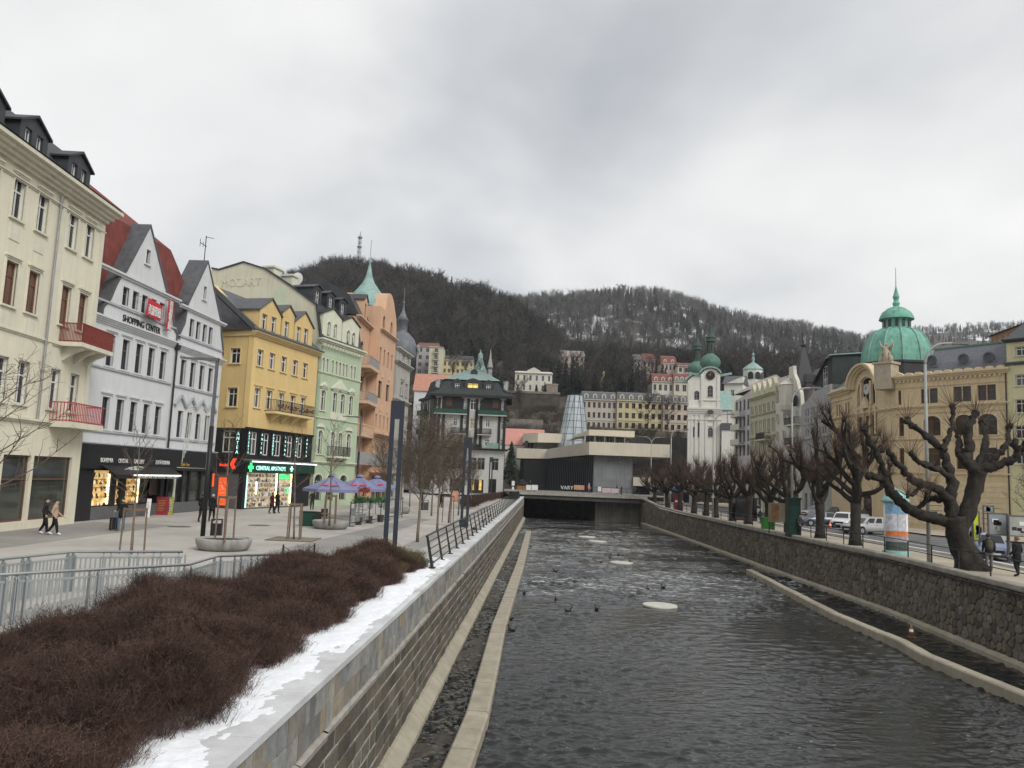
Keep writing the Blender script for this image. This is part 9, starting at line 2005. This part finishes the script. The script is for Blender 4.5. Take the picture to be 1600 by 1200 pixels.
person('person in black near the pharmacy corner behind the stakes', 487, 797, .4, 1.70, (.02, .012, .014), (.014, .014, .016), hair=(.2, .18, .16))
person('person with backpack, dark jacket and grey trousers by the big tree', 1546, 893, 2.75, 1.78, (.018, .022, .032), (.16, .15, .14), stride=.05, hat=(.05, .055, .05), bulk=1.2)
person('person in long black coat at the right edge of the pavement', 1590, 901, 3.5, 1.80, (.012, .012, .015), (.012, .012, .014), hair=(.12, .07, .04), skirt=.36, stride=.03, bulk=1.1)
person('person in pink coat and hat crossing the far bridge', 920, 0, .8, 1.64, (.55, .25, .28), (.3, .14, .16), at=Vector((on_y(920, 770, 133.8).x, 133.8, 1.5)), hat=(.6, .4, .4), skirt=.38, stride=.07)
person('person in dark blue jacket on the right part of the bridge', 966, 0, 1.2, 1.70, (.03, .04, .08), (.02, .02, .025), at=Vector((on_y(964, 772, 134.2).x, 134.2, 1.5)), stride=.06)
person('person in black beside the blue jacket on the bridge', 970, 0, 1.2, 1.58, (.015, .015, .02), (.02, .02, .025), at=Vector((on_y(971, 772, 134.6).x, 134.6, 1.5)), stride=.05)
person('person in dark jacket behind the white boards on the bridge', 826, 0, 0, 1.74, (.02, .02, .022), (.02, .02, .02), at=Vector((on_y(828, 770, 135).x, 135, 1.5)))
person('person in dark clothes with pale sleeves right of the green booth', 1250, 838, .8, 1.72, (.06, .06, .065), (.02, .02, .022), at=Vector((on_z(1250, 839).x, on_z(1250, 839).y, 0)), stride=.06)
person('person in dark coat walking between the young trees near the hotel', 689, 793, 3.0, 1.72, (.02, .02, .022), (.02, .02, .02), stride=.07)
def build_people():
  objs = []
  for P in PEOPLE:
    J, E = person_skeleton(P['H'], P['stride'], P['arm'], P['lean']); names = list(J); ix = {n: i for i, n in enumerate(names)}
    me = bpy.data.meshes.new('body'); me.from_pydata([tuple(J[n][0]) for n in names], [(ix[a], ix[c]) for a, c in E], [])
    o = bpy.data.objects.new('body', me); COL.objects.link(o); sk = o.modifiers.new('skin', 'SKIN'); sk.use_smooth_shade = True
    for n in names:
      bk = P['bulk'] if n in ('pelvis', 'waist', 'chest', 'collar', 'shl', 'shr', 'ell', 'elr') else 1.0
      v = me.skin_vertices[0].data[ix[n]]; v.radius = (J[n][1]*bk, J[n][2]*bk); v.use_root = n == 'pelvis'
    sb = o.modifiers.new('sub', 'SUBSURF'); sb.levels = 1; sb.render_levels = 1; objs.append((P, o, J, E))
  bpy.context.view_layer.update(); dg = bpy.context.evaluated_depsgraph_get()
  res = [(P, bpy.data.meshes.new_from_object(o.evaluated_get(dg)), J, E, o) for P, o, J, E in objs]
  for P, me, J, E, o in res:
    H = P['H']; om = o.data; bpy.data.objects.remove(o); bpy.data.meshes.remove(om); key = P['label'][:24].replace(' ', '_')
    mats = [M('coat_'+key+str(len(P['label'])), P['coat'], .85, .15, 6), M('legs_'+key+str(len(P['label'])), P['legs'], .85, .15, 6), M('shoes_'+key+str(len(P['label'])), P['shoes'], .6), SKIN]
    me.materials.clear()
    for m in mats: me.materials.append(m)
    zone = {}
    for a, c in E:
      n = c; zone[a, c] = 3 if n in ('jaw', 'skull', 'crown') or n.startswith('ha') else 1 if n[:2] in ('kn', 'an') else 2 if n.startswith('to') else 0
    segs = [(J[a][0], J[c][0], zone[a, c]) for a, c in E]
    A = np.array([tuple(s[0]) for s in segs]); B = np.array([tuple(s[1]) for s in segs]); Z = np.array([s[2] for s in segs]); C = np.array([tuple(p.center) for p in me.polygons]); AB = B-A
    t = np.clip(((C[:, None]-A)*AB).sum(2)/np.maximum((AB*AB).sum(1), 1e-9), 0, 1); d = np.linalg.norm(A+AB*t[..., None]-C[:, None], axis=2); mi = Z[d.argmin(1)]
    mi[(C[:, 2] > .855*H)] = 3; mi[(C[:, 2] < .055*H)] = 2; me.polygons.foreach_set('material_index', mi.astype(np.int32)); me.polygons.foreach_set('use_smooth', np.ones(len(mi), bool)); me.update()
    # fingers, eyes and mouth are welded into the same mesh
    import bmesh
    bm = bmesh.new(); bm.from_mesh(me); ex = MB()
    for nm, s in (('l', -1), ('r', 1)):
      h = J['ha'+nm][0]; dr = (h-J['wr'+nm][0]).normalized(); side = Vector((1, 0, 0))
      for i in range(4): q = h+Vector((0, (i-1.5)*.011*H, 0)); e = q+dr*(.036, .042, .040, .032)[i]*H; ex.tube([q, q.lerp(e, .6), e+Vector((-s*.006*H, -.006*H, 0))], [.0062*H, .0058*H, .0045*H], 5)
      ex.tube([h-dr*.01*H, h+Vector((-s*.004*H, -.028*H, -.012*H)), h+Vector((-s*.006*H, -.036*H, -.028*H))], [.0075*H, .0066*H, .005*H], 5)
    ex.tube([(0, -.058*H, .925*H), (0, -.074*H, .905*H), (0, -.058*H, .897*H)], [.006*H, .011*H, .008*H], 6)
    for s in (-1, 1): ex.ball((s*.047*H, 0, .918*H), .006*H, .014*H, .018*H, 6, 4)
    vs = [bm.verts.new(v) for v in ex.v]
    for f in ex.f:
      try: q = bm.faces.new([vs[i] for i in f]); q.material_index = 3; q.smooth = True
      except ValueError: pass
    fx = MB()
    for s in (-1, 1): fx.ball((s*.019*H, -.053*H, .925*H), .0065*H, .004*H, .0045*H, 6, 4)
    fx.ball((0, -.056*H, .885*H), .014*H, .004*H, .003*H, 6, 4); vs = [bm.verts.new(v) for v in fx.v]
    for f in fx.f:
      try: bm.faces.new([vs[i] for i in f]).material_index = 2
      except ValueError: pass
    bm.to_mesh(me); bm.free()
    T = thing('person', P['label'], 'person', P['loc'], P['face']); link('body', me, T)
    c = Vector((0, .004*H, .937*H)); hm = M('hair_%02d' % int(sum(P['hair'])*300), P['hair'], .7, .2, 20); m = MB(); pr = [(math.sin(a), math.cos(a)) for a in np.linspace(.05, 1.75, 8)]
    m.v = [(c.x+.058*H*r*math.cos(b_), c.y+.066*H*r*math.sin(b_)+.012*H*(1 if z < .2 else 0), c.z+.058*H*z-(.012*H if math.sin(b_) > .3 and z < .3 else 0)+(.03*H if math.sin(b_) < -.35 and z < .3 else 0)) for r, z in pr for b_ in np.linspace(0, 2*math.pi, 14, endpoint=False)]
    m.f = [(i*14+j, i*14+(j+1) % 14, (i+1)*14+(j+1) % 14, (i+1)*14+j) for i in range(7) for j in range(14)]; m.build('hair', hm, T, True)
    if P['hat']: MB().lathe([(.066*H, .945*H), (.07*H, .955*H), (.062*H, .985*H), (.04*H, 1.01*H), (.01*H, 1.016*H)], 14, (0, .004*H, 0)).build('hat', M('hat_%02d' % int(sum(P['hat'])*200), P['hat'], .9), T, True)
    MB().lathe([(.050*H, .835*H), (.060*H, .845*H), (.056*H, .87*H), (.045*H, .872*H)], 14, (0, .0, 0), 0, 1, .9).build('collar', mats[0], T, True)
    if P['skirt']: MB().lathe([(.108*H, P['skirt']*H), (.102*H, .48*H), (.096*H*P['bulk'], .56*H), (.088*H*P['bulk'], .62*H)], 16, (0, 0, 0), 0, 1, .85).build('coat_skirt', mats[0], T, True)
build_people()
pp = on_z(178, 829); t = thing('suitcase', 'black upright suitcase on wheels beside the person in jeans', 'suitcase', pp, .2); MB().box(-.22, .22, -.13, .13, .06, .66).build('shell', BLACK, t); MB().bar((-.1, .1, .66), (-.1, .1, 1.02), .02).bar((.1, .1, .66), (.1, .1, 1.02), .02).bar((-.1, .1, 1.02), (.1, .1, 1.02), .025).build('handle', GREY_F, t)
for s in (-1, 1): m = MB().lathe([(.045, -.02), (.045, .02)], 10); m.v = [(v_[2]+s*.17, v_[1], v_[0]+.045) for v_ in m.v]; m.build('wheel', GRP, t)
for s in (-.1, .1): MB().box(s-.012, s+.012, -.145, -.131, .1, .62).build('rib', GRP, t)
mp = on_z(1546, 893); t = thing('backpack', 'olive brown backpack worn by the person near the big tree', 'backpack', (mp.x, mp.y, 0), 2.75); OLV = M('olive_canvas', (.075, .068, .045), .9, .2, 5); MB().ball((0, .2, 1.25), .18, .13, .27, 12, 8).build('bag', OLV, t, True); MB().ball((0, .29, 1.15), .13, .08, .14, 10, 6).build('pocket', OLV, t, True); MB().bar((-.1, .1, 1.48), (-.1, -.1, 1.44), .04).bar((.1, .1, 1.48), (.1, -.1, 1.44), .04).build('strap', BLACK, t)
# ------------------------------------------------------------------ winter haze
def haze():
  m = bpy.data.materials.new('haze_air'); m.use_nodes = True; nt = m.node_tree; nt.nodes.clear(); out = nt.nodes.new('ShaderNodeOutputMaterial'); v = nt.nodes.new('ShaderNodeVolumePrincipled')
  v.inputs['Color'].default_value = (.93, .96, 1, 1); v.inputs['Density'].default_value = .00014; v.inputs['Anisotropy'].default_value = 0
  nt.links.new(v.outputs[0], out.inputs['Volume']); o = MB().box(-1900, 2600, -60, 3300, -9, 330).build('haze', m); tag(o, 'thin pale winter haze over the whole valley', 'haze', kind='stuff')
haze()
